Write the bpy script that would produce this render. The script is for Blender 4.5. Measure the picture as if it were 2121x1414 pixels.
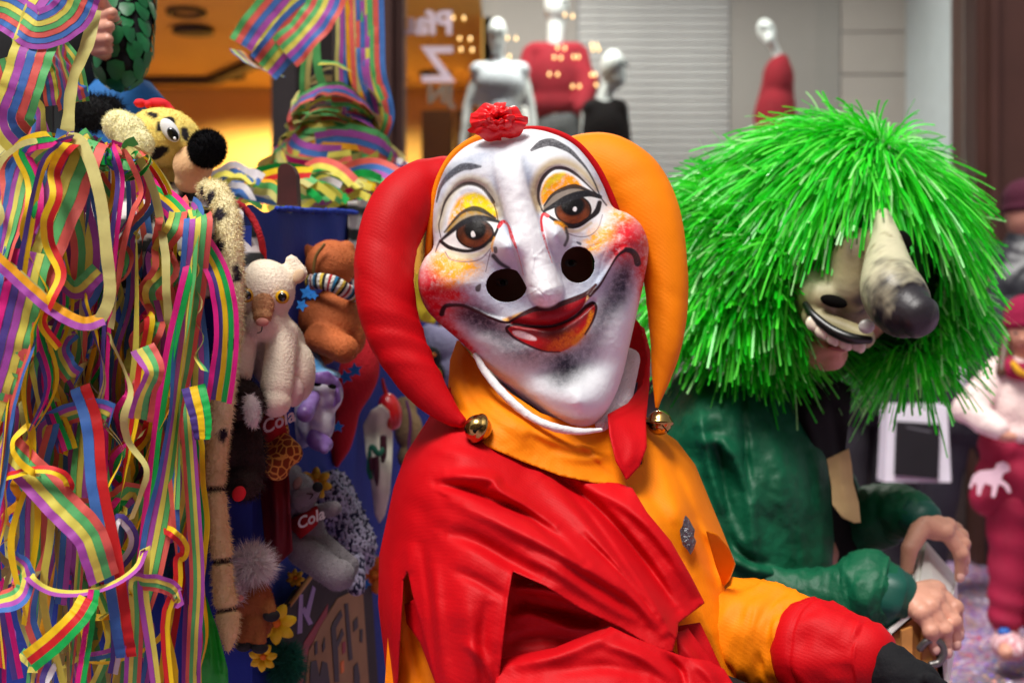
import bpy, bmesh, math, random
import numpy as np
from mathutils import Vector, Matrix, noise as mnoise

# ---------------------------------------------------------------- camera, world, sun, exposure
SC = bpy.context.scene
for _o in list(bpy.data.objects): bpy.data.objects.remove(_o)
H = 1.05                       # camera height (m)
F = 50.0 / 36.0 * 2121.0       # focal length in photo pixels
cam = bpy.data.cameras.new('camera'); cam.lens = 50; cam.sensor_width = 36
cam.clip_start = 0.05; cam.clip_end = 500
cam.dof.use_dof = True; cam.dof.focus_distance = 2.02; cam.dof.aperture_fstop = 3.6
cam_o = bpy.data.objects.new('camera', cam); SC.collection.objects.link(cam_o)
cam_o.location = (0, 0, H); cam_o.rotation_euler = (math.radians(90), 0, 0)
SC.camera = cam_o

SUN_EL, SUN_AZ = 63.0, -152.0        # azimuth measured clockwise from +Y (view direction)
world = bpy.data.worlds.new('World'); SC.world = world; world.use_nodes = True
wn = world.node_tree; bg = wn.nodes['Background']
sky = wn.nodes.new('ShaderNodeTexSky'); sky.sky_type = 'NISHITA'; sky.sun_disc = False
sky.sun_elevation = math.radians(SUN_EL); sky.sun_rotation = math.radians(SUN_AZ)
sky.air_density = 1.0; sky.dust_density = 4.0; sky.ozone_density = 1.0
hsv = wn.nodes.new('ShaderNodeHueSaturation'); hsv.inputs['Saturation'].default_value = 0.30
wn.links.new(sky.outputs[0], hsv.inputs['Color']); wn.links.new(hsv.outputs[0], bg.inputs['Color'])
bg.inputs['Strength'].default_value = 0.075
sl = bpy.data.lights.new('sun', 'SUN'); sl.energy = 2.6; sl.angle = math.radians(22); sl.color = (1.0, 0.965, 0.92)
so = bpy.data.objects.new('sun', sl); SC.collection.objects.link(so)
_az, _el = math.radians(SUN_AZ), math.radians(SUN_EL)
_dir = Vector((math.sin(_az) * math.cos(_el), math.cos(_az) * math.cos(_el), math.sin(_el)))
so.rotation_euler = _dir.to_track_quat('Z', 'Y').to_euler(); so.location = (-3, -4, 8)
SC.view_settings.view_transform = 'Standard'; SC.view_settings.look = 'None'
SC.view_settings.exposure = 0.66; SC.view_settings.gamma = 1.0
SC.cycles.use_denoising = True; SC.cycles.max_bounces = 7; SC.cycles.transparent_max_bounces = 12
SC.cycles.caustics_reflective = False; SC.cycles.caustics_refractive = False

# ---------------------------------------------------------------- helpers
COL = SC.collection
RNG = random.Random(11); NR = np.random.default_rng(5)
ORG = {}                                   # object name -> world origin of its root

def P(px, py, d):
    return Vector(((px - 1060.5) / F * d, d, H - (py - 707.0) / F * d))
def PA(px, py, d):
    px, py, d = np.broadcast_arrays(np.asarray(px, float), np.asarray(py, float), np.asarray(d, float))
    return np.stack([(px - 1060.5) / F * d, d, H - (py - 707.0) / F * d], -1)
def wall_d(px):                            # depth of the wagon's long side under an image column
    return 0.8515 / (0.19 - (px - 1060.5) / F)
def lin(c):
    if isinstance(c, str):
        c = c.lstrip('#'); c = [int(c[i:i + 2], 16) for i in (0, 2, 4)]
    c = [v / 255.0 for v in c[:3]]
    return tuple(v / 12.92 if v <= 0.04045 else ((v + 0.055) / 1.055) ** 2.4 for v in c)

MATS = {}
def mat(name, col=(128, 128, 128), rough=0.6, var=0.12, vscale=14.0, bump=0.0, bscale=120.0, metal=0.0,
        sheen=0.0, coat=0.0, spec=0.5, vcol=False, transl=0.0, back=None, emit=0.0, col2=None, twill=0.0):
    """procedural surface: base colour broken up by noise, fine noise relief"""
    if name in MATS: return MATS[name]
    m = bpy.data.materials.new(name); m.use_nodes = True; nt = m.node_tree; N = nt.nodes; L = nt.links
    b = N['Principled BSDF']; out = N['Material Output']
    c = lin(col)
    tc = N.new('ShaderNodeTexCoord')
    nz = N.new('ShaderNodeTexNoise'); nz.inputs['Scale'].default_value = vscale; nz.inputs['Detail'].default_value = 5
    L.new(tc.outputs['Object'], nz.inputs['Vector'])
    rp = N.new('ShaderNodeValToRGB')
    c2 = lin(col2) if col2 else tuple(min(1, v * (1 + var)) for v in c)
    rp.color_ramp.elements[0].position = 0.3; rp.color_ramp.elements[1].position = 0.7
    rp.color_ramp.elements[0].color = (*[v * (1 - var) for v in c], 1)
    rp.color_ramp.elements[1].color = (*c2, 1)
    L.new(nz.outputs['Fac'], rp.inputs['Fac'])
    src = rp.outputs['Color']
    if vcol:
        at = N.new('ShaderNodeAttribute'); at.attribute_name = 'Col'
        mx = N.new('ShaderNodeMix'); mx.data_type = 'RGBA'; mx.blend_type = 'MULTIPLY'; mx.inputs['Factor'].default_value = 1.0
        rp.color_ramp.elements[0].color = (1 - var, 1 - var, 1 - var, 1); rp.color_ramp.elements[1].color = (1, 1, 1, 1)
        L.new(at.outputs['Color'], mx.inputs['A']); L.new(src, mx.inputs['B']); src = mx.outputs['Result']
    if back is not None:
        ge = N.new('ShaderNodeNewGeometry'); mx = N.new('ShaderNodeMix'); mx.data_type = 'RGBA'
        L.new(ge.outputs['Backfacing'], mx.inputs['Factor']); L.new(src, mx.inputs['A'])
        mx.inputs['B'].default_value = (*lin(back), 1); src = mx.outputs['Result']
    L.new(src, b.inputs['Base Color'])
    b.inputs['Roughness'].default_value = rough; b.inputs['Metallic'].default_value = metal
    b.inputs['Specular IOR Level'].default_value = spec
    if sheen:
        b.inputs['Sheen Weight'].default_value = sheen; b.inputs['Sheen Roughness'].default_value = 0.45
        L.new(src, b.inputs['Sheen Tint'])
    if coat:
        b.inputs['Coat Weight'].default_value = coat; b.inputs['Coat Roughness'].default_value = 0.12
    if emit:
        L.new(src, b.inputs['Emission Color']); b.inputs['Emission Strength'].default_value = emit
    if bump:
        n2 = N.new('ShaderNodeTexNoise'); n2.inputs['Scale'].default_value = bscale; n2.inputs['Detail'].default_value = 4
        L.new(tc.outputs['Object'], n2.inputs['Vector'])
        bp = N.new('ShaderNodeBump'); bp.inputs['Strength'].default_value = bump; bp.inputs['Distance'].default_value = 0.01
        hsrc = n2.outputs['Fac']
        if twill:
            wv = N.new('ShaderNodeTexWave'); wv.bands_direction = 'DIAGONAL'; wv.inputs['Scale'].default_value = 80; wv.inputs['Distortion'].default_value = 0.6; wv.inputs['Detail Scale'].default_value = 0.3
            L.new(tc.outputs['Object'], wv.inputs['Vector'])
            ad = N.new('ShaderNodeMath'); ad.operation = 'MULTIPLY_ADD'; ad.inputs[1].default_value = twill
            L.new(wv.outputs['Fac'], ad.inputs[0]); L.new(hsrc, ad.inputs[2]); hsrc = ad.outputs[0]
        L.new(hsrc, bp.inputs['Height']); L.new(bp.outputs['Normal'], b.inputs['Normal'])
    if transl:
        tr = N.new('ShaderNodeBsdfTranslucent'); L.new(src, tr.inputs['Color'])
        ms = N.new('ShaderNodeMixShader'); ms.inputs[0].default_value = transl
        L.new(b.outputs[0], ms.inputs[1]); L.new(tr.outputs[0], ms.inputs[2]); L.new(ms.outputs[0], out.inputs['Surface'])
    MATS[name] = m
    return m

def tag(o, label=None, cat=None, group=None, kind=None):
    if label: o['label'] = label
    if cat: o['category'] = cat
    if group: o['group'] = group
    if kind: o['kind'] = kind
    return o
def thing(name, loc, label, cat, group=None):
    o = bpy.data.objects.new(name, None); COL.objects.link(o); o.location = loc; o.empty_display_size = 0.05
    ORG[o.name] = Vector(loc)
    return tag(o, label, cat, group)
def link(name, me, m, parent=None, smooth=True, org=None):
    """me holds world coordinates; shift them to the root's origin"""
    if parent is not None: og = ORG[parent.name]
    elif org is not None: og = Vector(org)
    else:
        n = len(me.vertices); co = np.empty(n * 3); me.vertices.foreach_get('co', co); co = co.reshape(-1, 3)
        og = Vector(((co[:, 0].min() + co[:, 0].max()) / 2, (co[:, 1].min() + co[:, 1].max()) / 2, co[:, 2].min()))
    me.transform(Matrix.Translation(-og))
    if m is not None and len(me.materials) == 0: me.materials.append(m)
    if smooth: me.polygons.foreach_set('use_smooth', [True] * len(me.polygons))
    o = bpy.data.objects.new(name, me); COL.objects.link(o); ORG[o.name] = og
    if parent is not None: o.parent = parent
    else: o.location = og
    return o
def mesh(name, verts, faces, m, parent=None, smooth=True, col=None, org=None):
    me = bpy.data.meshes.new(name)
    me.from_pydata([tuple(v) for v in verts], [], [tuple(f) for f in faces]); me.update()
    if col is not None: setcol(me, col)
    return link(name, me, m, parent, smooth, org)
def setcol(me, col):
    a = me.color_attributes.new('Col', 'FLOAT_COLOR', 'POINT')
    c = np.ones((len(me.vertices), 4), np.float32); c[:, :3] = col
    a.data.foreach_set('color', c.ravel())

def catmull(pts, n, closed=False):
    p = np.asarray(pts, float)
    if len(p) == 2 and not closed:
        t = np.linspace(0, 1, n)[:, None]; return p[0] * (1 - t) + p[1] * t
    if closed: q = np.vstack([p[-1], p, p[0], p[1]]); segs = len(p)
    else: q = np.vstack([2 * p[0] - p[1], p, 2 * p[-1] - p[-2]]); segs = len(p) - 1
    t = np.linspace(0, segs, n, endpoint=not closed); i = np.minimum(t.astype(int), segs - 1); f = (t - i)[:, None]
    a, b, c, d = q[i], q[i + 1], q[i + 2], q[i + 3]
    return 0.5 * (2 * b + (c - a) * f + (2 * a - 5 * b + 4 * c - d) * f ** 2 + (3 * b - a - 3 * c + d) * f ** 3)

def seg_dist(X, Y, poly):
    """distance, parameter 0..1 along the polyline and side of every point"""
    poly = np.asarray(poly, float); best = np.full(X.shape, 1e18); tt = np.zeros(X.shape); sd = np.ones(X.shape)
    n = len(poly) - 1
    for k in range(n):
        ax, ay = poly[k][:2]; bx, by = poly[k + 1][:2]; dx, dy = bx - ax, by - ay
        l2 = dx * dx + dy * dy + 1e-9
        t = np.clip(((X - ax) * dx + (Y - ay) * dy) / l2, 0, 1)
        q = (X - ax - t * dx) ** 2 + (Y - ay - t * dy) ** 2
        w = q < best
        best = np.where(w, q, best); tt = np.where(w, (k + t) / n, tt)
        sd = np.where(w, np.sign(dx * (Y - ay) - dy * (X - ax) + 1e-12), sd)
    return np.sqrt(best), tt, sd
def inside(X, Y, poly):
    r = np.zeros(X.shape, bool); n = len(poly); j = n - 1
    for i in range(n):
        xi, yi = poly[i][:2]; xj, yj = poly[j][:2]
        if yi != yj:
            c = ((yi > Y) != (yj > Y)) & (X < (xj - xi) * (Y - yi) / (yj - yi) + xi); r ^= c
        j = i
    return r
def vnoise(X, Y, scale, seed=0.0):
    out = np.empty(X.shape).ravel(); xr = X.ravel() / scale; yr = Y.ravel() / scale
    for i in range(out.size): out[i] = mnoise.noise((xr[i], yr[i], seed))
    return out.reshape(X.shape)
def tps(ctrl):
    c = np.asarray(ctrl, float); p = c[:, :2] / 500.0; n = len(c)
    def U(r2): return 0.5 * r2 * np.log(r2 + 1e-12)
    d2 = ((p[:, None] - p[None]) ** 2).sum(-1)
    A = np.zeros((n + 3, n + 3)); A[:n, :n] = U(d2) + np.eye(n) * 1e-3; A[:n, n] = 1; A[:n, n + 1:] = p; A[n, :n] = 1; A[n + 1:, :n] = p.T
    w = np.linalg.solve(A, np.concatenate([c[:, 2], np.zeros(3)]))
    def f(X, Y):
        x, y = X / 500.0, Y / 500.0; o = w[n] + w[n + 1] * x + w[n + 2] * y
        for k in range(n): o = o + w[k] * U((x - p[k, 0]) ** 2 + (y - p[k, 1]) ** 2)
        return o
    return f

FOLD = [1.0]
def relief(name, poly, ctrl, m, parent, step=5, folds=(), rims=(), nz=(), thick=0.0, paint=None, smooth_poly=0, org=None, back=0.0):
    """a sheet of cloth or paper: outline, depth field through control points, folds, turned-back rims"""
    poly = np.asarray(poly, float)
    if smooth_poly: poly = catmull(poly, smooth_poly, True)
    x0, y0 = poly.min(0); x1, y1 = poly.max(0)
    nx = int((x1 - x0) / step) + 3; ny = int((y1 - y0) / step) + 3
    gx = x0 - step + np.arange(nx) * step; gy = y0 - step + np.arange(ny) * step
    X, Y = np.meshgrid(gx, gy)
    cx = (X[:-1, :-1] + X[1:, 1:]) / 2; cy = (Y[:-1, :-1] + Y[1:, 1:]) / 2
    keep = inside(cx, cy, poly)
    idx = np.arange(nx * ny).reshape(ny, nx)
    quads = np.stack([idx[:-1, :-1][keep], idx[1:, :-1][keep], idx[1:, 1:][keep], idx[:-1, 1:][keep]], -1)
    cnt = np.zeros(nx * ny, int); np.add.at(cnt, quads.ravel(), 1)
    used = np.where(cnt > 0)[0]; remap = -np.ones(nx * ny, int); remap[used] = np.arange(len(used))
    vx = X.ravel()[used].copy(); vy = Y.ravel()[used].copy(); bd = cnt[used] < 4
    pc = np.vstack([poly, poly[:1]]); bxs, bys = vx[bd], vy[bd]
    best = np.full(bxs.shape, 1e18); nxp = bxs.copy(); nyp = bys.copy()
    for k in range(len(pc) - 1):
        a, b = pc[k], pc[k + 1]; dd = b - a; l2 = (dd ** 2).sum() + 1e-9
        t = np.clip(((bxs - a[0]) * dd[0] + (bys - a[1]) * dd[1]) / l2, 0, 1)
        qx, qy = a[0] + t * dd[0], a[1] + t * dd[1]; q = (bxs - qx) ** 2 + (bys - qy) ** 2; w = q < best
        best = np.where(w, q, best); nxp = np.where(w, qx, nxp); nyp = np.where(w, qy, nyp)
    vx[bd] = nxp; vy[bd] = nyp
    d = tps(ctrl)(vx, vy); h = np.zeros(vx.shape)
    for f in folds:
        pts, wl, wr, hh = f[:4]; taper = f[4] if len(f) > 4 else 0.5
        pl = catmull(pts, max(8, 6 * len(pts))); e, t, s = seg_dist(vx, vy, pl)
        w = np.where(s > 0, wr, wl); ta = np.clip(np.sin(np.pi * np.clip(t, 0.02, 0.98)), 0, 1) ** taper
        h += FOLD[0] * hh * np.exp(-(e / w) ** 2) * ta
    for amp, sc_ in nz: h += amp * vnoise(vx, vy, sc_, 3.1 + sc_)
    d = d - h * d / F
    for pts, R, A in rims:
        e, t, s = seg_dist(vx, vy, catmull(pts, 6 * len(pts))); q = np.clip(e / R, 0, 1)
        d = d + A * (1 - np.sqrt(np.clip(1 - (1 - q) ** 2, 0, 1)))
    V = PA(vx, vy, d); fc = remap[quads]
    col = paint(vx, vy) if paint else None
    if thick:
        n = len(V); V2 = PA(vx, vy, d + thick); V = np.vstack([V, V2])
        ed = {}
        for q in fc:
            for a, b in ((q[0], q[1]), (q[1], q[2]), (q[2], q[3]), (q[3], q[0])): ed[(a, b)] = 1
        side = [(b, a, a + n, b + n) for (a, b) in ed if (b, a) not in ed]
        fc = np.vstack([fc, fc[:, ::-1] + n, np.array(side, int)])
        if col is not None: col = np.vstack([col, col])
    return mesh(name, V, fc.tolist(), m, parent, True, col, org)

def tube(name, ctrl, m, parent=None, n=48, seg=20, disp=None, cap=True, paint=None, flat=1.0, world=False, org=None):
    """swept tube: control points (px, py, d, radius px) or world (x, y, z, r)"""
    c = catmull(ctrl, n)
    if world: pts = c[:, :3]; rad = c[:, 3]
    else: pts = PA(c[:, 0], c[:, 1], c[:, 2]); rad = np.maximum(c[:, 3], 0.3) * c[:, 2] / F
    T = np.gradient(pts, axis=0); T /= np.linalg.norm(T, axis=1)[:, None] + 1e-12
    nv = np.array([0, -1.0, 0.0]); N0 = nv - T[0] * (nv @ T[0])
    if np.linalg.norm(N0) < 0.1: nv = np.array([0, 0, 1.0]); N0 = nv - T[0] * (nv @ T[0])
    fr = []
    for k in range(n):
        N0 = N0 - T[k] * (N0 @ T[k]); N0 /= np.linalg.norm(N0); fr.append((N0.copy(), np.cross(T[k], N0)))
    V, UV = [], []
    ks = list(range(n)); extra0, extra1 = [], []
    if cap:
        for a in (0.0, 0.45, 0.8): extra0.append((0, -math.cos(a * math.pi / 2), math.sin(a * math.pi / 2) + 0.02))
        for a in (0.8, 0.45, 0.0): extra1.append((n - 1, math.cos(a * math.pi / 2), math.sin(a * math.pi / 2) + 0.02))
    rows = extra0 + [(k, 0, 1) for k in ks] + extra1
    for (k, off, sc_) in rows:
        for j in range(seg):
            a = 2 * math.pi * j / seg; r = rad[k] * sc_
            if disp is not None and sc_ == 1: r *= 1 + disp(k / (n - 1), a)
            V.append(pts[k] + T[k] * off * rad[k] * 0.8 + (fr[k][0] * math.cos(a) * flat + fr[k][1] * math.sin(a)) * r); UV.append((k / (n - 1), a))
    Fc = []
    for k in range(len(rows) - 1):
        for j in range(seg):
            j2 = (j + 1) % seg; Fc.append((k * seg + j, k * seg + j2, (k + 1) * seg + j2, (k + 1) * seg + j))
    if cap: Fc.append(tuple(range(seg))[::-1]); q = (len(rows) - 1) * seg; Fc.append(tuple(range(q, q + seg)))
    col = paint(np.array(UV), np.array(V)) if paint else None
    return mesh(name, V, Fc, m, parent, True, col, org)

def E(px, py, d, rx, ry=None, rz=None, roll=0.0):
    ry = ry or rx; rz = rz or min(rx, ry); s = d / F
    return ('e', P(px, py, d), (rx * s, rz * s, ry * s), roll)
def C(p0, p1, r0, r1=None):
    r1 = r0 if r1 is None else r1
    return ('c', P(*p0), P(*p1), r0 * p0[2] / F, r1 * p1[2] / F)
def EW(c, r, roll=0.0): return ('e', Vector(c), tuple(r), roll)
def CW(a, b, r0, r1=None): return ('c', Vector(a), Vector(b), r0, r0 if r1 is None else r1)
def blob(name, shapes, m, parent=None, vox=0.004, smooth=4, paint=None, org=None, disp=None):
    """one continuous skin round ellipsoids and tapered capsules"""
    bm = bmesh.new()
    for s in shapes:
        if s[0] == 'e':
            M = Matrix.Translation(s[1]) @ Matrix.Rotation(math.radians(s[3]), 4, 'Y') @ Matrix.Diagonal((*s[2], 1))
            bmesh.ops.create_icosphere(bm, subdivisions=3, radius=1.0, matrix=M)
        else:
            a, b, r0, r1 = s[1:]; n = max(2, int((b - a).length / (min(r0, r1) * 0.45 + 1e-6)) + 1)
            n = min(n, 40)
            for k in range(n):
                t = k / (n - 1)
                bmesh.ops.create_icosphere(bm, subdivisions=2, radius=r0 + (r1 - r0) * t, matrix=Matrix.Translation(a.lerp(b, t)))
    me = bpy.data.meshes.new('t'); bm.to_mesh(me); bm.free()
    o = bpy.data.objects.new('t', me); COL.objects.link(o)
    rm = o.modifiers.new('r', 'REMESH'); rm.mode = 'VOXEL'; rm.voxel_size = vox
    if smooth: sm = o.modifiers.new('s', 'SMOOTH'); sm.factor = 0.5; sm.iterations = smooth
    dg = bpy.context.evaluated_depsgraph_get(); ev = o.evaluated_get(dg)
    m2 = bpy.data.meshes.new_from_object(ev, preserve_all_data_layers=False, depsgraph=dg)
    bpy.data.objects.remove(o); bpy.data.meshes.remove(me); m2.name = name; m2.materials.clear()
    if disp or paint:
        n = len(m2.vertices); co = np.empty(n * 3); m2.vertices.foreach_get('co', co); co = co.reshape(-1, 3)
        if disp:
            no = np.empty(n * 3); m2.vertices.foreach_get('normal', no); no = no.reshape(-1, 3)
            co = co + no * disp(co)[:, None]; m2.vertices.foreach_set('co', co.ravel()); m2.update()
        if paint: setcol(m2, paint(co))
    return link(name, m2, m, parent, True, org)
def n3(co, sc_, seed=0.0):
    return np.array([mnoise.noise((c[0] * sc_ + seed, c[1] * sc_, c[2] * sc_)) for c in co])
def topx(co):
    return 1060.5 + co[:, 0] / co[:, 1] * F, 707.0 - (co[:, 2] - H) / co[:, 1] * F

def fur(src, m, n, length, width, parent, droop=0.3, name='fur', seed=1, jitter=0.5):
    """short strands all over a mesh, one part"""
    me = src.data; rg = np.random.default_rng(seed)
    og = np.array(ORG[src.name]); me.calc_loop_triangles()
    nv = len(me.vertices); co = np.empty(nv * 3); me.vertices.foreach_get('co', co); co = co.reshape(-1, 3) + og
    no = np.empty(nv * 3); me.vertices.foreach_get('normal', no); no = no.reshape(-1, 3)
    tri = np.empty(len(me.loop_triangles) * 3, np.int32); me.loop_triangles.foreach_get('vertices', tri); tri = tri.reshape(-1, 3)
    ar = np.linalg.norm(np.cross(co[tri[:, 1]] - co[tri[:, 0]], co[tri[:, 2]] - co[tri[:, 0]]), axis=1)
    pk = rg.choice(len(tri), n, p=ar / ar.sum()); u = rg.random((n, 2)); fl = u.sum(1) > 1; u[fl] = 1 - u[fl]
    a, b, c = tri[pk].T; w0 = (1 - u.sum(1))[:, None]; w1, w2 = u[:, :1], u[:, 1:]
    p = co[a] * w0 + co[b] * w1 + co[c] * w2; nn = no[a] * w0 + no[b] * w1 + no[c] * w2
    cl = None
    if 'Col' in me.color_attributes:
        q = np.empty(nv * 4, np.float32); me.color_attributes['Col'].data.foreach_get('color', q); q = q.reshape(-1, 4)[:, :3]; cl = q[a]
    dr = nn + rg.normal(0, jitter, (n, 3)); dr[:, 2] -= droop; dr /= np.linalg.norm(dr, axis=1)[:, None]
    sd = np.cross(dr, rg.normal(0, 1, (n, 3))); sd /= np.linalg.norm(sd, axis=1)[:, None] + 1e-9
    L_ = length * (0.6 + 0.8 * rg.random((n, 1)))
    V = np.stack([p - sd * width / 2, p + sd * width / 2, p + dr * L_], 1).reshape(-1, 3)
    Fc = np.arange(3 * n).reshape(-1, 3)
    o = mesh(name, V, Fc.tolist(), m, parent, True, np.repeat(cl, 3, 0) if cl is not None else None)
    o['kind'] = 'stuff'
    return o

def box(name, lo, hi, m, parent=None, bev=0.004, rotz=0.0, org=None, smooth=False):
    bm = bmesh.new(); lo = Vector(lo); hi = Vector(hi); c = (lo + hi) / 2; s = hi - lo
    bmesh.ops.create_cube(bm, size=1.0, matrix=Matrix.Translation(c) @ Matrix.Rotation(rotz, 4, 'Z') @ Matrix.Diagonal((*s, 1)))
    if bev: bmesh.ops.bevel(bm, geom=list(bm.edges), offset=min(bev, min(s) * 0.4), segments=2, affect='EDGES')
    me = bpy.data.meshes.new(name); bm.to_mesh(me); bm.free()
    return link(name, me, m, parent, smooth, org)
def plate(name, pts, off, m, parent=None, org=None):
    """extruded polygon: world points of one face, and the vector of its thickness"""
    n = len(pts); off = Vector(off); V = [Vector(p) for p in pts] + [Vector(p) + off for p in pts]
    Fc = [tuple(range(n)), tuple(range(2 * n - 1, n - 1, -1))] + [(i, i + n, (i + 1) % n + n, (i + 1) % n) for i in range(n)]
    bm = bmesh.new(); vs = [bm.verts.new(v) for v in V]
    for f in Fc: bm.faces.new([vs[i] for i in f])
    bmesh.ops.recalc_face_normals(bm, faces=list(bm.faces)); bmesh.ops.triangulate(bm, faces=[f for f in bm.faces if len(f.verts) > 4])
    me = bpy.data.meshes.new(name); bm.to_mesh(me); bm.free()
    return link(name, me, m, parent, False, org)
def text(name, body, size, origin, xdir, ydir, m, parent, shear=0.0, extrude=0.0006, bold=0.0):
    cu = bpy.data.curves.new(name, 'FONT'); cu.body = body; cu.size = size; cu.extrude = extrude; cu.shear = shear; cu.offset = bold
    cu.resolution_u = 3
    o = bpy.data.objects.new(name, cu); COL.objects.link(o); dg = bpy.context.evaluated_depsgraph_get()
    me = bpy.data.meshes.new_from_object(o.evaluated_get(dg)); bpy.data.objects.remove(o); bpy.data.curves.remove(cu)
    x = Vector(xdir).normalized(); y = Vector(ydir).normalized(); z = x.cross(y)
    M = Matrix(((x.x, y.x, z.x, origin[0]), (x.y, y.y, z.y, origin[1]), (x.z, y.z, z.z, origin[2]), (0, 0, 0, 1)))
    me.transform(M); me.materials.clear()
    return link(name, me, m, parent, False)
def lathe(name, prof, c, axis, m, parent=None, seg=40, org=None):
    """profile of (radius, height) turned about an axis through c"""
    axis = Vector(axis).normalized(); q = axis.to_track_quat('Z', 'Y'); V, Fc = [], []
    for r, h in prof:
        for j in range(seg):
            a = 2 * math.pi * j / seg; V.append(Vector(c) + q @ Vector((r * math.cos(a), r * math.sin(a), h)))
    for k in range(len(prof) - 1):
        for j in range(seg):
            j2 = (j + 1) % seg; Fc.append((k * seg + j, k * seg + j2, (k + 1) * seg + j2, (k + 1) * seg + j))
    return mesh(name, V, Fc, m, parent, True, None, org)
def ellipsoid(name, e, m, parent=None, sub=3, paint=None):
    bm = bmesh.new()
    M = Matrix.Translation(e[1]) @ Matrix.Rotation(math.radians(e[3]), 4, 'Y') @ Matrix.Diagonal((*e[2], 1))
    bmesh.ops.create_icosphere(bm, subdivisions=sub, radius=1.0, matrix=M)
    me = bpy.data.meshes.new(name); bm.to_mesh(me); bm.free()
    if paint:
        n = len(me.vertices); co = np.empty(n * 3); me.vertices.foreach_get('co', co); setcol(me, paint(co.reshape(-1, 3)))
    return link(name, me, m, parent, True)

def cloth_disp(seed, amp, along=5.0, around=1.5, fine=0.35):
    """ridged creases for sleeves"""
    def f(t, a):
        c, s = math.cos(a) * around, math.sin(a) * around
        w = mnoise.noise((t * 2.0 + seed, c * 0.8, s * 0.8)) * 0.9
        r1 = 1 - 2.2 * abs(mnoise.noise((t * along + w + seed, c + w, s)))
        r2 = 1 - 2.2 * abs(mnoise.noise((t * along * 2.3 + seed * 2, c * 1.8 + w, s * 1.8)))
        return amp * (0.75 * r1 + fine * r2 + 0.8 * mnoise.noise((t * 2 + seed, c * 0.7, s * 0.7)) - 0.3)
    return f
# ---------------------------------------------------------------- ground with confetti
def ground_mat():
    m = mat('asphalt_with_confetti', (92, 88, 92), rough=0.8, var=0.25, vscale=3.0, bump=0.3, bscale=60)
    nt = m.node_tree; N = nt.nodes; L = nt.links; b = N['Principled BSDF']
    src = b.inputs['Base Color'].links[0].from_socket
    tc = [n for n in N if n.type == 'TEX_COORD'][0]
    vo = N.new('ShaderNodeTexVoronoi'); vo.inputs['Scale'].default_value = 70
    L.new(tc.outputs['Object'], vo.inputs['Vector'])
    sp = N.new('ShaderNodeSeparateColor'); L.new(vo.outputs['Color'], sp.inputs[0])
    rp = N.new('ShaderNodeValToRGB'); rp.color_ramp.interpolation = 'CONSTANT'
    cols = [(150, 105, 190), (225, 205, 215), (190, 120, 170), (120, 90, 165), (215, 180, 150), (205, 95, 120), (175, 160, 205), (110, 115, 170)]
    el = rp.color_ramp.elements
    for i, c in enumerate(cols):
        e = el[i] if i < 2 else el.new(i / len(cols)); e.position = i / len(cols); e.color = (*lin(c), 1)
    L.new(sp.outputs[0], rp.inputs['Fac'])
    n2 = N.new('ShaderNodeTexNoise'); n2.inputs['Scale'].default_value = 1.6; n2.inputs['Detail'].default_value = 4
    L.new(tc.outputs['Object'], n2.inputs['Vector'])
    cr = N.new('ShaderNodeMapRange'); cr.inputs[1].default_value = 0.3; cr.inputs[2].default_value = 0.62
    L.new(n2.outputs['Fac'], cr.inputs[0])
    mx = N.new('ShaderNodeMix'); mx.data_type = 'RGBA'
    L.new(cr.outputs[0], mx.inputs['Factor']); L.new(src, mx.inputs['A']); L.new(rp.outputs['Color'], mx.inputs['B'])
    L.new(mx.outputs['Result'], b.inputs['Base Color'])
    return m
g = mesh('street_ground', [(-60, -40, 0), (60, -40, 0), (60, 80, 0), (-60, 80, 0)], [(0, 1, 2, 3)], ground_mat(), smooth=False)
tag(g, 'grey street littered with purple and pink paper confetti', None, None, 'structure')
# loose confetti lying on the street
n = 9000
cx = NR.uniform(0.4, 3.4, n); cy = NR.uniform(2.6, 6.6, n); r = NR.uniform(0.005, 0.009, n); an = NR.uniform(0, 6.28, n)
V, Fc, CC = [], [], []
pal = [lin(c) for c in [(165, 110, 210), (240, 225, 235), (205, 120, 180), (120, 90, 190), (235, 190, 120), (215, 80, 110), (190, 175, 225), (100, 130, 200), (245, 150, 90)]]
for i in range(n):
    t = NR.normal(0, 0.25, 2)
    for k in range(6):
        a = an[i] + k * math.pi / 3; dx, dy = r[i] * math.cos(a), r[i] * math.sin(a)
        V.append((cx[i] + dx, cy[i] + dy, 0.006 + abs(r[i] * 0.3) + dx * t[0] + dy * t[1]))
    Fc.append(tuple(range(6 * i, 6 * i + 6))); CC += [pal[int(NR.integers(len(pal)))]] * 6
cf = mesh('confetti', V, Fc, mat('confetti_paper', rough=0.7, var=0.1, vcol=True), smooth=False, col=np.array(CC))
tag(cf, 'purple, pink and white paper confetti strewn over the street', 'confetti', None, 'stuff')

# ---------------------------------------------------------------- the shop behind
brown = mat('brown_painted_metal', (72, 46, 38), rough=0.42, var=0.10, vscale=4, bump=0.05, bscale=30)
darkm = mat('dark_frame_metal', (40, 36, 36), rough=0.4)
greyw = mat('grey_display_wall', (150, 146, 142), rough=0.85, var=0.05, vscale=2)
beige = mat('beige_display_panel', (176, 168, 162), rough=0.85, var=0.05, vscale=2)
slatm = mat('grey_slat_metal', (172, 172, 172), rough=0.5, var=0.06, vscale=6)
palew = mat('pale_blue_reveal', (205, 216, 222), rough=0.7, var=0.04)
warmw = mat('warm_ochre_wall', (206, 164, 84), rough=0.8, var=0.08, vscale=1.5)
warmc = mat('warm_ochre_ceiling', (206, 166, 88), rough=0.85, var=0.06, vscale=1.2)
floorm = mat('shop_floor', (110, 80, 50), rough=0.4)
GY = 6.8
def gx(px, d=GY): return (px - 1060.5) / F * d
def gz(py, d=GY): return H - (py - 707.0) / F * d
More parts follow.
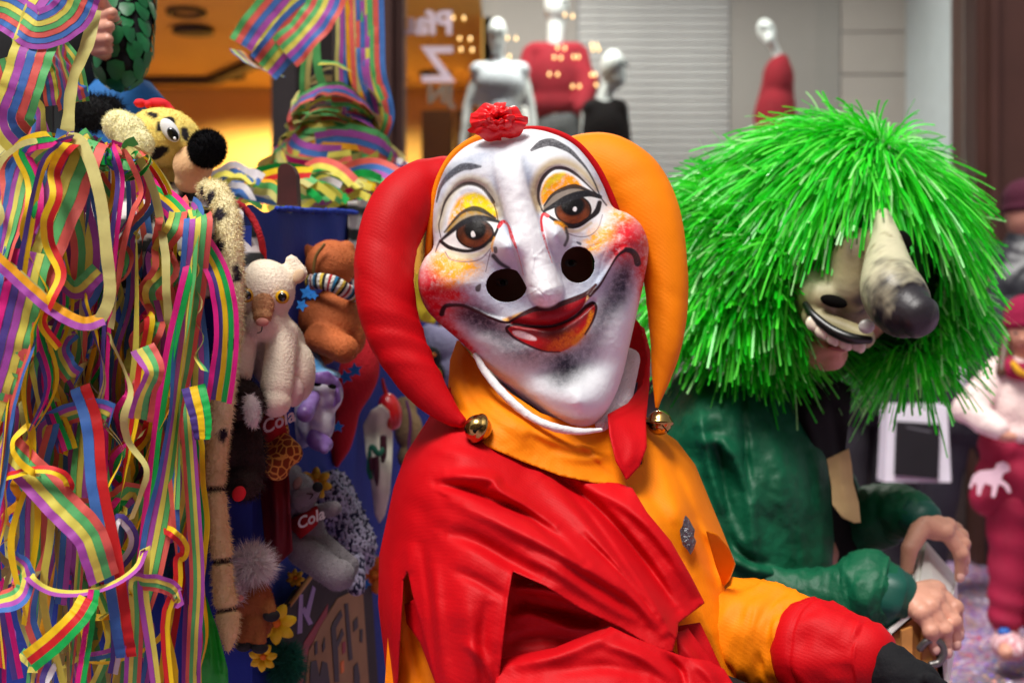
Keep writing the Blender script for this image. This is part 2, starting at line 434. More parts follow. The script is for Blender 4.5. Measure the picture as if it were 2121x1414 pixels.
shop = thing('shop_front', (0, GY + 0.2, 0), 'shop front with brown metal pillars, large display window and warm lit doorway', 'shop')
# pillars: a wide jamb plus a narrower mullion in front
box('pillar', (gx(776), GY - 0.10, 0), (gx(838), GY + 0.12, 4.2), brown, shop, 0.01)
box('pillar_fin', (gx(800), GY - 0.16, 0), (gx(818), GY - 0.101, 4.2), brown, shop, 0.006)
box('pillar', (gx(2002), GY - 0.15, 0), (gx(2330), GY + 0.25, 4.2), brown, shop, 0.01)
box('pillar_fin', (gx(2022), GY - 0.20, 0), (gx(2042), GY - 0.151, 4.2), brown, shop, 0.006)
box('pillar', (gx(565), GY - 0.05, 0), (gx(621), GY + 0.15, 4.2), darkm, shop, 0.01)
box('door_leaf', (gx(623), GY + 0.02, 0), (gx(774), GY + 0.07, 4.2), mat('dark_door', (30, 24, 24), rough=0.35), shop, 0.004)
box('pillar', (gx(-420), GY - 0.1, 0), (gx(-300), GY + 0.15, 4.2), brown, shop, 0.01)
box('parapet_wall', (gx(840), GY - 0.02, 0), (gx(2000), GY + 0.10, gz(790)), mat('dark_base_wall', (52, 40, 38), rough=0.6), shop, 0.006)
box('sill', (gx(840), GY - 0.10, gz(790) + 0.001), (gx(2000), GY + 0.12, gz(778)), brown, shop, 0.004)
box('fascia', (gx(-420), GY - 0.2, 4.205), (gx(2330), GY + 3.5, 14.0), mat('upper_facade', (176, 166, 152), rough=0.8), shop, 0.01)
# display back: panels, slatted screen, reveal
BY = 8.45
box('back_panel', (gx(1000, BY), BY, 0.6), (gx(1197, BY), BY + 0.04, 4.2), greyw, shop, 0.003)
box('back_panel', (gx(1512, BY), BY, 0.6), (gx(1740, BY), BY + 0.04, 4.2), greyw, shop, 0.003)
for (a, b_) in ((1742, 1908),):
    for (z0, z1) in ((0.6, gz(330, BY)), (gz(328, BY), gz(156, BY)), (gz(154, BY), gz(68, BY)), (gz(66, BY), 4.2)):
        box('back_panel', (gx(a, BY), BY, z0), (gx(b_, BY), BY + 0.04, z1), beige, shop, 0.004)
box('window_reveal', (gx(1922, 8.0), 6.95, gz(790)), (gx(2010, 8.0), 8.6, 4.2), palew, shop, 0.005)
scr = box('slat_screen', (gx(1199, BY), BY + 0.02, 0.6), (gx(1510, BY), BY + 0.05, 4.2), greyw, shop, 0.002)
sm_me = None
zz = 0.75
while zz < 3.6:
    if sm_me is None:
        so_ = box('slat', (gx(1199, BY), BY - 0.015, zz), (gx(1510, BY), BY + 0.019, zz + 0.044), slatm, scr, 0.004); sm_me = so_; z0_ = zz
    else:
        q = sm_me.copy(); COL.objects.link(q); q.parent = scr; q.location = (0, 0, zz - z0_)
    zz += 0.048
box('display_floor', (gx(842), GY + 0.12, 0.70), (gx(2000), BY, gz(795)), mat('display_floor_white', (190, 186, 180), rough=0.6), shop, 0.003)
# room behind the doorway
RY = 10.9
box('ceiling', (-9, GY + 0.16, 2.98), (gx(998, BY), RY + 0.2, 3.06), warmc, shop, 0)
box('ceiling', (gx(1000, BY), GY + 0.16, 4.0), (4.5, BY, 4.08), greyw, shop, 0)
box('back_wall', (-9, RY, 0), (gx(998, BY), RY + 0.1, 2.975), warmw, shop, 0)
box('side_wall', (-9.1, GY + 0.16, 0), (-9.0, RY, 2.975), warmw, shop, 0)
box('partition', (gx(998, BY), BY, 0), (gx(998, BY) + 0.06, RY, 2.975), warmw, shop, 0)
box('shop_floor', (-9, GY + 0.16, 0.004), (gx(998, BY), RY, 0.02), floorm, shop, 0)
dk = mat('dark_beam', (38, 24, 14), rough=0.6)
beam = [P(150, 141, 10.4), P(440, 139, 10.4), P(575, 186, 9.4), P(640, 190, 9.4)]
for i in range(3):
    a, b_ = beam[i], beam[i + 1]; a.z = b_.z = 2.93
    dv = (b_ - a); w = Vector((-dv.y, dv.x, 0)).normalized() * 0.05
    plate('ceiling_trim', [a - w, b_ - w, b_ + w, a + w], (0, 0, 0.048), dk, shop)
for (px, py, hgt, wid) in ((905, 240, 2.2, 60), (960, 200, 2.6, 34)):      # tall dark shelving seen through the window
    x = gx(px, 10.2); box('shelf_unit', (x - wid * 0.0018, 10.15, 0.02), (x + wid * 0.0018, 10.5, 2.7), mat('dark_shelf', (74, 50, 22), rough=0.6), shop, 0.004)
# warm downlights set in the ceiling (lit lamps of the room)
def downlight(x, y, z, power, colr, r=0.09):
    lathe('lamp_ring', [(r, 0.0), (r * 1.3, 0.0), (r * 1.3, -0.02), (r, -0.02), (r, 0.0)], (x, y, z), (0, 0, 1), dk, shop, 20)
    L_ = bpy.data.lights.new('downlight', 'SPOT'); L_.energy = power; L_.color = colr; L_.shadow_soft_size = 0.08; L_.spot_size = math.radians(150); L_.spot_blend = 0.6
    o = bpy.data.objects.new('downlight', L_); COL.objects.link(o); o.location = (x - shop.location.x, y - shop.location.y, z - 0.03 - shop.location.z); o.parent = shop
WARM = (1.0, 0.76, 0.42)
for (x, y, pw) in ((-2.05, 10.3, 130), (-1.45, 10.45, 110), (-3.2, 9.0, 130), (-4.6, 10.2, 90), (-0.55, 10.2, 70), (-1.9, 8.3, 130)):
    downlight(x, y, 2.975, pw, WARM)
dl = P(400, 48, 8.75); lathe('lamp_fitting', [(0.02, 0.0), (0.12, 0.0), (0.13, -0.03), (0.05, -0.04), (0.0, -0.04)], (dl.x, dl.y, 2.975), (0, 0, 1), dk, shop, 20)
for (x, y, pw) in ((0.0, 6.98, 200), (0.75, 6.95, 45), (2.0, 7.1, 40)):  # added display lamps, brightening mannequins that daylight reaches through the glass
    downlight(x, y, 3.99, pw, (1.0, 0.93, 0.84))
# glass
def glass_mat():
    m = bpy.data.materials.new('window_glass'); m.use_nodes = True; N = m.node_tree.nodes; L = m.node_tree.links
    N.remove(N['Principled BSDF']); out = N['Material Output']
    tr = N.new('ShaderNodeBsdfTransparent'); tr.inputs[0].default_value = (0.93, 0.96, 0.96, 1)
    gl = N.new('ShaderNodeBsdfGlossy'); gl.inputs['Roughness'].default_value = 0.02
    fr = N.new('ShaderNodeFresnel'); fr.inputs[0].default_value = 1.5
    ms = N.new('ShaderNodeMixShader'); L.new(fr.outputs[0], ms.inputs[0]); L.new(tr.outputs[0], ms.inputs[1]); L.new(gl.outputs[0], ms.inputs[2]); L.new(ms.outputs[0], out.inputs['Surface'])
    return m
gm = glass_mat()
gl_ = box('window_pane', (gx(839), GY + 0.03, gz(778)), (gx(2001), GY + 0.042, 4.2), gm, shop, 0)
lw = mat('white_reflected_lettering', (205, 190, 195), rough=0.6)
# reflected sign put on the pane as mirrored lettering
for (s, px, py, size, mm) in (('Pfau', 938, 70, 0.155, lw), ('Z', 940, 168, 0.235, lw), ('JN', 938, 212, 0.12, mat('faint_reflected_lettering', (112, 98, 78), rough=0.7))):
    text('lettering', s, size, P(px, py, GY + 0.026), (-1, 0, 0), (0, 0, 1), mm, gl_, bold=0.006)

# lamp reflections in the glass, modelled as added warm bulbs hanging in the display
bm_ = bpy.data.materials.new('reflection_glow'); bm_.use_nodes = True
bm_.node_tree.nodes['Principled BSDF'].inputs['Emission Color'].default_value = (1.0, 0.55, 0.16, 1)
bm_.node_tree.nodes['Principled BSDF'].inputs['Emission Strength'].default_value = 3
glow_spots = [(939, 41), (961, 42), (952, 84), (974, 85), (955, 107), (978, 108), (1051, 83), (1069, 84), (1055, 121), (1155, 103), (1170, 104), (1148, 123), (1162, 124),
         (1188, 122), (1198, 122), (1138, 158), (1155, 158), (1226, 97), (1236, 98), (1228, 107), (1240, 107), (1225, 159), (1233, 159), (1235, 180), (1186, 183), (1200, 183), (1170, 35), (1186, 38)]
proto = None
for i, (px, py) in enumerate(glow_spots):
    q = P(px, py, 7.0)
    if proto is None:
        proto = lathe('reflection_bulb', [(0.0, 0.0), (0.0035, 0.001), (0.006, 0.006), (0.006, 0.010), (0.003, 0.015), (0.0025, 0.020), (0.0, 0.021)], q, (0, 0, 1), bm_, None, 12, org=q); o = proto
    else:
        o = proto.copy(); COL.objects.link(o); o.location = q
    tag(o, 'tiny glowing bead added for a street light reflection in the shop window', 'light bulb', 'street light reflections in the shop window')

# ---------------------------------------------------------------- mannequins
mq = mat('mannequin_skin', (230, 238, 237), rough=0.45, var=0.04)
def mannequin(base, label, head, face_dir, neck, torso, arms, cloth):
    t = thing('mannequin', P(base[0], 707, base[1]) + Vector((0, 0, gz(795) - H)), label, 'mannequin', 'mannequins in the shop window')
    bd = t.location
    blob('body', head + neck + torso + arms + [CW((bd.x - 0.09, bd.y, 1.55), (bd.x - 0.08, bd.y, bd.z + 0.03), 0.08, 0.045), CW((bd.x + 0.09, bd.y, 1.55), (bd.x + 0.08, bd.y, bd.z + 0.03), 0.08, 0.045), CW((bd.x - .05, bd.y, 1.6), (bd.x + .05, bd.y, 1.6), 0.13), CW((bd.x, bd.y, 1.65), torso[0][1], 0.11, 0.075)], mq, t, 0.014, 5)
    hx = head[0]; c, r = hx[1], hx[2]
    sk = mat('mannequin_eye_shadow', (96, 104, 108), rough=0.6)
    for s in (-1, 1):
        u = Vector((face_dir[0] * 0.93 + s * 0.38 * face_dir[1] * -1, -abs(face_dir[1]) * 0.93, 0.02)) if abs(face_dir[0]) < 0.5 else Vector((face_dir[0] * (0.95 if s < 0 else 0.55), -0.42 if s < 0 else -0.9, 0.02))
        u = Vector((u.x * r[0], u.y * r[1], 0.10 * r[2]))
        ellipsoid('eye', EW(c + u, (0.016, 0.010, 0.009)), sk, t, 2)
    for (nm, shp, mm, vx) in cloth: blob(nm, shp, mm, t, vx, 4)
    return t
wj = mat('white_jacket_cloth', (214, 224, 232), rough=0.8, bump=0.15, bscale=40)
rs = mat('dark_red_knit', (140, 14, 34), rough=0.9, bump=0.2, bscale=70)
gt = mat('grey_trouser_cloth', (86, 90, 92), rough=0.9, bump=0.1)
bk = mat('black_knit', (16, 16, 18), rough=0.95, bump=0.2, spec=0.2)
mannequin((1035, 7.3), 'white bald mannequin in a sleeveless white jacket, arms hanging', [E(1030, 72, 7.3, 21, 36, 27), E(1031, 92, 7.28, 15, 18, 18)], (0, 1), [C((1031, 95, 7.3), (1031, 140, 7.3), 13, 14)],
          [E(1035, 190, 7.3, 50, 70, 32)], [C((990, 150, 7.3), (968, 220, 7.3), 13, 11), C((968, 220, 7.3), (955, 330, 7.26), 11, 8), C((1082, 150, 7.3), (1100, 220, 7.3), 13, 11), C((1100, 220, 7.3), (1112, 330, 7.26), 11, 8)],
          [('jacket', [E(1036, 175, 7.3, 54, 48, 40), C((990, 146, 7.3), (1080, 146, 7.3), 19), E(1036, 225, 7.3, 42, 40, 36), C((1031, 128, 7.3), (1031, 140, 7.3), 17)], wj, 0.013)])
mannequin((1155, 7.75), 'mannequin wearing a dark red sweater and grey trousers', [E(1153, 12, 7.75, 27, 40, 32)], (0.2, 1), [C((1153, 40, 7.75), (1150, 92, 7.75), 20, 19)],
          [E(1150, 180, 7.75, 50, 70, 34)], [C((1100, 120, 7.75), (1080, 190, 7.7), 15, 13), C((1080, 190, 7.7), (1100, 270, 7.6), 12, 9), C((1200, 120, 7.75), (1218, 190, 7.7), 15, 13), C((1218, 190, 7.7), (1215, 270, 7.6), 12, 9)],
          [('sweater', [E(1150, 165, 7.75, 58, 75, 40), C((1108, 108, 7.75), (1192, 108, 7.75), 22), C((1098, 112, 7.75), (1082, 165, 7.7), 19, 18), C((1202, 112, 7.75), (1216, 175, 7.7), 19, 19), E(1150, 215, 7.75, 58, 40, 38), C((1222, 170, 7.7), (1205, 225, 7.62), 22, 20)], rs, 0.014),
           ('trousers', [E(1160, 265, 7.75, 52, 45, 36), C((1140, 280, 7.75), (1138, 520, 7.75), 34, 26), C((1180, 280, 7.75), (1184, 520, 7.75), 34, 26)], gt, 0.014)])
mannequin((1255, 7.2), 'bald white mannequin in a black top, head turned to the side', [E(1270, 140, 7.2, 27, 38, 34), E(1278, 165, 7.17, 17, 20, 20, -20), E(1296, 158, 7.17, 6, 8, 6)], (1, 0.3), [C((1266, 165, 7.2), (1250, 210, 7.2), 15, 17)],
          [E(1254, 270, 7.2, 40, 70, 32)], [C((1215, 235, 7.2), (1208, 310, 7.2), 13, 11), C((1292, 240, 7.2), (1298, 310, 7.2), 13, 11)],
          [('black_top', [E(1254, 270, 7.2, 47, 66, 36), C((1228, 228, 7.2), (1278, 228, 7.2), 25), C((1222, 240, 7.2), (1214, 330, 7.2), 18, 17), C((1286, 240, 7.2), (1296, 330, 7.2), 18, 17), E(1254, 380, 7.2, 46, 70, 34)], bk, 0.013)])
mannequin((1610, 7.9), 'slim mannequin in a dark red dress leaning to one side', [E(1587, 64, 7.9, 19, 27, 24, -22), E(1594, 82, 7.86, 12, 14, 14)], (-0.3, 1), [C((1595, 80, 7.9), (1612, 118, 7.9), 9, 11)],
          [E(1612, 170, 7.9, 18, 50, 14)], [C((1628, 140, 7.9), (1636, 220, 7.9), 6, 5), C((1598, 150, 7.9), (1577, 220, 7.9), 6, 5)],
          [('red_dress', [E(1612, 165, 7.9, 33, 48, 38), C((1618, 128, 7.9), (1612, 140, 7.9), 18, 22), C((1598, 150, 7.9), (1575, 240, 7.9), 15, 16), C((1628, 140, 7.9), (1636, 230, 7.9), 13, 14), E(1606, 250, 7.9, 44, 76, 50)], rs, 0.013)])

# ---------------------------------------------------------------- unseen building behind the camera, added to block low sky light
opp = thing('unseen_opposite_building', (0, -6.5, 0), 'unseen pale stone building added across the street to cut sky light', 'building')
stone = mat('pale_stone', (172, 160, 142), rough=0.85, var=0.12, vscale=1.2)
box('wall', (-22, -8.0, 0), (22, -6.5, 9.5), stone, opp, 0)
win = None
for fl in range(2):
    for k in range(14):
        x = -20.5 + k * 3.1; z = 1.0 + fl * 3.5
        if win is None: win = box('window', (x, -6.498, z), (x + 1.6, -6.45, z + 2.1), mat('dark_window', (46, 52, 60), rough=0.1), opp, 0.01); wx0, wz0 = x, z
        else:
            q = win.copy(); COL.objects.link(q); q.parent = opp; q.location = (x - wx0, 0, z - wz0)
# ---------------------------------------------------------------- jester
jest = thing('person', P(1180, 707, 2.25) * 1.0 + Vector((0, 0, -H + 0.0)), 'seated person in red and orange jester costume with white painted mask', 'person')
redc = mat('red_twill', (188, 1, 13), rough=0.6, var=0.10, vscale=8, bump=0.10, bscale=420, sheen=0.10, spec=0.18, twill=0.22)
orac = mat('orange_twill', (240, 130, 2), rough=0.6, var=0.07, vscale=9, bump=0.10, bscale=420, sheen=0.1, spec=0.18, twill=0.22)
skin = mat('skin', (206, 148, 124), rough=0.5, var=0.10, vscale=30, bump=0.06, bscale=160)
blkc = mat('black_cloth', (17, 17, 20), rough=0.85, bump=0.2, bscale=150, spec=0.25)
D0 = 2.12

MASKC = (1112.0, 590.0)
contour = np.array([(1040, 284), (1090, 268), (1140, 275), (1190, 300), (1226, 342), (1250, 387), (1268, 428), (1300, 443), (1326, 465), (1341, 500), (1341, 535), (1334, 575), (1326, 615),
    (1314, 668), (1301, 725), (1290, 772), (1274, 818), (1252, 858), (1224, 882), (1190, 886), (1150, 870), (1108, 843), (1068, 812), (1028, 778), (990, 742), (950, 703), (914, 672),
    (884, 640), (869, 602), (868, 566), (879, 537), (898, 512), (897, 470), (899, 425), (908, 383), (928, 340), (962, 306), (1000, 289)], float)
cc = catmull(contour, 2000, True)
ang = np.arctan2(cc[:, 1] - MASKC[1], cc[:, 0] - MASKC[0]); rad_ = np.hypot(cc[:, 0] - MASKC[0], cc[:, 1] - MASKC[1])
od = np.argsort(ang); ang, rad_ = ang[od], rad_[od]
NA, NRG = 760, 190
th = np.linspace(-np.pi, np.pi, NA, endpoint=False)
R_ = np.interp(th, ang, rad_, period=2 * np.pi)
ks = np.array([-1, 0, 1]); R_ = sum(np.roll(R_, k) for k in (-2, -1, 0, 1, 2)) / 5
fr_ = (np.arange(1, NRG + 1) / NRG)
MX = MASKC[0] + np.cos(th)[None] * R_[None] * fr_[:, None]; MY = MASKC[1] + np.sin(th)[None] * R_[None] * fr_[:, None]
X = np.concatenate([[MASKC[0]], MX.ravel()]); Y = np.concatenate([[MASKC[1]], MY.ravel()])
# the shape ------------------------------------------------------
nose_l = catmull([(1044, 296), (1054, 350), (1070, 415), (1092, 490), (1114, 556), (1130, 601)], 40)
holeL = (1049.0, 591.0, 43.0, 35.5); holeR = (1197.0, 548.0, 36.0, 38.5)
def g2(cx, cy, sx, sy, rot=0.0):
    c, s = math.cos(math.radians(rot)), math.sin(math.radians(rot)); dx, dy = X - cx, Y - cy
    return np.exp(-(((dx * c + dy * s) / sx) ** 2 + ((-dx * s + dy * c) / sy) ** 2))
eg, _, _ = seg_dist(X, Y, np.vstack([cc[::8], cc[:1]]))
h = 105 * np.sqrt(np.clip(1 - (1 - np.clip(eg / 130, 0, 1)) ** 2, 0, 1))
h += 26 * g2(1085, 340, 150, 70, 15)                                   # forehead
h -= 30 * g2(972, 440, 50, 62, -10) + 30 * g2(1178, 400, 55, 62, -10)   # sockets
h += 34 * g2(980, 470, 44, 52, 0) + 34 * g2(1184, 425, 46, 50, 0)       # eye balls
h += 46 * g2(905, 588, 52, 52) + 46 * g2(1306, 500, 46, 50)             # cheek knobs
h -= 20 * g2(990, 665, 70, 26, 25) + 20 * g2(1285, 600, 24, 70, 20)     # hollows under the cheek line
h += 24 * g2(1135, 655, 80, 24, -15) + 26 * g2(1150, 700, 70, 30, -18)  # lips
h -= 24 * g2(1172, 765, 85, 28, -10)                                    # groove over the chin
h += 62 * g2(1195, 842, 92, 62, 10)                                     # chin
def crest(pts, wl, wr, hh):
    e, t, s = seg_dist(X, Y, catmull(pts, 40)); return hh * np.exp(-(e / np.where(s > 0, wr, wl)) ** 2), t
e_n, t_n, s_n = seg_dist(X, Y, nose_l)
wn_ = 25 + 6 * t_n
hn = (10 + 92 * t_n ** 1.25) * (0.55 * np.clip(1 - (e_n / (wn_ * 1.25)) ** 4, 0, 1) ** 0.8 + 0.45 * np.exp(-(e_n / (wn_ * 1.25)) ** 2)) + 0.9 * vnoise(X, Y, 15, 6.0) * np.clip(1.4 - e_n / wn_, 0, 1)
tip = np.clip(1 - ((X - 1138) ** 2 + (Y - 628) ** 2) / 1400.0, 0, 1); 
h += hn
wing = 58 * g2(1050, 512, 25, 32, -25) + 56 * g2(1150, 486, 19, 32, -15)
h += wing * (e_n > 0) 
h += 12 * g2(1088, 470, 70, 60)
for pts, a, b, hh in (([(1058, 668), (1140, 675), (1190, 655), (1226, 625)], 7, 7, -14), ([(921, 634), (960, 634), (1010, 656), (1056, 668)], 5, 12, 9), ([(1312, 520), (1290, 520), (1262, 556), (1222, 612)], 12, 5, 9),
                      ([(913, 449), (939, 396), (970, 380), (1005, 392), (1026, 430)], 5, 5, -6), ([(1118, 425), (1118, 384), (1149, 350), (1194, 363), (1236, 402)], 5, 5, -6)):
    h += crest(pts, a, b, hh)[0]
for k in range(26):                                                     # papier mache creases
    cx_, cy_ = RNG.choice([(890, 600), (930, 570), (1310, 500), (1330, 540), (1200, 830), (1180, 860), (1130, 560), (1125, 600), (1060, 530), (1150, 520), (1240, 530), (950, 640)])
    cx_ += RNG.uniform(-30, 30); cy_ += RNG.uniform(-25, 25); a = RNG.uniform(0, 3.14); l_ = RNG.uniform(14, 40)
    h += crest([(cx_ - l_ * math.cos(a), cy_ - l_ * math.sin(a)), (cx_ + RNG.uniform(-6, 6), cy_ + RNG.uniform(-6, 6)), (cx_ + l_ * math.cos(a), cy_ + l_ * math.sin(a))], 1.6, 3.2, RNG.choice([-1, 1]) * RNG.uniform(0.8, 1.8))[0]
h += 2.2 * vnoise(X, Y, 45, 1.0) + 0.9 * vnoise(X, Y, 17, 2.0) + 0.35 * vnoise(X, Y, 7, 4.0)
# smooth along the rings a little
G = h[1:].reshape(NRG, NA)
for _ in range(3): G = (G + np.roll(G, 1, 1) + np.roll(G, -1, 1)) / 3; G[1:-1] = (G[1:-1] * 2 + G[2:] + G[:-2]) / 4
h = np.concatenate([[G[0].mean()], G.ravel()])
# the paint ------------------------------------------------------
CP = np.zeros((len(X), 3)); CP[:] = lin((232, 234, 237))
n1 = vnoise(X, Y, 9, 8.0); n2_ = vnoise(X, Y, 30, 9.0); n3_ = vnoise(X, Y, 3.5, 10.0)
def lay(alpha, c):
    global CP
    a = np.clip(alpha, 0, 1)[:, None]; CP = CP * (1 - a) + np.array(lin(c)) * a
def air(cx, cy, sx, sy, rot, c, k, grain=0.25): lay(g2(cx, cy, sx, sy, rot) * k * (1 + grain * n1 + grain * 0.8 * n3_), c)
def line(pts, w0, w1, c, k=1.0, soft=1.5, wm=None, dry=0.0):
    e, t, s = seg_dist(X, Y, catmull(pts, 10 * len(pts)))
    w = 1.22 * (w0 + (w1 - w0) * t if wm is None else np.interp(t, np.linspace(0, 1, len(wm)), wm))
    a = np.clip((w / 2 + soft / 2 - e) / soft, 0, 1)
    if dry: a = a * np.clip(1.0 - dry * (0.5 + n3_ * 1.6 + n1), 0, 1)
    lay(a * k, c)
def fill(pts, c, k=1.0, soft=2.0, dry=0.0, sm=True):
    pl = catmull(pts, 8 * len(pts), True) if sm else np.array(pts, float)
    e, _, _ = seg_dist(X, Y, np.vstack([pl, pl[:1]])); sg = np.where(inside(X, Y, pl), e, -e)
    a = np.clip(sg / soft + 0.5, 0, 1)
    if dry: a = a * np.clip(1.15 - dry * (0.5 + n3_ + n1 * 1.4), 0, 1)
    lay(a * k, c)
BL = (142, 156, 180); GRY = (58, 60, 72)
for a in ((985, 330, 70, 20, -25), (1205, 300, 55, 15, 30), (1094, 365, 12, 60, -10), (1030, 405, 16, 55, -8), (1108, 430, 11, 55, -10), (1052, 478, 12, 34, -15), (915, 420, 14, 70, 5), (1240, 380, 12, 50, -25)):
    air(*a, BL, 0.62)
for a in ((1028, 560, 60, 30, 10), (1060, 625, 90, 30, 5), (1220, 590, 50, 30, -40), (1245, 560, 40, 50, 0), (970, 600, 60, 40, 0), (1000, 545, 60, 14, 10), (1210, 500, 50, 16, -10)): air(*a, (150, 164, 188), 0.55)
air(1060, 528, 30, 30, 0, (176, 184, 198), 0.4); air(1160, 505, 16, 30, 0, (176, 184, 198), 0.5)
# airbrushed greys of the jaw
for a in ((985, 655, 66, 26, 24, 1.0), (955, 650, 26, 16, 10, 0.6), (1030, 690, 60, 24, 30, 0.5), (1288, 580, 24, 62, 18, 0.95), (1262, 630, 22, 50, 30, 0.6), (1300, 550, 18, 30, 10, 0.6), (1115, 735, 70, 26, 12, 0.55), (1172, 752, 34, 34, 0, 0.95), (1160, 790, 26, 20, 0, 0.5), (1215, 715, 30, 40, 25, 0.55), (1060, 730, 60, 30, 30, 0.35), (1240, 680, 20, 60, 20, 0.4)):
    air(*a[:5], GRY, a[5], 0.35)
air(1030, 755, 80, 22, 38, (196, 168, 172), 0.5); air(1200, 868, 60, 16, 0, (186, 164, 172), 0.55)
# cheeks
for a in ((935, 562, 52, 28, -15), (962, 550, 30, 14, 10), (912, 545, 24, 26, 0), (925, 595, 22, 12, -20)): air(*a, (250, 170, 20), 0.95, 0.8)
for a in ((1290, 452, 34, 16, 35), (1238, 497, 26, 22, -30), (1225, 512, 16, 10, 0), (1262, 478, 30, 16, -20)): air(*a, (248, 170, 30), 0.85, 0.9)
air(1268, 492, 20, 14, 0, (196, 176, 40), 0.6, 0.6)
RD = (208, 20, 36)
for a in ((884, 598, 42, 52, 0), (900, 640, 46, 26, 40), (930, 684, 50, 15, 40), (930, 610, 40, 20, 10), (962, 712, 40, 8, 40)): air(*a, RD, 1.0, 0.5)
for a in ((1318, 490, 36, 38, 20), (1330, 545, 16, 50, 5), (1285, 515, 34, 24, -30), (1300, 480, 32, 24, 20), (1332, 600, 9, 40, 5)): air(*a, RD, 1.0, 0.5)
air(876, 575, 12, 16, 0, (238, 120, 130), 0.6); air(1322, 474, 14, 10, 30, (236, 110, 120), 0.5)
# left eye
line([(909, 470), (915, 440), (925, 415), (942, 390), (962, 374), (985, 373), (1008, 385), (1026, 412), (1034, 445)], 16, 16, (196, 184, 150), 0.75, 12)
fill([(928, 466), (938, 432), (952, 410), (975, 400), (1000, 406), (1020, 424), (1029, 452), (1000, 446), (972, 446), (948, 458), (930, 480)], (252, 170, 12), 1, 8, 0.55)
fill([(962, 406), (985, 400), (1006, 410), (1024, 430), (1028, 446), (1000, 440), (975, 436), (962, 430)], (246, 222, 20), 0.95, 7, 0.4)
line([(913, 492), (909, 468), (913, 449), (922, 418), (939, 396), (961, 382), (980, 381), (999, 389), (1014, 406), (1022, 419)], 2, 5, (54, 40, 38), 0.9, 1.6, [1.5, 2, 3, 4, 5, 6.5, 7, 6, 6, 6])
line([(1022, 419), (1028, 440), (1032, 460)], 2.4, 2.0, (120, 92, 40), 0.9)
line([(995, 345), (975, 345), (956, 347), (932, 363), (913, 386), (904, 418)], 6, 3, (48, 46, 54), 0.95, 2, [4, 12, 13, 10, 6, 3], 0.12)
air(925, 360, 26, 10, -40, (70, 74, 88), 0.6)
fill([(920, 482), (946, 452), (978, 436), (1005, 438), (1028, 453), (1034, 460), (985, 456), (945, 474)], (148, 122, 58), 0.8, 3)
line([(920, 481), (946, 450), (961, 438), (980, 432), (999, 436), (1026, 452)], 4, 4, (38, 32, 30), 0.95, 1.6, [2, 5, 6, 9, 8, 3])
fill([(913, 500), (943, 474), (985, 456), (1030, 459), (1026, 482), (1012, 502), (985, 517), (950, 516), (930, 508)], (238, 236, 232), 1, 2)
fill([(984 + 39 * math.cos(a), 484 + 31 * math.sin(a)) for a in np.linspace(0, 6.28, 17)[:-1]], (72, 34, 16), 1, 2)
fill([(990 + 30 * math.cos(a), 494 + 20 * math.sin(a)) for a in np.linspace(0, 6.28, 17)[:-1]], (126, 62, 30), 0.8, 12, 0.4)
fill([(984 + 23 * math.cos(a), 476 + 22 * math.sin(a)) for a in np.linspace(0, 6.28, 17)[:-1]], (18, 12, 10), 1, 6)
line([(984 + 38 * math.cos(a), 484 + 30 * math.sin(a)) for a in np.linspace(0, 6.28, 25)], 3, 3, (28, 16, 12), 0.9)
fill([(976, 481), (981, 479), (985, 488), (980, 491), (976, 489)], (245, 240, 235), 1, 1.5)
line([(911, 500), (939, 476), (961, 460), (985, 452), (1009, 453), (1035, 460)], 8, 6, (30, 28, 32), 1, 2, [4, 8, 10, 11, 9, 4])
line([(913, 500), (932, 513), (966, 520), (995, 513), (1016, 497), (1028, 480), (1034, 462)], 6, 3, (32, 24, 24), 1, 2, [6, 7, 6, 6, 7, 5, 3])
line([(930, 524), (966, 531), (997, 524), (1018, 506)], 9, 7, (214, 204, 172), 0.9, 4)
line([(922, 522), (934, 537), (966, 542), (996, 536), (1017, 514)], 2, 2, (110, 100, 110), 0.8, 1.5)
line([(912, 498), (906, 510), (902, 522)], 4, 1.5, (60, 26, 30), 0.9)
line([(1016, 520), (1010, 545), (1006, 563)], 1.5, 1.0, (90, 60, 60), 0.9, 1.2)
# right eye
line([(1116, 430), (1106, 405), (1110, 378), (1125, 352), (1150, 336), (1178, 338), (1206, 356), (1236, 390)], 17, 12, (196, 172, 120), 0.8, 12)
fill([(1122, 420), (1120, 398), (1130, 374), (1149, 360), (1175, 360), (1194, 370), (1206, 386), (1220, 396), (1190, 390), (1165, 394), (1144, 404), (1128, 422)], (252, 158, 8), 1, 6, 0.35)
fill([(1124, 404), (1132, 378), (1148, 362), (1170, 358), (1160, 372), (1140, 384)], (250, 224, 50), 0.9, 8, 0.3)
line([(1123, 436), (1115, 410), (1118, 384), (1129, 363), (1149, 349), (1173, 350), (1194, 362), (1214, 380), (1238, 404)], 5, 3, (58, 42, 42), 0.95, 1.8, [3, 5, 6, 6.5, 6, 6, 5, 3, 2])
line([(1101, 311), (1120, 299), (1141, 295), (1163, 303), (1182, 314), (1201, 333), (1216, 351), (1231, 377), (1244, 408), (1256, 425)], 8, 2, (46, 42, 48), 0.95, 2, [5, 13, 14, 11, 8, 5, 3.5, 3, 2.5, 3], 0.10)
fill([(1127, 425), (1150, 402), (1192, 388), (1222, 396), (1240, 406), (1190, 404), (1150, 424), (1130, 438)], (112, 92, 66), 0.85, 3)
line([(1127, 426), (1144, 404), (1168, 391), (1192, 386), (1221, 395)], 4, 4, (34, 30, 30), 0.95, 1.6, [3, 5, 7, 8, 3])
fill([(1128, 440), (1150, 425), (1185, 410), (1225, 405), (1236, 418), (1224, 446), (1198, 464), (1170, 466), (1146, 454)], (238, 236, 232), 1, 2)
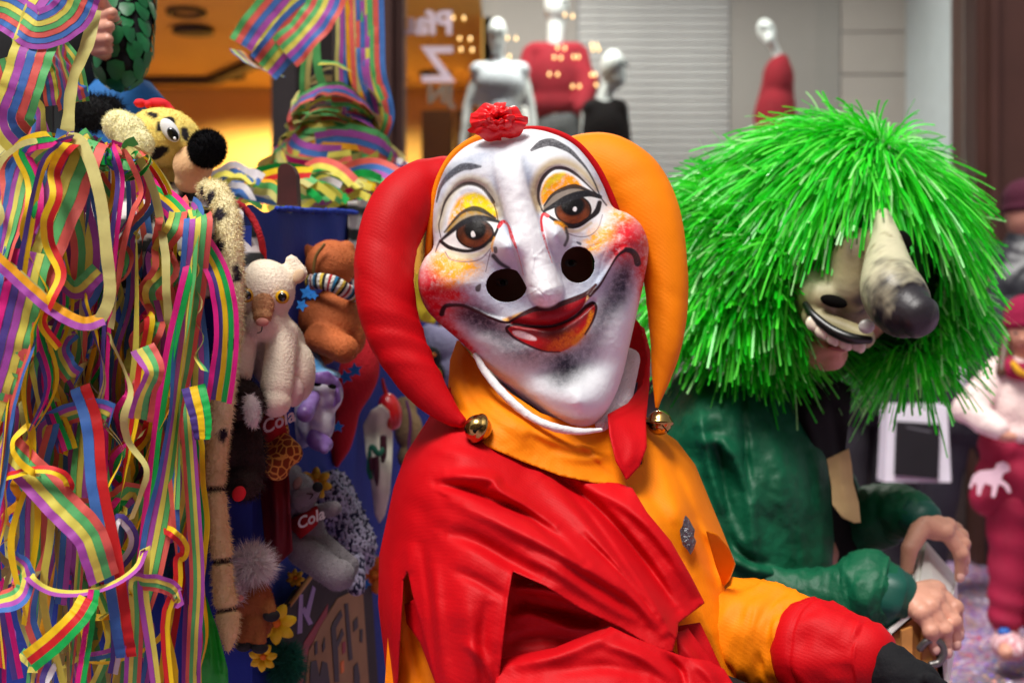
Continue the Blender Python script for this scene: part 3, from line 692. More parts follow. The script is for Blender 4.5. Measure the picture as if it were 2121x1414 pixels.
fill([(1187 + 38 * math.cos(a), 435 + 31 * math.sin(a)) for a in np.linspace(0, 6.28, 17)[:-1]], (80, 38, 16), 1, 2)
fill([(1187 + 32 * math.cos(a), 445 + 20 * math.sin(a)) for a in np.linspace(0, 6.28, 17)[:-1]], (138, 66, 32), 0.85, 12, 0.4)
fill([(1186 + 25 * math.cos(a), 426 + 22 * math.sin(a)) for a in np.linspace(0, 6.28, 17)[:-1]], (16, 12, 12), 1, 6)
line([(1187 + 37 * math.cos(a), 435 + 30 * math.sin(a)) for a in np.linspace(0, 6.28, 25)], 3, 3, (28, 16, 12), 0.9)
fill([(1187, 431), (1192, 428), (1195, 433), (1192, 438), (1187, 436)], (246, 242, 238), 1, 1.5)
line([(1126, 438), (1149, 425), (1173, 412), (1197, 404), (1221, 401), (1243, 408)], 9, 8, (28, 26, 30), 1, 2, [4, 9, 12, 13, 11, 7])
line([(1127, 440), (1149, 456), (1173, 468), (1197, 467), (1221, 452), (1236, 438), (1242, 420)], 6, 7, (32, 24, 26), 1, 2, [4, 6, 8, 8, 7, 10, 8])
line([(1172, 477), (1198, 478), (1224, 462)], 7, 5, (206, 186, 150), 0.8, 4)
line([(1172, 482), (1197, 490), (1221, 488), (1239, 472), (1248, 445)], 2, 1.5, (120, 108, 118), 0.8, 1.5)
# nose details
line([(1033, 469), (1042, 459), (1052, 466), (1060, 490), (1069, 512)], 6, 5, (206, 28, 40), 1, 1.5, [7, 6, 4, 6, 4], 0.2)
line([(1069, 512), (1076, 536), (1084, 569)], 2, 1, (206, 60, 70), 0.7, 1.5, None, 0.5)
line([(1134, 447), (1125, 444), (1121, 456), (1123, 477)], 5, 5, (210, 30, 44), 1, 1.5, [7, 5, 4, 5])
line([(1124, 480), (1129, 500), (1137, 524), (1144, 545)], 5, 1, (206, 40, 54), 0.9, 1.5, None, 0.5)
line([(1150, 462), (1160, 463), (1170, 472)], 6, 8, (248, 160, 20), 0.9, 5, None, 0.3)
line([(1024, 492), (1019, 508), (1020, 520)], 3, 4, (236, 160, 40), 0.8, 3)
line([(1022, 530), (1036, 545), (1054, 556)], 8, 6, (36, 38, 46), 0.95, 4)
line([(1172, 472), (1176, 492), (1170, 508)], 5, 5, (50, 46, 48), 0.9, 3)
fill([(1022, 512), (1029, 512), (1030, 523), (1024, 524)], (60, 62, 70), 0.9, 2); fill([(985, 594), (996, 588), (994, 603), (986, 603)], (70, 56, 52), 0.9, 2); fill([(1194, 500), (1204, 503), (1203, 508), (1196, 505)], (60, 60, 76), 0.9, 2)
# mouth
fill([(1040, 662), (1056, 655), (1086, 645), (1060, 668)], (214, 150, 30), 0.9, 5, 0.3); line([(1205, 628), (1220, 612), (1232, 600)], 9, 5, (226, 170, 30), 0.9, 4, None, 0.3)
fill([(1054, 668), (1086, 650), (1112, 639), (1140, 640), (1165, 628), (1190, 619), (1215, 606), (1207, 636), (1181, 659), (1145, 674), (1098, 676)], (150, 6, 20), 1, 2.5)
line([(1054, 667), (1086, 649), (1112, 639), (1140, 638), (1165, 628), (1190, 619), (1216, 607), (1234, 590)], 7, 7, (62, 22, 24), 1, 2, [3, 7, 9, 9, 9, 9, 8, 5])
fill([(1051, 678), (1068, 672), (1098, 676), (1145, 675), (1187, 658), (1213, 635), (1228, 626), (1236, 638), (1228, 664), (1210, 694), (1187, 715), (1160, 729), (1127, 727), (1092, 713), (1065, 698)], (186, 10, 18), 1, 2.5)
fill([(1060, 678), (1098, 680), (1145, 680), (1187, 664), (1222, 634), (1226, 645), (1190, 684), (1150, 702), (1110, 700), (1075, 690)], (78, 20, 26), 0.85, 14, 0.2)
air(1172, 708, 34, 14, -20, (232, 120, 10), 0.95, 0.9); line([(1226, 648), (1216, 680), (1190, 710)], 8, 10, (240, 150, 20), 0.9, 6, None, 0.45)
fill([(1062, 686), (1078, 686), (1096, 692), (1110, 700), (1108, 705), (1088, 702), (1068, 695)], (236, 206, 204), 0.95, 4, 0.35)
line([(1051, 686), (1050, 678), (1066, 672), (1098, 676), (1145, 675), (1187, 658), (1214, 634)], 5, 5, (52, 18, 22), 1, 2)
line([(1214, 634), (1228, 627), (1235, 638), (1228, 664), (1212, 692)], 6, 3, (60, 22, 22), 1, 2); line([(1051, 686), (1065, 699), (1092, 714), (1127, 727), (1160, 729)], 5, 2, (60, 20, 26), 1, 2)
line([(915, 650), (918, 640), (923, 634), (931, 632)], 9, 7, (44, 26, 26), 1, 2); line([(931, 632), (958, 633), (985, 643), (1014, 657), (1038, 666), (1056, 668)], 6, 4, (56, 24, 28), 1, 2)
line([(1321, 545), (1317, 530), (1308, 520), (1297, 517)], 12, 9, (42, 24, 26), 1, 2); line([(1297, 517), (1279, 530), (1264, 554), (1243, 590), (1222, 611)], 6, 5, (56, 26, 28), 1, 2, [7, 4, 3, 4, 7])
nose_a = np.clip((wn_ * 1.22 - e_n) / 6.0, 0, 1) * np.clip((t_n - 0.12) * 4, 0, 1)
keep_ = CP.copy(); lay(nose_a, (234, 233, 234))
rl_ = np.zeros(len(X))
for pts in ([(1033, 469), (1042, 459), (1052, 466), (1060, 490), (1069, 512), (1084, 569)], [(1134, 447), (1125, 444), (1121, 456), (1123, 477), (1129, 500), (1144, 545)]): rl_ = np.maximum(rl_, np.clip((7 - seg_dist(X, Y, catmull(pts, 30))[0]) / 2, 0, 1))
CP = CP * (1 - rl_[:, None]) + keep_ * rl_[:, None]
lay(np.clip((Y - 560) / 40, 0, 1) * nose_a * np.clip(n1 * 1.5 + 0.1, 0, 0.35), (196, 190, 188))
lay(np.clip(n3_ * 2 - 0.9, 0, 1) * 0.25, (150, 150, 160))
# mesh: rings, turned-back rim, thickness
rimF = [(1.004, 8), (0.99, 30), (0.955, 62), (0.93, 100), (0.90, 160), (0.86, 235)]
d_front = D0 - h * D0 / F * 1.0
V = [PA(X, Y, d_front)]; CPs = [CP]; xy = np.stack([X, Y], -1)
for s_, back_ in rimF:
    bx, by = MASKC[0] + np.cos(th) * R_ * s_, MASKC[1] + np.sin(th) * R_ * s_
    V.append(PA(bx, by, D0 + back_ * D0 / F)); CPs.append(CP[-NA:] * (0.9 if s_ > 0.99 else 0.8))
V = np.vstack(V); CPs = np.vstack(CPs); rows = NRG + len(rimF)
fc = [(0, 1 + (j + 1) % NA, 1 + j) for j in range(NA)]
inh = np.zeros(len(X), bool)
nb_ = seg_dist(X, Y, catmull([(1040, 540), (1072, 562), (1097, 606), (1112, 640)], 20)); nr_ = seg_dist(X, Y, catmull([(1172, 505), (1161, 526), (1160, 570), (1163, 612)], 20))
for (cx_, cy_, rx_, ry_), (e_, t_, s__), sg in ((holeL, nb_, 1), (holeR, nr_, -1)):
    inh |= ((((X - cx_) / rx_) ** 2 + ((Y - cy_) / ry_) ** 2) < 1) & (s__ * sg > 0)
for k in range(rows - 1):
    for j in range(NA):
        a, b_, c_, d_ = 1 + k * NA + j, 1 + k * NA + (j + 1) % NA, 1 + (k + 1) * NA + (j + 1) % NA, 1 + (k + 1) * NA + j
        if k < NRG - 1 and inh[a] and inh[b_] and inh[c_] and inh[d_]: continue
        fc.append((a, b_, c_, d_))
me = bpy.data.meshes.new('mask'); me.from_pydata(V.tolist(), [], fc); me.update(); setcol(me, CPs)
bm = bmesh.new(); bm.from_mesh(me)
bmesh.ops.delete(bm, geom=[v for v in bm.verts if not v.link_faces], context='VERTS')
bmesh.ops.recalc_face_normals(bm, faces=list(bm.faces)); bm.to_mesh(me); bm.free()
mk = link('mask', me, mat('lacquered_mask_paint', rough=0.5, var=0.03, vscale=30, vcol=True, bump=0.11, bscale=130, coat=0.05, spec=0.25), jest)
md = mk.modifiers.new('thickness', 'SOLIDIFY'); md.thickness = 0.0035; md.offset = -1
mk['label'] = 'white papier mache mask with painted eyes, red cheeks and long nose'

# body inside the costume: one continuous figure, seated
bs = jest.location
blob('body', [E(1120, 560, 2.30, 120, 165, 120, 12), C((1150, 700, 2.30), (1165, 860, 2.32), 70, 80), E(1150, 1130, 2.30, 250, 290, 150, -8), C((970, 1010, 2.20), (960, 1330, 2.10), 80, 60), C((960, 1330, 2.08), (1250, 1400, 1.96), 58, 48),
     C((1330, 1000, 2.36), (1450, 1330, 2.22), 80, 60), C((1450, 1330, 2.20), (1780, 1360, 2.00), 58, 40), CW((bs.x - 0.02, 2.35, 0.60), (bs.x + 0.02, 2.33, 0.52), 0.17),
     CW((bs.x - 0.02, 2.30, 0.52), (bs.x + 0.26, 1.95, 0.50), 0.095, 0.07), CW((bs.x + 0.26, 1.95, 0.50), (bs.x + 0.24, 1.95, 0.10), 0.065, 0.045), CW((bs.x + 0.24, 1.93, 0.06), (bs.x + 0.30, 1.80, 0.05), 0.045, 0.04),
     CW((bs.x + 0.10, 2.40, 0.52), (bs.x + 0.44, 2.16, 0.50), 0.095, 0.07), CW((bs.x + 0.44, 2.16, 0.50), (bs.x + 0.43, 2.16, 0.10), 0.065, 0.045), CW((bs.x + 0.43, 2.14, 0.06), (bs.x + 0.48, 2.02, 0.05), 0.045, 0.04)], blkc, jest, 0.010, 4)
# eyes of the wearer in the dark behind the openings
fcsk = mat('shaded_face_skin', (164, 108, 84), rough=0.6)  # skin toned darker to carry the shade behind the mask
face = blob('face', [E(1112, 560, 2.19, 118, 130, 50, 12)], fcsk, jest, 0.006, 2)
for (px, py) in ((1040, 585), (1182, 545)): 
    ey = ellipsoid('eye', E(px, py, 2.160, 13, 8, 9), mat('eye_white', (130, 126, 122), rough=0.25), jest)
    ellipsoid('iris', E(px + 1, py, 2.155, 6, 6, 6), mat('iris_dark', (40, 30, 26), rough=0.2), ey)

# hood shell behind the mask, in red, with coloured piping along the mask's edge
blob('hood', [E(1090, 470, 2.34, 168, 190, 100, 10), E(1095, 560, 2.36, 150, 200, 100, 10)], redc, jest, 0.008, 3)
tube('hood_piping', [(1046, 272, D0, 5), (1012, 279, D0 - .004, 7), (975, 293, D0 - .004, 7.5), (938, 322, D0 - .002, 7.5), (912, 366, D0 + .002, 7.5), (899, 412, D0 + .005, 7.5), (892, 470, D0 + .01, 7.5), (887, 520, D0 + .02, 7), (882, 548, D0 + .03, 5)], orac, jest, 60, 10)
tube('hood_piping', [(1050, 276, D0, 4), (1090, 266, D0 - .004, 5), (1140, 271, D0 - .004, 6), (1190, 295, D0 - .003, 7), (1230, 338, D0, 7), (1256, 385, D0 + .003, 7), (1275, 428, D0 + .008, 6), (1282, 445, D0 + .02, 4)], redc, jest, 50, 10)
relief('hood_edge', [(890, 540), (900, 440), (925, 365), (905, 420), (912, 520), (905, 545)], [(890, 540, 2.14), (925, 365, 2.13), (905, 440, 2.14), (912, 520, 2.16)], redc, jest, 5, thick=0.003)

def horn_disp(seed, amp, folds):
    def f(t, a):
        q = amp * mnoise.noise((t * 7 + seed, math.cos(a) * 1.6, math.sin(a) * 1.6)) + amp * 0.5 * mnoise.noise((t * 26 + seed, math.cos(a) * 1.5, math.sin(a) * 1.5))
        for (t0, w, hh, a0) in folds: q += hh * math.exp(-((t + 0.05 * math.sin(a - a0) - t0) / w) ** 2) * (0.5 + 0.5 * math.cos(a - a0))
        return q
    return f
hl = tube('hood_horn', [(985, 380, 2.23, 44), (935, 380, 2.20, 56), (876, 394, 2.17, 64), (828, 440, 2.14, 67), (800, 515, 2.12, 64), (797, 595, 2.10, 62), (812, 675, 2.09, 60), (846, 748, 2.08, 51), (889, 812, 2.07, 39), (932, 858, 2.06, 23), (955, 874, 2.055, 13)], redc, jest, 110, 40,
          horn_disp(1.0, 0.035, [(0.60, 0.012, 0.05, 0.2), (0.64, 0.010, -0.06, 0.3), (0.67, 0.012, 0.05, 0.0), (0.70, 0.010, -0.05, 0.2), (0.73, 0.012, 0.05, 0.4), (0.45, 0.012, -0.03, 0.0), (0.36, 0.012, -0.03, -.5), (0.2, 0.02, -0.05, 0.5), (0.52, 0.012, -0.035, 0.8)]))
hl['label'] = 'red stuffed horn of the hood'
hr = tube('hood_horn', [(1120, 400, 2.26, 50), (1180, 362, 2.24, 70), (1245, 352, 2.22, 76), (1303, 384, 2.20, 76), (1345, 450, 2.18, 66), (1374, 540, 2.16, 50), (1382, 630, 2.15, 43), (1380, 710, 2.14, 33), (1371, 775, 2.135, 21), (1363, 825, 2.13, 8), (1361, 842, 2.13, 4)], orac, jest, 110, 40,
          horn_disp(7.0, 0.03, [(0.55, 0.015, -0.03, 0), (0.62, 0.012, -0.03, 0), (0.68, 0.012, 0.03, 0.4), (0.76, 0.012, -0.04, 0), (0.45, 0.02, -0.02, 0.5), (0.3, 0.02, -0.02, 0)]))
hr['label'] = 'orange stuffed horn of the hood'
tube('seam', [(1225, 400, 2.155, 1), (1290, 470, 2.14, 1), (1330, 540, 2.125, 1)], orac, hr, 20, 6)
# brass bells
brass = mat('brass', (176, 144, 84), rough=0.16, metal=1.0, var=0.15, vscale=40, bump=0.02, bscale=60)
hole = mat('hollow_shade', (8, 6, 5), rough=0.9, spec=0.1)  # near-black solids carry the shade inside slots and eye openings
def bell(c, r, axis, slot, parent):
    s = c.y / F; R0 = r * s; prof = []
    for k in range(25):
        a = math.pi * k / 24; rr = R0 * math.sin(a); 
        if 11 <= k <= 13: rr = R0 * (1.10 if k != 12 else 1.13)
        prof.append((max(rr, 0.0002), -R0 * math.cos(a)))
    b = lathe('bell', prof, c, axis, brass, parent, 36)
    sl_ = Vector(slot).normalized(); fx = Vector((0, -1, 0))
    q = [c + (sl_ * (R0 * 0.98 * math.sin(t)) + sl_.cross(Vector((1, 0, 0)) if abs(sl_.x) < .5 else Vector((0, -1, 0))) * 0) for t in (0,)]
    n_ = 9; u = sl_; w = (Vector((0, -1, 0)) - u * u.dot(Vector((0, -1, 0)))).normalized()
    pts = [(*(c + (u * math.sin(t) + w * math.cos(t)) * R0 * 0.985), R0 * (0.055 if k not in (0,) else 0.16)) for k, t in enumerate(np.linspace(-0.15, 1.25, n_))]
    tube('slot', pts, hole, b, 16, 8, world=True)
    return b
bell(P(990, 887, 2.03), 29, (-0.80, -0.45, 0.35), (0.75, -0.1, 0.50), hl)
b2 = bell(P(1366, 875, 2.13), 26, (0.05, 0.1, 1), (0.6, 0.0, -0.7), hr)
tube('cord', [(1361, 838, 2.13, 2), (1363, 850, 2.13, 2)], brass, b2, 6, 6)
# satin rosette: overlapping ruffled petals
ros = thing('tmp', (0, 0, 0), '', ''); bpy.data.objects.remove(ros)
sat = mat('red_satin', (232, 8, 18), rough=0.34, var=0.05, sheen=0.2, bump=0.04, bscale=100)
rc = P(1030, 253, 2.08); us = 2.08 / F
rosette = ellipsoid('rosette', ('e', rc + Vector((0, -0.004, 0)), (26 * us, 22 * us, 16 * us), 0), sat, jest)
RR = random.Random(3)
for k in range(18):
    ring = 0 if k < 8 else (1 if k < 14 else 1.7); a0 = 2 * math.pi * k / 8 + 0.3 if ring == 0 else 2 * math.pi * k / 6; L0 = (56 if ring == 0 else 36 if ring == 1 else 22) * us * RR.uniform(0.85, 1.15); ph = RR.uniform(0, 6.28)
    u = Vector((math.cos(a0) * 1.1, 0, math.sin(a0) * 0.62)); w = Vector((-math.sin(a0), 0, math.cos(a0) * 0.75)); V, Fc = [], []; nu, nv = 18, 10
    for i in range(nu):
        s_ = (i / (nu - 1) - 0.5) * 2
        for j in range(nv):
            v_ = j / (nv - 1); wd = L0 * 0.62 * (v_ ** 0.6)
            V.append(rc + u * (L0 * v_ * (1 - 0.18 * s_ * s_)) + w * (wd * s_) + Vector((0, -0.004 - 0.012 * ring - 0.024 * math.sin(v_ * 2.7) + 0.010 * s_ * s_ * v_ - 0.0035 * math.sin(s_ * 6 + ph) * v_, 0.002 * math.sin(s_ * 5 + ph) * v_)))
    for i in range(nu - 1):
        for j in range(nv - 1): Fc.append((i * nv + j, (i + 1) * nv + j, (i + 1) * nv + j + 1, i * nv + j + 1))
    mesh('petal', V, Fc, sat, rosette)
tube('ribbon_knot', [(1000, 278, 2.085, 3), (1015, 268, 2.07, 6), (1022, 262, 2.065, 4)], orac, rosette, 14, 8)

# ------------------------------------------------ collar, cape, tunic
relief('neck_scarf', [(948, 700), (975, 735), (1010, 770), (1060, 815), (1120, 855), (1180, 875), (1262, 868), (1275, 930), (1300, 1010), (1230, 1000), (1160, 985), (1080, 955), (1010, 925), (965, 895), (945, 850), (928, 800), (932, 745)],
       [(948, 710, 2.20), (935, 800, 2.15), (960, 890, 2.06), (1000, 780, 2.14), (1060, 880, 2.04), (1100, 950, 2.03), (1180, 890, 2.06), (1200, 985, 2.03), (1262, 880, 2.10), (1290, 1000, 2.05)], orac, jest, 5,
       [([(945, 730), (975, 800), (1030, 860), (1100, 910)], 10, 14, 12), ([(940, 780), (975, 850), (1040, 905)], 8, 12, 10), ([(985, 780), (1030, 840), (1100, 890), (1180, 920)], 8, 12, 9), ([(1100, 890), (1180, 925), (1270, 920)], 10, 10, 10), ([(1150, 940), (1220, 950), (1280, 930)], 8, 10, 8), ([(960, 760), (1000, 830), (1060, 880)], 5, 6, -7), ([(1180, 900), (1230, 940), (1275, 985)], 9, 6, 9)],
       [([(948, 700), (930, 745), (928, 800), (945, 850)], 30, 0.06)], [(3, 40), (1.2, 15)], 0.002)
liner = mat('white_quilted_liner', (226, 224, 222), rough=0.7, bump=0.3, bscale=90)
tube('collar_liner', [(985, 735, 2.10, 6), (1003, 766, 2.085, 8), (1036, 808, 2.065, 9), (1072, 842, 2.05, 9), (1108, 868, 2.04, 8), (1150, 885, 2.03, 9), (1200, 893, 2.03, 7), (1245, 890, 2.04, 4)], liner, jest, 90, 14, lambda t, a: 0.035 * math.sin(t * 90) + 0.05 * math.sin(a * 3 + t * 20))
blob('fleece_collar', [C((1302, 745, 2.20), (1285, 830, 2.14), 26, 26), C((1285, 830, 2.14), (1245, 880, 2.09), 26, 16), C((1305, 800, 2.22), (1290, 860, 2.16), 22, 18)], mat('white_fleece', (232, 226, 226), rough=0.95, bump=0.6, bscale=260, sheen=0.5), jest, 0.004, 3)
relief('shirt_collar', [(1300, 800), (1322, 790), (1315, 830), (1285, 855), (1295, 830)], [(1300, 800, 2.19), (1322, 790, 2.19), (1285, 855, 2.13)], mat('navy_cloth', (40, 38, 72), rough=0.8), jest, 4, thick=0.003)
relief('stand_collar', [(1310, 660), (1330, 690), (1338, 740), (1330, 795), (1300, 835), (1258, 858), (1262, 900), (1275, 955), (1298, 995), (1325, 965), (1340, 925), (1338, 870), (1345, 800), (1348, 730), (1335, 680)],
       [(1310, 660, 2.26), (1338, 740, 2.20), (1300, 835, 2.12), (1258, 858, 2.075), (1275, 955, 2.03), (1298, 995, 2.03), (1340, 925, 2.06), (1345, 800, 2.18), (1335, 680, 2.25)], redc, jest, 4,
       [([(1265, 862), (1310, 840), (1338, 800), (1343, 740)], 4, 5, 4, 0.2), ([(1262, 870), (1270, 920), (1290, 975)], 4, 5, 4, 0.2), ([(1290, 880), (1310, 920), (1300, 970)], 12, 12, 5)], [], [(2, 30)], 0.004)
collar_in = relief('hood_lining', [(1300, 640), (1325, 670), (1340, 735), (1332, 795), (1300, 832), (1280, 800), (1300, 720)], [(1300, 640, 2.24), (1340, 735, 2.24), (1300, 832, 2.17), (1290, 720, 2.26)], redc, jest, 5, [], [], [(3, 30)])
FOLD[0] = 2.3
cape_poly = [(935, 800), (948, 860), (965, 893), (1010, 922), (1080, 952), (1160, 980), (1230, 996), (1282, 1000), (1310, 1010), (1340, 1060), (1390, 1120), (1430, 1190), (1460, 1248), (1405, 1290), (1404, 1310), (1392, 1352), (1350, 1338), (1290, 1302), (1200, 1258),
             (1130, 1213), (1062, 1183), (1052, 1240), (1042, 1330), (1030, 1450), (912, 1450), (892, 1370), (872, 1290), (854, 1230), (845, 1185), (836, 1200), (831, 1290), (823, 1450), (806, 1450), (795, 1350), (783, 1250), (785, 1150), (800, 1080), (815, 1010), (840, 940), (885, 870), (915, 815)]
relief('cape', cape_poly, [(890, 880, 2.10), (850, 1000, 2.04), (830, 1150, 2.03), (815, 1400, 2.03), (950, 930, 2.02), (950, 1050, 1.945), (950, 1150, 1.91), (940, 1260, 1.89), (930, 1420, 1.89), (1045, 1200, 1.88), (1030, 1420, 1.87), (1090, 965, 2.03), (1100, 1060, 1.95), (1150, 1180, 1.88), (1240, 1010, 2.04), (1300, 1150, 1.96),
       (1280, 1290, 1.89), (1400, 1200, 1.98), (1460, 1248, 2.00), (1390, 1340, 1.90), (1310, 1020, 2.03), (870, 1240, 1.96)], redc, jest, 4,
       [([(925, 985), (975, 985), (1019, 992), (1037, 1014), (1091, 1050), (1150, 1090)], 10, 14, 15), ([(905, 1003), (960, 1012), (1030, 1040), (1110, 1075), (1210, 1165)], 12, 9, -17), ([(938, 1034), (1064, 1094), (1153, 1139), (1234, 1186), (1310, 1236), (1378, 1302)], 34, 16, 20),
        ([(925, 1103), (985, 1122), (1050, 1158), (1130, 1200)], 22, 14, -16), ([(1117, 990), (1198, 1067), (1279, 1161), (1350, 1255), (1388, 1325)], 18, 22, 15), ([(1140, 975), (1243, 1058), (1333, 1161), (1402, 1262)], 12, 10, -19), ([(1160, 1000), (1225, 1075), (1300, 1180), (1360, 1270)], 7, 9, -8),
        ([(1198, 991), (1310, 1058), (1386, 1139), (1449, 1244)], 26, 14, 14), ([(1210, 1110), (1270, 1170), (1330, 1240), (1375, 1300)], 6, 8, -8), ([(1062, 1060), (1110, 1085), (1150, 1120)], 7, 5, -7), ([(1085, 1150), (1150, 1180), (1240, 1240), (1330, 1290)], 18, 12, 8),
        ([(853, 1120), (848, 1160), (845, 1190)], 14, 14, 7), ([(898, 1160), (905, 1280), (925, 1430)], 16, 24, 9), ([(875, 1130), (890, 1250), (905, 1420)], 9, 9, -7), ([(815, 1170), (810, 1280), (814, 1420)], 9, 9, 6), ([(960, 1220), (975, 1320), (985, 1440)], 18, 20, 6), ([(1010, 1240), (1000, 1330), (1005, 1440)], 16, 14, -6),
        ([(940, 1180), (1000, 1210), (1050, 1240)], 14, 10, -6), ([(960, 1330), (1000, 1365), (1025, 1420)], 12, 10, 6), ([(1060, 1190), (1050, 1250), (1040, 1330), (1030, 1440)], 4, 5, 3, 0.1), ([(880, 920), (930, 935), (1000, 950)], 12, 16, 4), ([(835, 1030), (870, 1060), (900, 1110)], 22, 22, -5)],
       [([(915, 815), (885, 870), (840, 940), (815, 1010), (800, 1080), (785, 1150), (783, 1250), (795, 1350), (806, 1450)], 62, 0.13)], [(5.5, 90), (2.4, 38), (0.8, 14)], 0.0025)
relief('cape_lining', [(815, 1130), (880, 1140), (935, 1450), (795, 1450)], [(815, 1130, 2.08), (880, 1140, 2.02), (935, 1450, 2.0), (795, 1450, 2.09)], orac, jest, 6, [([(850, 1180), (880, 1300), (920, 1440)], 14, 10, 14), ([(835, 1200), (850, 1330), (880, 1450)], 10, 10, -10)], [], [(4, 40)])
relief('cape_lining', [(838, 1250), (868, 1235), (905, 1340), (930, 1450), (915, 1450), (870, 1330), (842, 1290)], [(838, 1250, 2.05), (868, 1235, 1.985), (905, 1340, 1.96), (930, 1450, 1.94), (870, 1330, 2.0)], redc, jest, 5, [], [], [(3, 30)], 0.002)
relief('sleeve', [(1045, 1180), (1130, 1205), (1200, 1250), (1290, 1295), (1392, 1345), (1420, 1370), (1300, 1400), (1150, 1420), (1020, 1450), (1010, 1300)], [(1045, 1180, 1.945), (1130, 1205, 1.945), (1200, 1260, 1.94), (1290, 1300, 1.94), (1400, 1360, 1.95), (1020, 1420, 1.93), (1100, 1320, 1.93), (1200, 1400, 1.93)], redc, jest, 5,
       [([(1060, 1215), (1130, 1222), (1200, 1240)], 14, 10, 14), ([(1070, 1250), (1130, 1265), (1230, 1285)], 9, 9, -12), ([(1055, 1280), (1110, 1270), (1180, 1300), (1250, 1300)], 12, 14, 9), ([(1050, 1330), (1120, 1320), (1200, 1325)], 14, 14, -8)], [], [(6, 50), (2, 18)], 0.002)
relief('sleeve', [(1035, 1365), (1090, 1352), (1150, 1340), (1210, 1315), (1262, 1295), (1310, 1318), (1370, 1342), (1420, 1360), (1470, 1368), (1500, 1385), (1540, 1450), (1020, 1450), (1028, 1400)], [(1035, 1365, 1.88), (1150, 1345, 1.86), (1262, 1300, 1.87), (1370, 1342, 1.87), (1480, 1380, 1.88), (1100, 1430, 1.83), (1300, 1420, 1.82), (1500, 1440, 1.86)], redc, jest, 5,
       [([(1060, 1375), (1150, 1358), (1262, 1312)], 10, 16, 10), ([(1250, 1330), (1330, 1360), (1400, 1410)], 14, 12, 10), ([(1380, 1360), (1410, 1390), (1420, 1440)], 8, 8, -10), ([(1150, 1390), (1250, 1380), (1350, 1400)], 14, 14, -6), ([(1440, 1372), (1470, 1400), (1490, 1440)], 12, 12, 9)], [([(1035, 1365), (1090, 1352), (1150, 1340), (1210, 1315), (1262, 1295)], 22, 0.03)], [(4, 50), (1.5, 18)], 0.002)
relief('cuff', [(1400, 1310), (1425, 1300), (1470, 1360), (1500, 1410), (1520, 1450), (1460, 1450), (1405, 1360)], [(1400, 1310, 1.95), (1425, 1300, 1.97), (1500, 1410, 1.95), (1460, 1450, 1.93)], redc, jest, 5, [([(1405, 1320), (1440, 1370), (1480, 1440)], 10, 10, 8)], [], [(3, 30)], 0.002)
relief('tunic', [(1335, 860), (1370, 890), (1402, 912), (1440, 962), (1470, 1035), (1495, 1095), (1524, 1168), (1512, 1200), (1500, 1214), (1530, 1310), (1562, 1450), (1400, 1450), (1392, 1310), (1440, 1240), (1380, 1120), (1300, 1015), (1280, 990), (1330, 960)],
       [(1340, 870, 2.14), (1300, 1010, 2.06), (1400, 930, 2.16), (1400, 1060, 2.06), (1460, 1060, 2.13), (1440, 1200, 2.05), (1524, 1168, 2.15), (1430, 1320, 2.02), (1500, 1300, 2.06), (1550, 1440, 2.06), (1420, 1440, 2.0)], orac, jest, 5,
       [([(1350, 920), (1390, 1020), (1440, 1140), (1490, 1300)], 14, 16, 5), ([(1380, 930), (1430, 1040), (1470, 1160), (1520, 1330)], 10, 9, -6), ([(1330, 1000), (1380, 1080), (1430, 1180)], 14, 14, -5), ([(1450, 1085), (1490, 1140), (1505, 1210)], 5, 10, 8), ([(1440, 1240), (1480, 1330), (1520, 1440)], 8, 8, 5)],
       [([(1370, 890), (1402, 912), (1440, 962), (1470, 1035), (1495, 1095), (1524, 1168)], 40, 0.09)], [(3, 60), (1.2, 20)], 0.0025)
relief('tunic_flap', [(1462, 1098), (1485, 1105), (1510, 1135), (1522, 1165), (1514, 1190), (1498, 1215), (1482, 1170)], [(1462, 1098, 2.035), (1522, 1165, 2.08), (1498, 1215, 2.105), (1485, 1150, 2.062)], orac, jest, 4, [], [], [(2, 30)], 0.002)
relief('tunic_hem', [(1400, 1296), (1450, 1288), (1470, 1330), (1500, 1395), (1525, 1450), (1480, 1450), (1440, 1380)], [(1400, 1296, 1.995), (1450, 1288, 2.0), (1525, 1450, 1.99), (1440, 1380, 1.975)], redc, jest, 5, [], [], [(3, 40)], 0.002)
tube('sleeve', [(1470, 1330, 2.16, 120), (1540, 1318, 2.12, 112), (1620, 1330, 2.08, 102), (1690, 1345, 2.04, 92)], orac, jest, 60, 44,
     lambda t, a: cloth_disp(3.0, 0.13, 3.2, 1.5, 0.5)(t, a) * (1 if t < 0.75 else 1 - (t - 0.75) * 2.4))
tube('cuff', [(1682, 1346, 2.04, 106), (1720, 1350, 2.02, 97), (1770, 1356, 2.00, 82), (1798, 1360, 1.99, 74)], redc, jest, 40, 44,
     lambda t, a: cloth_disp(8.0, 0.10, 1.6, 1.6, 0.45)(t, a) * (0.35 + min(0.65, t * 3)) - (0.02 if 0.10 < t < 0.14 else 0))
blob('glove', [C((1780, 1365, 2.00), (1850, 1385, 1.96), 58, 54), E(1890, 1410, 1.94, 66, 50, 50, 25)] + [C((1925, 1405 + 14 * k, 1.90 + 0.012 * k), (1985, 1440 + 14 * k, 1.90 + 0.012 * k), 15, 13) for k in range(4)] + [C((1985, 1440 + 14 * k, 1.90 + 0.012 * k), (1975, 1490 + 14 * k, 1.91 + 0.012 * k), 13, 11) for k in range(4)] + [C((1880, 1440, 1.92), (1930, 1490, 1.90), 17, 14)], blkc, jest, 0.005, 3,
     disp=lambda co: 0.003 * n3(co, 30, 2.0) + 0.002 * n3(co, 70, 5.0))
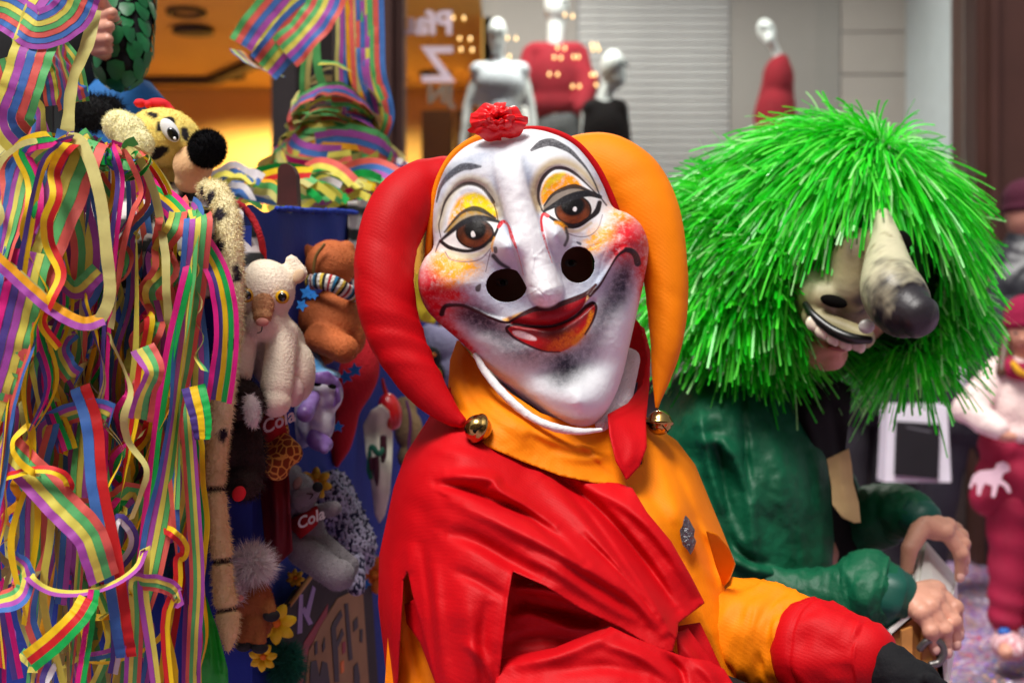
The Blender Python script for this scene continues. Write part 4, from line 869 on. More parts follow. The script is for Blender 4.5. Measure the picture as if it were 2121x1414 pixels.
# pewter badge
badge = [(1419, 1068), (1426, 1076), (1432, 1088), (1438, 1098), (1436, 1112), (1441, 1122), (1436, 1138), (1430, 1148), (1424, 1138), (1414, 1128), (1410, 1112), (1408, 1098), (1414, 1088), (1416, 1076)]
bd = plate('badge', [P(x, y, 2.035 + (x - 1410) * 0.0004) for x, y in badge], (0.002, 0.008, 0), mat('pewter', (120, 118, 122), rough=0.4, metal=0.8, var=0.3, vscale=120, bump=0.7, bscale=180), jest)
relief('emblem', [(1416, 1092), (1428, 1094), (1433, 1110), (1431, 1130), (1424, 1132), (1416, 1118)], [(1416, 1092, 2.034), (1433, 1110, 2.036), (1424, 1132, 2.033)], MATS['pewter'], bd, 3, [], [], [(3, 9)], 0.002)

FOLD[0] = 1.3
# ---------------------------------------------------------------- person in the green wig
gp = thing('person', (P(1600, 707, 2.9).x, 2.9, 0), 'person in a shaggy bright green wig and long-nosed mask, bent over a white box', 'person')
gcoat = mat('dark_green_satin', (2, 84, 54), rough=0.55, var=0.22, vscale=9, bump=0.45, bscale=34, sheen=0.15, spec=0.35)
gdark = mat('wig_base_green', (6, 84, 14), rough=0.9)
wm = mat('green_foil_strips', rough=0.33, var=0.12, vscale=30, vcol=True, transl=0.38, spec=0.5)
DG = 2.82
gb = gp.location
blob('body', [E(1740, 560, 2.84, 120, 165, 130, -15), C((1690, 690, 2.86), (1620, 800, 2.92), 60, 75), E(1545, 1080, 2.98, 150, 290, 120, 0), C((1450, 880, 2.9), (1500, 1220, 2.78), 75, 58), C((1500, 1220, 2.76), (1840, 1240, 2.62), 55, 34),
      C((1680, 900, 3.02), (1735, 1060, 3.0), 60, 44), C((1735, 1060, 3.0), (1850, 1062, 2.88), 42, 34), C((1850, 1062, 2.88), (1895, 1074, 2.82), 34, 28), CW((gb.x, 2.95, 0.75), (gb.x, 2.95, 0.62), 0.16),
      CW((gb.x - 0.08, 2.95, 0.66), (gb.x + 0.0, 2.85, 0.34), 0.095, 0.065), CW((gb.x + 0.0, 2.85, 0.34), (gb.x - 0.05, 2.92, 0.05), 0.06, 0.045), CW((gb.x - .05, 2.92, 0.05), (gb.x + .02, 2.78, 0.04), 0.04, 0.035),
      CW((gb.x + 0.10, 2.98, 0.66), (gb.x + 0.20, 2.92, 0.34), 0.095, 0.065), CW((gb.x + 0.20, 2.92, 0.34), (gb.x + 0.17, 3.0, 0.05), 0.06, 0.045), CW((gb.x + .17, 3.0, 0.05), (gb.x + .24, 2.86, 0.04), 0.04, 0.035)], skin, gp, 0.009, 4)
wig = blob('wig_cap', [E(1710, 480, DG + 0.03, 232, 205, 185), E(1550, 605, DG + 0.03, 125, 112, 120), E(1885, 640, DG + 0.08, 92, 110, 90), E(1690, 600, DG + .12, 180, 190, 90)], gdark, gp, 0.010, 3)

def strands(n, c, r, crown, flow, ln, grav, seed, excl=None, keep=None, nmix=0.30):
    rg = np.random.default_rng(seed); s = c[2] / F
    v = rg.normal(0, 1, (n, 3)); v /= np.linalg.norm(v, axis=1)[:, None]
    v = v[(v[:, 1] < 0.55)]                                           # nothing on the far back
    ctr = np.array(P(*c)); root = ctr + v * np.array([r[0] * s, r[2] * s, r[1] * s])
    px, py = topx(root)
    k = np.ones(len(v), bool)
    if excl is not None: k &= ~(inside(px, py, excl) & (v[:, 1] < 0.25))
    v, root = v[k], root[k]; n = len(v)
    nor = v / np.array([r[0], r[2], r[1]]); nor /= np.linalg.norm(nor, axis=1)[:, None]
    cr = np.array(crown, float); cr /= np.linalg.norm(cr)
    tg = v - cr * (v @ cr)[:, None]; tg -= nor * (tg * nor).sum(1)[:, None]; L = np.linalg.norm(tg, axis=1)[:, None]; tg = tg / (L + 0.15)
    dr = tg * flow + nor * nmix + rg.normal(0, 0.15, (n, 3))
    wild = rg.random(n) < 0.012; dr[wild] += nor[wild] * 0.9 + rg.normal(0, 0.35, (wild.sum(), 3))
    dr /= np.linalg.norm(dr, axis=1)[:, None]
    ll = ln * (0.65 + 0.6 * rg.random(n))[:, None]; w = 0.0019 * (0.65 + 0.8 * rg.random(n))[:, None]
    sd = np.cross(dr, nor + rg.normal(0, 0.5, (n, 3))); sd /= np.linalg.norm(sd, axis=1)[:, None]
    curl = rg.normal(0, 0.06, (n, 3))
    base = np.array([lin((34, 220, 36)), lin((60, 240, 48)), lin((104, 250, 76)), lin((180, 255, 160)), lin((18, 180, 30)), lin((60, 228, 30))])  # palest strips hold the foil's highlights in their colour
    cl = base[rg.choice(6, n, p=[.24, .24, .2, .12, .1, .1])]
    SEG = 5; Vs, Cs = [], []
    gvec = np.array([0, 0, -1.0])
    for q in range(SEG + 1):
        t = q / SEG
        p = root + dr * ll * t + gvec * grav * ll * (t ** 2) * np.where(wild, 0.3, 1.0)[:, None] + curl * ll * t * t
        Vs += [p - sd * w, p + sd * w]; Cs += [cl, cl]
    V = np.stack(Vs, 1).reshape(-1, 3); Cc = np.stack(Cs, 1).reshape(-1, 3); m = 2 * (SEG + 1)
    Fc = []
    for i in range(n):
        b = i * m
        for q in range(SEG): Fc.append((b + 2 * q, b + 2 * q + 1, b + 2 * q + 3, b + 2 * q + 2))
    return V, Fc, Cc
excl = [(1625, 560), (1665, 470), (1770, 410), (1850, 395), (1925, 430), (1962, 540), (1965, 650), (1940, 735), (1800, 790), (1740, 860), (1660, 860), (1640, 720)]
parts = [strands(15500, (1712, 488, DG), (248, 220, 205), (0.42, -0.35, 0.80), 0.95, 0.118, 0.42, 1, excl),
         strands(5400, (1550, 605, DG), (140, 120, 130), (0.1, -0.2, 1.0), 0.85, 0.10, 0.6, 2, excl, nmix=0.28),
         strands(4200, (1878, 640, DG + 0.06), (96, 118, 100), (-0.2, 0.0, 1.0), 0.85, 0.10, 0.65, 3, [(1640, 400), (1925, 400), (1940, 560), (1925, 690), (1830, 745), (1760, 830), (1640, 860)], nmix=0.28)]
off = 0; VV, FF, CC = [], [], []
for v, f, c in parts:
    VV.append(v); FF += [tuple(i + off for i in q) for q in f]; CC.append(c); off += len(v)
st = mesh('strands', np.vstack(VV), FF, wm, wig, True, np.vstack(CC)); st['kind'] = 'stuff'

# mask with the long drooping nose
def gpaint(co):
    x, y = topx(co); n = len(co); c = np.tile(np.array(lin((170, 160, 118))), (n, 1))
    def L(a, cl):
        nonlocal c
        a = np.clip(a, 0, 1)[:, None]; c = c * (1 - a) + np.array(lin(cl)) * a
    def gg(cx, cy, sx, sy, r=0):
        k, s = math.cos(math.radians(r)), math.sin(math.radians(r)); dx, dy = x - cx, y - cy
        return np.exp(-(((dx * k + dy * s) / sx) ** 2 + ((-dx * s + dy * k) / sy) ** 2))
    nz_ = n3(co, 60, 3.0)
    L(gg(1770, 520, 60, 40, 20) * 0.9, (96, 76, 52)); L(gg(1790, 620, 34, 40, 20) * (0.9 + nz_), (52, 46, 44)); L(gg(1700, 590, 60, 24, 20) * 0.8, (200, 194, 160)); L(gg(1690, 550, 40, 16, -10), (40, 60, 44)); L(gg(1745, 660, 40, 20, 15) * 0.8, (120, 108, 80))
    return c
blob('mask', [E(1738, 610, 2.650, 92, 105, 70, 0), E(1700, 615, 2.610, 48, 40, 50), E(1775, 560, 2.590, 60, 90, 50, 10), C((1680, 655, 2.590), (1790, 700, 2.550), 22, 24)], mat('green_mask_paint', rough=0.5, spec=0.3, var=0.1, vcol=True, vscale=25, bump=0.1, bscale=90), gp, 0.005, 4, gpaint)
def npaint(uv, V):
    t = uv[:, 0]; co = V; nz_ = n3(co, 40, 7.0) * 0.25 + n3(co, 120, 2.0) * 0.15; up = np.cos(uv[:, 1] + 0.6) * 0.15
    f = np.clip((t + nz_ - 0.45) / 0.40, 0, 1)[:, None]; a = np.array(lin((196, 190, 158))); b = np.array(lin((40, 36, 40)))
    g_ = np.clip((n3(co, 55, 9.0) - 0.25) * 3, 0, 1)[:, None] * (1 - f) * 0.6
    c = a * (1 - f) + b * f
    return c * (1 - g_) + np.array(lin((110, 96, 56))) * g_
tube('mask_nose', [(1828, 445, 2.570, 16), (1835, 500, 2.540, 33), (1838, 550, 2.500, 50), (1848, 600, 2.460, 66), (1872, 638, 2.430, 63), (1902, 655, 2.400, 46)], mat('mask_nose_paint', rough=0.42, var=0.08, vcol=True, vscale=30, bump=0.12, bscale=80, spec=0.4), gp, 60, 36, lambda t, a: 0.05 * mnoise.noise((t * 3, math.cos(a), math.sin(a))), paint=npaint)
ellipsoid('eye_opening', E(1727, 624, 2.562, 29, 13, 9, 15), hole, gp); ellipsoid('eye_opening', E(1872, 502, 2.550, 17, 26, 12, -20), hole, gp)
tube('mouth_line', [(1668, 630, 2.580, 7), (1686, 654, 2.555, 9), (1720, 682, 2.535, 11), (1760, 700, 2.520, 12), (1802, 704, 2.515, 8)], mat('mask_black_paint', (18, 18, 18), rough=0.3), gp, 30, 10)
tm = mat('mask_teeth', (226, 214, 190), rough=0.35)
for k, (x, y) in enumerate(((1684, 672), (1703, 688), (1726, 702), (1752, 712), (1778, 716))):
    blob('tooth', [E(x - 5, y - 3, 2.555 - k * 0.006, 11, 15, 8, 0), E(x + 5, y + 1, 2.553 - k * 0.006, 11, 15, 8, 0)], tm, gp, 0.003, 2)
ellipsoid('tooth', E(1795, 676, 2.505, 17, 15, 8, 0), mat('grey_tooth', (170, 166, 160), rough=0.3), gp)
blob('chin', [E(1706, 728, 2.70, 50, 40, 50, 15), E(1722, 742, 2.68, 30, 26, 30), E(1735, 722, 2.65, 22, 8, 10, 10)], skin, gp, 0.004, 3)
ellipsoid('lip', E(1732, 722, 2.645, 20, 5, 6, 12), mat('lip', (150, 78, 70), rough=0.4), gp)
# coat
relief('vest', [(1600, 740), (1700, 770), (1765, 800), (1758, 870), (1750, 940), (1775, 1010), (1790, 1080), (1805, 1150), (1800, 1300), (1640, 1340), (1560, 1000), (1560, 800)], [(1600, 740, 2.88), (1765, 800, 2.84), (1750, 940, 2.86), (1700, 850, 2.79), (1700, 1000, 2.80), (1790, 1100, 2.92), (1700, 1200, 2.84), (1580, 900, 2.84)], mat('black_satin_vest', (12, 10, 12), rough=0.75, bump=0.1, spec=0.25), gp, 8,
       [([(1640, 800), (1680, 900), (1690, 1000)], 16, 16, 14), ([(1720, 810), (1735, 900), (1750, 1000)], 10, 10, -12)], [], [(8, 60)])
FOLD[0] = 1.7
relief('coat', [(1360, 800), (1420, 770), (1560, 780), (1620, 800), (1668, 830), (1695, 900), (1716, 960), (1722, 1040), (1728, 1120), (1722, 1200), (1690, 1320), (1440, 1360), (1380, 1200), (1370, 950)],
       [(1370, 850, 2.86), (1430, 860, 2.72), (1520, 850, 2.70), (1640, 840, 2.80), (1420, 1000, 2.70), (1520, 1000, 2.68), (1620, 1000, 2.68), (1710, 960, 2.78), (1450, 1200, 2.66), (1600, 1180, 2.66), (1722, 1120, 2.76), (1500, 1340, 2.64), (1680, 1300, 2.70)], gcoat, gp, 6,
       [([(1450, 830), (1456, 900), (1480, 1000), (1530, 1120)], 9, 12, 14), ([(1448, 915), (1500, 920), (1550, 1010), (1560, 1100), (1570, 1180)], 12, 16, 16), ([(1535, 800), (1548, 960), (1560, 1050)], 6, 8, -12), ([(1580, 850), (1620, 1000), (1640, 1150)], 18, 18, 9), ([(1650, 880), (1680, 1000), (1690, 1150)], 12, 12, -8), ([(1480, 880), (1500, 1000), (1520, 1150)], 10, 12, -13), ([(1600, 900), (1650, 1040), (1665, 1180)], 9, 9, 7), ([(1510, 1150), (1560, 1180), (1620, 1190)], 12, 14, 12), ([(1500, 1100), (1540, 1150), (1600, 1170)], 8, 8, -10)],
       [([(1668, 830), (1695, 900), (1716, 960), (1722, 1040), (1728, 1120), (1722, 1200)], 34, 0.05)], [(8, 90), (5, 38), (2.2, 15)], 0.003)
FOLD[0] = 1.3
slp = lambda s: (lambda t, a: 0.10 * mnoise.noise((t * 4 + s, math.cos(a) * 1.5, math.sin(a) * 1.5)) + 0.07 * math.sin(t * 30 + 2.5 * math.sin(a) + s) * (0.4 + 0.6 * t) + 0.04 * mnoise.noise((t * 15, math.cos(a) * 3 + s, math.sin(a) * 3)))
slp = lambda q: cloth_disp(q, 0.13, 6.0, 1.5, 0.5)
tube('sleeve', [(1480, 1215, 2.72, 72), (1580, 1225, 2.69, 62), (1680, 1236, 2.66, 58), (1750, 1232, 2.64, 66), (1800, 1225, 2.62, 80), (1836, 1231, 2.61, 66)], gcoat, gp, 70, 36, slp(1.0))
tube('cuff', [(1838, 1232, 2.605, 60), (1846, 1234, 2.60, 62), (1856, 1237, 2.60, 57)], mat('teal_satin_cuff', (2, 76, 62), rough=0.5), gp, 12, 30, lambda t, a: 0.03 * math.sin(7 * a))
tube('sleeve', [(1690, 960, 3.02, 60), (1735, 1060, 3.00, 62), (1790, 1075, 2.94, 64), (1850, 1060, 2.88, 58), (1905, 1072, 2.82, 44)], gcoat, gp, 60, 32, slp(5.0))
tube('cuff', [(1898, 1070, 2.825, 45), (1912, 1078, 2.81, 42)], MATS['teal_satin_cuff'], gp, 8, 24)
relief('neckcloth_tail', [(1712, 950), (1758, 928), (1764, 960), (1768, 1000), (1779, 1040), (1783, 1082), (1768, 1083), (1744, 1072), (1724, 1045), (1722, 1005)], [(1712, 950, 2.745), (1758, 928, 2.76), (1783, 1082, 2.74), (1724, 1045, 2.72)], mat('cream_cloth', (208, 176, 122), rough=0.8, bump=0.1), gp, 4, [([(1735, 950), (1745, 1000), (1765, 1070)], 10, 12, 6)], [], [(2, 30)], 0.006)
# hands: palm, four bent fingers, thumb
def hand(name, wrist, palm, kn, tips, thumb, r, m, parent):
    sh = [C(wrist[0], wrist[1], wrist[2], r * 1.5)]
    for k, (a, b_, c_) in enumerate(tips):
        sh += [C(palm, a, r * 1.55, r * 1.05), C(a, b_, r * 0.90, r * 0.78), C(b_, c_, r * 0.80, r * 0.62), E(a[0], a[1], a[2], r * 1.12, r * 1.12, r * 1.12), E(b_[0], b_[1], b_[2], r * 0.95, r * 0.95, r * 0.95)]
    sh += [E(palm[0] + 24, palm[1] + 4, palm[2], r * 2.0, r * 1.5, r * 1.2, 20)]
    sh += [C(thumb[0], thumb[1], r * 1.25, r * 1.05), C(thumb[1], thumb[2], r * 1.05, r * 0.78)]
    o = blob(name, sh, m, parent, 0.0032, 2, disp=lambda co: 0.0006 * n3(co, 140, 1.0))
    nm_ = mat('finger_nail', (222, 172, 156), rough=0.3)
    for (a, b_, c_) in tips: ellipsoid('nail', E(c_[0] + 2, c_[1] - 2, c_[2] - r * 0.55 * c_[2] / F, r * 0.45, r * 0.6, r * 0.3), nm_, o, 2)
    return o
hand('hand', ((1830, 1238, 2.61), (1872, 1238, 2.59), 42), (1880, 1240, 2.585), None,
     [((1938, 1222, 2.60), (1978, 1258, 2.59), (1986, 1316, 2.60)), ((1936, 1240, 2.58), (1974, 1286, 2.57), (1980, 1336, 2.58)), ((1926, 1256, 2.56), (1956, 1302, 2.55), (1962, 1352, 2.56)), ((1908, 1268, 2.55), (1928, 1306, 2.54), (1938, 1346, 2.55))],
     ((1886, 1230, 2.60), (1930, 1218, 2.66), (1962, 1240, 2.68)), 20, skin, gp)
hand('hand', ((1898, 1084, 2.82), (1914, 1086, 2.80), 34), (1915, 1088, 2.79), None,
     [((1962, 1090, 2.80), (1994, 1126, 2.80), (1996, 1182, 2.81)), ((1958, 1102, 2.78), (1990, 1146, 2.78), (1988, 1196, 2.79)), ((1950, 1090, 2.83), (1990, 1110, 2.84), (2000, 1160, 2.85)), ((1940, 1084, 2.86), (1978, 1096, 2.88), (1992, 1140, 2.89))],
     ((1905, 1098, 2.78), (1884, 1136, 2.75), (1878, 1180, 2.75)), 18, skin, gp)

# the white box they hold
wb = thing('wooden_box', P(1915, 1330, 2.72), 'white painted wooden box with bare wood end and iron ring, held in both hands', 'box')
wpaint = mat('white_painted_wood', (226, 224, 216), rough=0.5, var=0.06, vscale=20, bump=0.08, bscale=60)
wood = mat('bare_wood', (190, 128, 62), rough=0.6, var=0.25, vscale=18, bump=0.12, bscale=50)
iron = mat('grey_iron', (110, 106, 104), rough=0.4, metal=0.8)
A0, B0 = (1905, 1292, 2.56), (1930, 1160, 2.92)
def bq(o, a, b_): return [P(*a), P(*b_)]
near = [(1846, 1312, 2.56), (1892, 1272, 2.56), (1948, 1304, 2.56), (1956, 1420, 2.56), (1852, 1420, 2.56)]
far = [(1868, 1182, 2.90), (1914, 1126, 2.90), (1974, 1196, 2.90), (1978, 1300, 2.90), (1880, 1300, 2.90)]
for i in range(5):
    j = (i + 1) % 5; a, b_, c_, d_ = P(*near[i]), P(*near[j]), P(*far[j]), P(*far[i]); n_ = (b_ - a).cross(d_ - a).normalized()
    plate('side_board', [a, b_, c_, d_], n_ * 0.008, wpaint, wb)
cn = sum((P(*q) for q in near), Vector()) / 5
plate('end_board', [cn + (P(*q) - cn) * 0.84 + Vector((0, 0.012, 0)) for q in near], (0, 0.01, 0), wood, wb)
plate('end_board', [P(*q) + Vector((0, -0.004, 0)) for q in far], (0, 0.01, 0), wpaint, wb)
for (x0, x1) in ((1868, 1890), (1910, 1932)):
    plate('batten', [P(x0, 1306, 2.552), P(x1, 1298, 2.552), P(x1, 1410, 2.552), P(x0, 1410, 2.552)], (0, 0.012, 0), wood, wb)
tube('iron_ring', [(1905, 1342, 2.545, 8), (1922, 1326, 2.54, 8), (1944, 1328, 2.54, 8), (1955, 1348, 2.54, 8), (1946, 1370, 2.54, 8), (1928, 1376, 2.54, 8)], iron, wb, 40, 12)

# ---------------------------------------------------------------- child, passers-by
pinkf = mat('pale_pink_fleece', (238, 214, 208), rough=0.95, var=0.1, vscale=25, bump=0.5, bscale=80, sheen=0.5)
crim = mat('crimson_cloth', (150, 6, 52), rough=0.75, var=0.15, bump=0.1, bscale=60, sheen=0.2)
crimk = mat('crimson_knit', (146, 12, 60), rough=0.95, bump=0.6, bscale=120)
hairm = mat('brown_hair', (84, 54, 36), rough=0.5, var=0.3, vscale=60)
DC = 4.5
ch = thing('person', (P(2105, 707, DC).x, DC, 0), 'child in pale pink fleece jacket, crimson knit hat and crimson trousers', 'person')
cb = ch.location
blob('body', [E(2122, 690, DC, 38, 52, 40), C((2122, 730, DC), (2118, 770, DC), 22, 24), E(2112, 850, DC, 62, 110, 44), C((2060, 790, DC), (2005, 850, DC - 0.05), 26, 22), C((2005, 850, DC - .05), (2075, 900, DC - 0.16), 20, 15), C((2075, 900, DC - .16), (2098, 905, DC - 0.17), 16, 12),
     C((2165, 790, DC), (2215, 850, DC - 0.05), 26, 22), C((2215, 850, DC - .05), (2150, 900, DC - 0.16), 20, 15), C((2085, 960, DC), (2083, 1300, DC), 42, 26), C((2145, 960, DC), (2150, 1300, DC), 42, 26), C((2083, 1320, DC), (2085, 1350, DC - 0.12), 20, 18), C((2150, 1320, DC), (2155, 1350, DC - 0.12), 20, 18)], skin, ch, 0.012, 3)
blob('jacket', [E(2112, 838, DC, 76, 92, 58), C((2072, 775, DC), (2160, 775, DC), 40), C((2062, 785, DC), (2004, 846, DC - 0.05), 36, 34), C((2004, 846, DC - .05), (2066, 888, DC - 0.15), 33, 26), C((2166, 785, DC), (2215, 846, DC - 0.05), 36, 34), C((2215, 846, DC - .05), (2160, 890, DC - 0.15), 33, 26), E(2112, 895, DC, 74, 34, 58)], pinkf, ch, 0.010, 3, disp=lambda co: 0.005 * n3(co, 14, 3.0) + 0.004 * n3(co, 40, 1.0))
blob('hat', [E(2122, 655, DC, 42, 46, 44), E(2122, 672, DC, 45, 16, 47)], crimk, ch, 0.010, 2)
blob('hair', [C((2086, 690, DC + 0.0), (2074, 770, DC - 0.06), 12, 13), C((2160, 690, DC), (2172, 770, DC - 0.06), 12, 13), E(2122, 690, DC + 0.04, 40, 52, 30)], hairm, ch, 0.009, 2)
for s in (-1, 1): ellipsoid('eye', E(2118 + s * 14, 690, DC - 0.058, 5, 3.2, 3), mat('child_eye', (40, 30, 26), rough=0.2), ch, 2)
ellipsoid('mouth', E(2118, 716, DC - 0.057, 11, 3, 4), MATS['lip'], ch, 2); ellipsoid('nose', E(2118, 702, DC - 0.066, 5, 6, 6), skin, ch, 2)
sc_o = tube('scarf', [(2080, 745, DC - 0.02, 16), (2100, 766, DC - 0.07, 19), (2130, 768, DC - 0.07, 19), (2158, 748, DC - 0.02, 16)], crimk, ch, 24, 12)
tube('scarf_stripe', [(2098, 752, DC - 0.105, 6), (2110, 768, DC - 0.112, 7), (2124, 776, DC - 0.112, 6)], mat('yellow_knit', (226, 170, 30), rough=0.9), sc_o, 14, 8)
blob('skirt', [C((2080, 925, DC), (2148, 925, DC), 54, 54), C((2050, 1030, DC), (2176, 1030, DC), 44, 44), E(2112, 985, DC, 92, 70, 56)], crim, ch, 0.011, 3, disp=lambda co: 0.006 * n3(co, 18, 3.0))
for s, x in ((0, 2084), (1, 2150)):
    tube('trouser_leg', [(x, 1040, DC, 46), (x + 4, 1130, DC, 40), (x + 2, 1220, DC, 38), (x, 1282, DC, 35)], crim, ch, 40, 24, lambda t, a: 0.07 * mnoise.noise((t * 6 + s * 4, math.cos(a), math.sin(a))) + 0.05 * math.sin(t * 26 + a))
    blob('shoe', [E(x + 4, 1338, DC - 0.05, 33, 30, 60), E(x + 2, 1318, DC, 28, 26, 34)], mat('dotted_red_shoe', (176, 60, 76), rough=0.6, col2=(240, 220, 222), var=0.1, vscale=60), ch, 0.009, 2)
    ellipsoid('tongue', E(x - 4, 1308, DC - 0.05, 14, 9, 12), mat('blue_shoe_tongue', (30, 90, 170), rough=0.6), ch, 2)
# white horse on the skirt
hz_ = [(2016, 985), (2030, 975), (2060, 972), (2066, 960), (2078, 955), (2090, 962), (2092, 975), (2078, 980), (2074, 992), (2090, 1005), (2094, 1020), (2088, 1020), (2080, 1006), (2068, 1002), (2064, 1018), (2060, 1030), (2054, 1028), (2056, 1006), (2040, 1000), (2034, 1012), (2030, 1026), (2024, 1024), (2024, 1002), (2016, 1000), (2012, 1012), (2008, 1008)]
plate('horse_print', [P(x, y, DC - 0.125 + abs(x - 2085) * 0.0004) for x, y in hz_], (0, 0.004, 0), mat('pale_pink_print', (236, 200, 212), rough=0.8), ch)

jk = mat('black_leather_jacket', (34, 35, 42), rough=0.42, var=0.2, vscale=12, bump=0.2, bscale=30)
dtr = mat('dark_trousers', (34, 32, 38), rough=0.9)
plum = mat('plum_knit', (72, 16, 40), rough=0.95, bump=0.5, bscale=90)
def adult(px, d, label, hatm, jm, tm_, step=0.0, top=1.72, turn=1):
    x = P(px, 707, d).x; t = thing('person', (x, d, 0), label, 'person'); z = top / 1.72
    blob('body', [EW((x, d, 1.58 * z), (0.078, 0.095, 0.118)), CW((x, d + .01, 1.46 * z), (x, d + .01, 1.36 * z), 0.055, 0.06), EW((x, d, 1.18 * z), (0.17, 0.11, 0.26)), CW((x - 0.19, d, 1.36 * z), (x - 0.24, d, 1.08 * z), 0.05, 0.042), CW((x - 0.24, d, 1.08 * z), (x - 0.24, d - 0.06, 0.82 * z), 0.04, 0.032), CW((x - .24, d - .06, .8 * z), (x - .24, d - .07, .72 * z), 0.035, 0.02),
         CW((x + 0.19, d, 1.36 * z), (x + 0.24, d, 1.08 * z), 0.05, 0.042), CW((x + 0.24, d, 1.08 * z), (x + 0.24, d - 0.06, 0.82 * z), 0.04, 0.032), CW((x + .24, d - .06, .8 * z), (x + .24, d - .07, .72 * z), 0.035, 0.02), CW((x - .09, d, 0.92 * z), (x - 0.10 - step * .4, d + step * .5, 0.1), 0.09, 0.05), CW((x + .09, d, 0.92 * z), (x + 0.10 + step, d - step * .4, 0.1), 0.09, 0.05)], skin, t, 0.014, 3)
    blob('jacket', [EW((x, d, 1.20 * z), (0.22, 0.155, 0.27)), CW((x - 0.16, d, 1.37 * z), (x + 0.16, d, 1.37 * z), 0.085), CW((x - 0.20, d, 1.35 * z), (x - 0.255, d, 1.08 * z), 0.080, 0.072), CW((x - 0.255, d, 1.08 * z), (x - 0.25, d - .06, 0.84 * z), 0.07, 0.055), CW((x + 0.20, d, 1.35 * z), (x + 0.255, d, 1.08 * z), 0.080, 0.072), CW((x + 0.255, d, 1.08 * z), (x + 0.25, d - .06, 0.84 * z), 0.07, 0.055), CW((x - .06, d, 0.90 * z), (x + .06, d, 0.90 * z), 0.155), CW((x, d + .02, 1.42 * z), (x, d + .02, 1.45 * z), 0.085)], jm, t, 0.012, 3, disp=lambda co: 0.008 * n3(co, 12, 2.0) + 0.004 * n3(co, 30, 4.0))
    for s in (-1, 1):
        sx = x + s * 0.09; ex, ey = (sx + step, d - step * .4) if s > 0 else (sx - step * .4, d + step * .5)
        tube('trouser_leg', [(sx, d, 0.86 * z, 0.105), ((sx + ex) / 2, (d + ey) / 2, 0.5 * z, 0.085), (ex, ey, 0.10, 0.07)], tm_, t, 30, 20, lambda q, a: 0.06 * mnoise.noise((q * 7 + s, math.cos(a), math.sin(a))), world=True)
        blob('shoe', [EW((ex, ey - 0.05, 0.05), (0.05, 0.12, 0.05))], mat('dark_shoe', (26, 24, 24), rough=0.5), t, 0.010, 2)
    blob('hat', [EW((x, d, 1.645 * z), (0.092, 0.105, 0.085)), EW((x, d, 1.60 * z), (0.097, 0.112, 0.03))], hatm, t, 0.010, 2)
    return t
adult(2122, 6.1, 'adult in dark leather jacket and plum knit hat beside the brown pillar', plum, jk, dtr, 0.0, 1.74)
ad2 = adult(1800, 5.2, 'adult in dark coat and trousers behind the green wig, carrying a white bag', blkc, mat('dark_coat', (30, 29, 34), rough=0.85), dtr, 0.0, 1.66)
ad3 = adult(2010, 5.75, 'adult in dark grey trousers stepping out, mostly behind the child', blkc, mat('charcoal_coat', (44, 44, 50), rough=0.85), mat('slate_trousers', (58, 58, 66), rough=0.85), 0.16, 1.45)
# carrier bags
bagw = mat('white_bag_paper', (226, 222, 232), rough=0.6, var=0.05)
def bag(c0, w, h, dep, d, label, panel, pm, line_):
    x0, x1 = P(c0[0], c0[1], d), P(c0[0] + w, c0[1] + h, d); t = thing('carrier_bag', ((x0.x + x1.x) / 2, d, x1.z), label, 'bag')
    f = [P(c0[0] + w * .06, c0[1], d), P(c0[0] + w * .94, c0[1], d), P(c0[0] + w, c0[1] + h, d - .01), P(c0[0], c0[1] + h, d - .01)]
    plate('paper_body', f, (0, dep, 0), bagw, t)
    if panel:
        a, b_, c_, e_ = panel; pn = plate('black_panel', [P(a, b_, d - 0.012), P(c_, b_ + 6, d - 0.012), P(c_ - 4, e_, d - 0.020), P(a - 4, e_ - 8, d - 0.020)], (0, 0.006, 0), pm, t)
        if line_: plate('print_line', [P(a + 22, b_ + 10, d - 0.0135), P(a + 72, b_ + 20, d - 0.0135), P(a + 72, b_ + 24, d - 0.0135), P(a + 22, b_ + 14, d - 0.0135)], (0, 0.001, 0), mat('grey_print', (92, 92, 98), rough=0.6), pn)
    for s in (0, dep):
        tube('handle', [(*(f[0].lerp(f[1], 0.3) + Vector((0, s, 0))), 0.004), (*(f[0].lerp(f[1], 0.36) + Vector((0, s + .01, 0.10))), 0.004), (*(f[0].lerp(f[1], 0.64) + Vector((0, s + .01, 0.10))), 0.004), (*(f[0].lerp(f[1], 0.7) + Vector((0, s, 0))), 0.004)], blkc, t, 24, 8, world=True)
    return t
bag((1832, 838), 138, 160, 0.10, 4.95, 'white carrier bag with a large black panel, hanging below the green wig', (1856, 872, 1948, 992), mat('bag_black_print', (22, 22, 26), rough=0.5), True)
bag((1936, 690), 66, 130, 0.08, 5.3, 'narrow white paper bag with lilac shade between wig and child', None, None, None)
# ---------------------------------------------------------------- parade wagon
bluec = mat('royal_blue_felt', (24, 50, 142), rough=0.85, var=0.25, vscale=5, bump=0.12, bscale=90, sheen=0.2)
blued = mat('blue_felt_trim', (18, 54, 166), rough=0.9, bump=0.4, bscale=120)
dwood = mat('dark_red_wood', (66, 22, 22), rough=0.5, var=0.25, vscale=20)
wag = thing('parade_wagon', (-0.62, 2.75, 0), 'parade wagon covered in blue felt and black and white cloth, hung with toys', 'wagon')
ZT = 1.305                                                     # top edge
def zt(d): return 1.263 + (d - 2.27) * 0.077
def wx(d): return -0.4335 + 0.19 * (d - 2.2)                   # long side wall in plan
fx0, fy0 = wx(2.28), 2.28
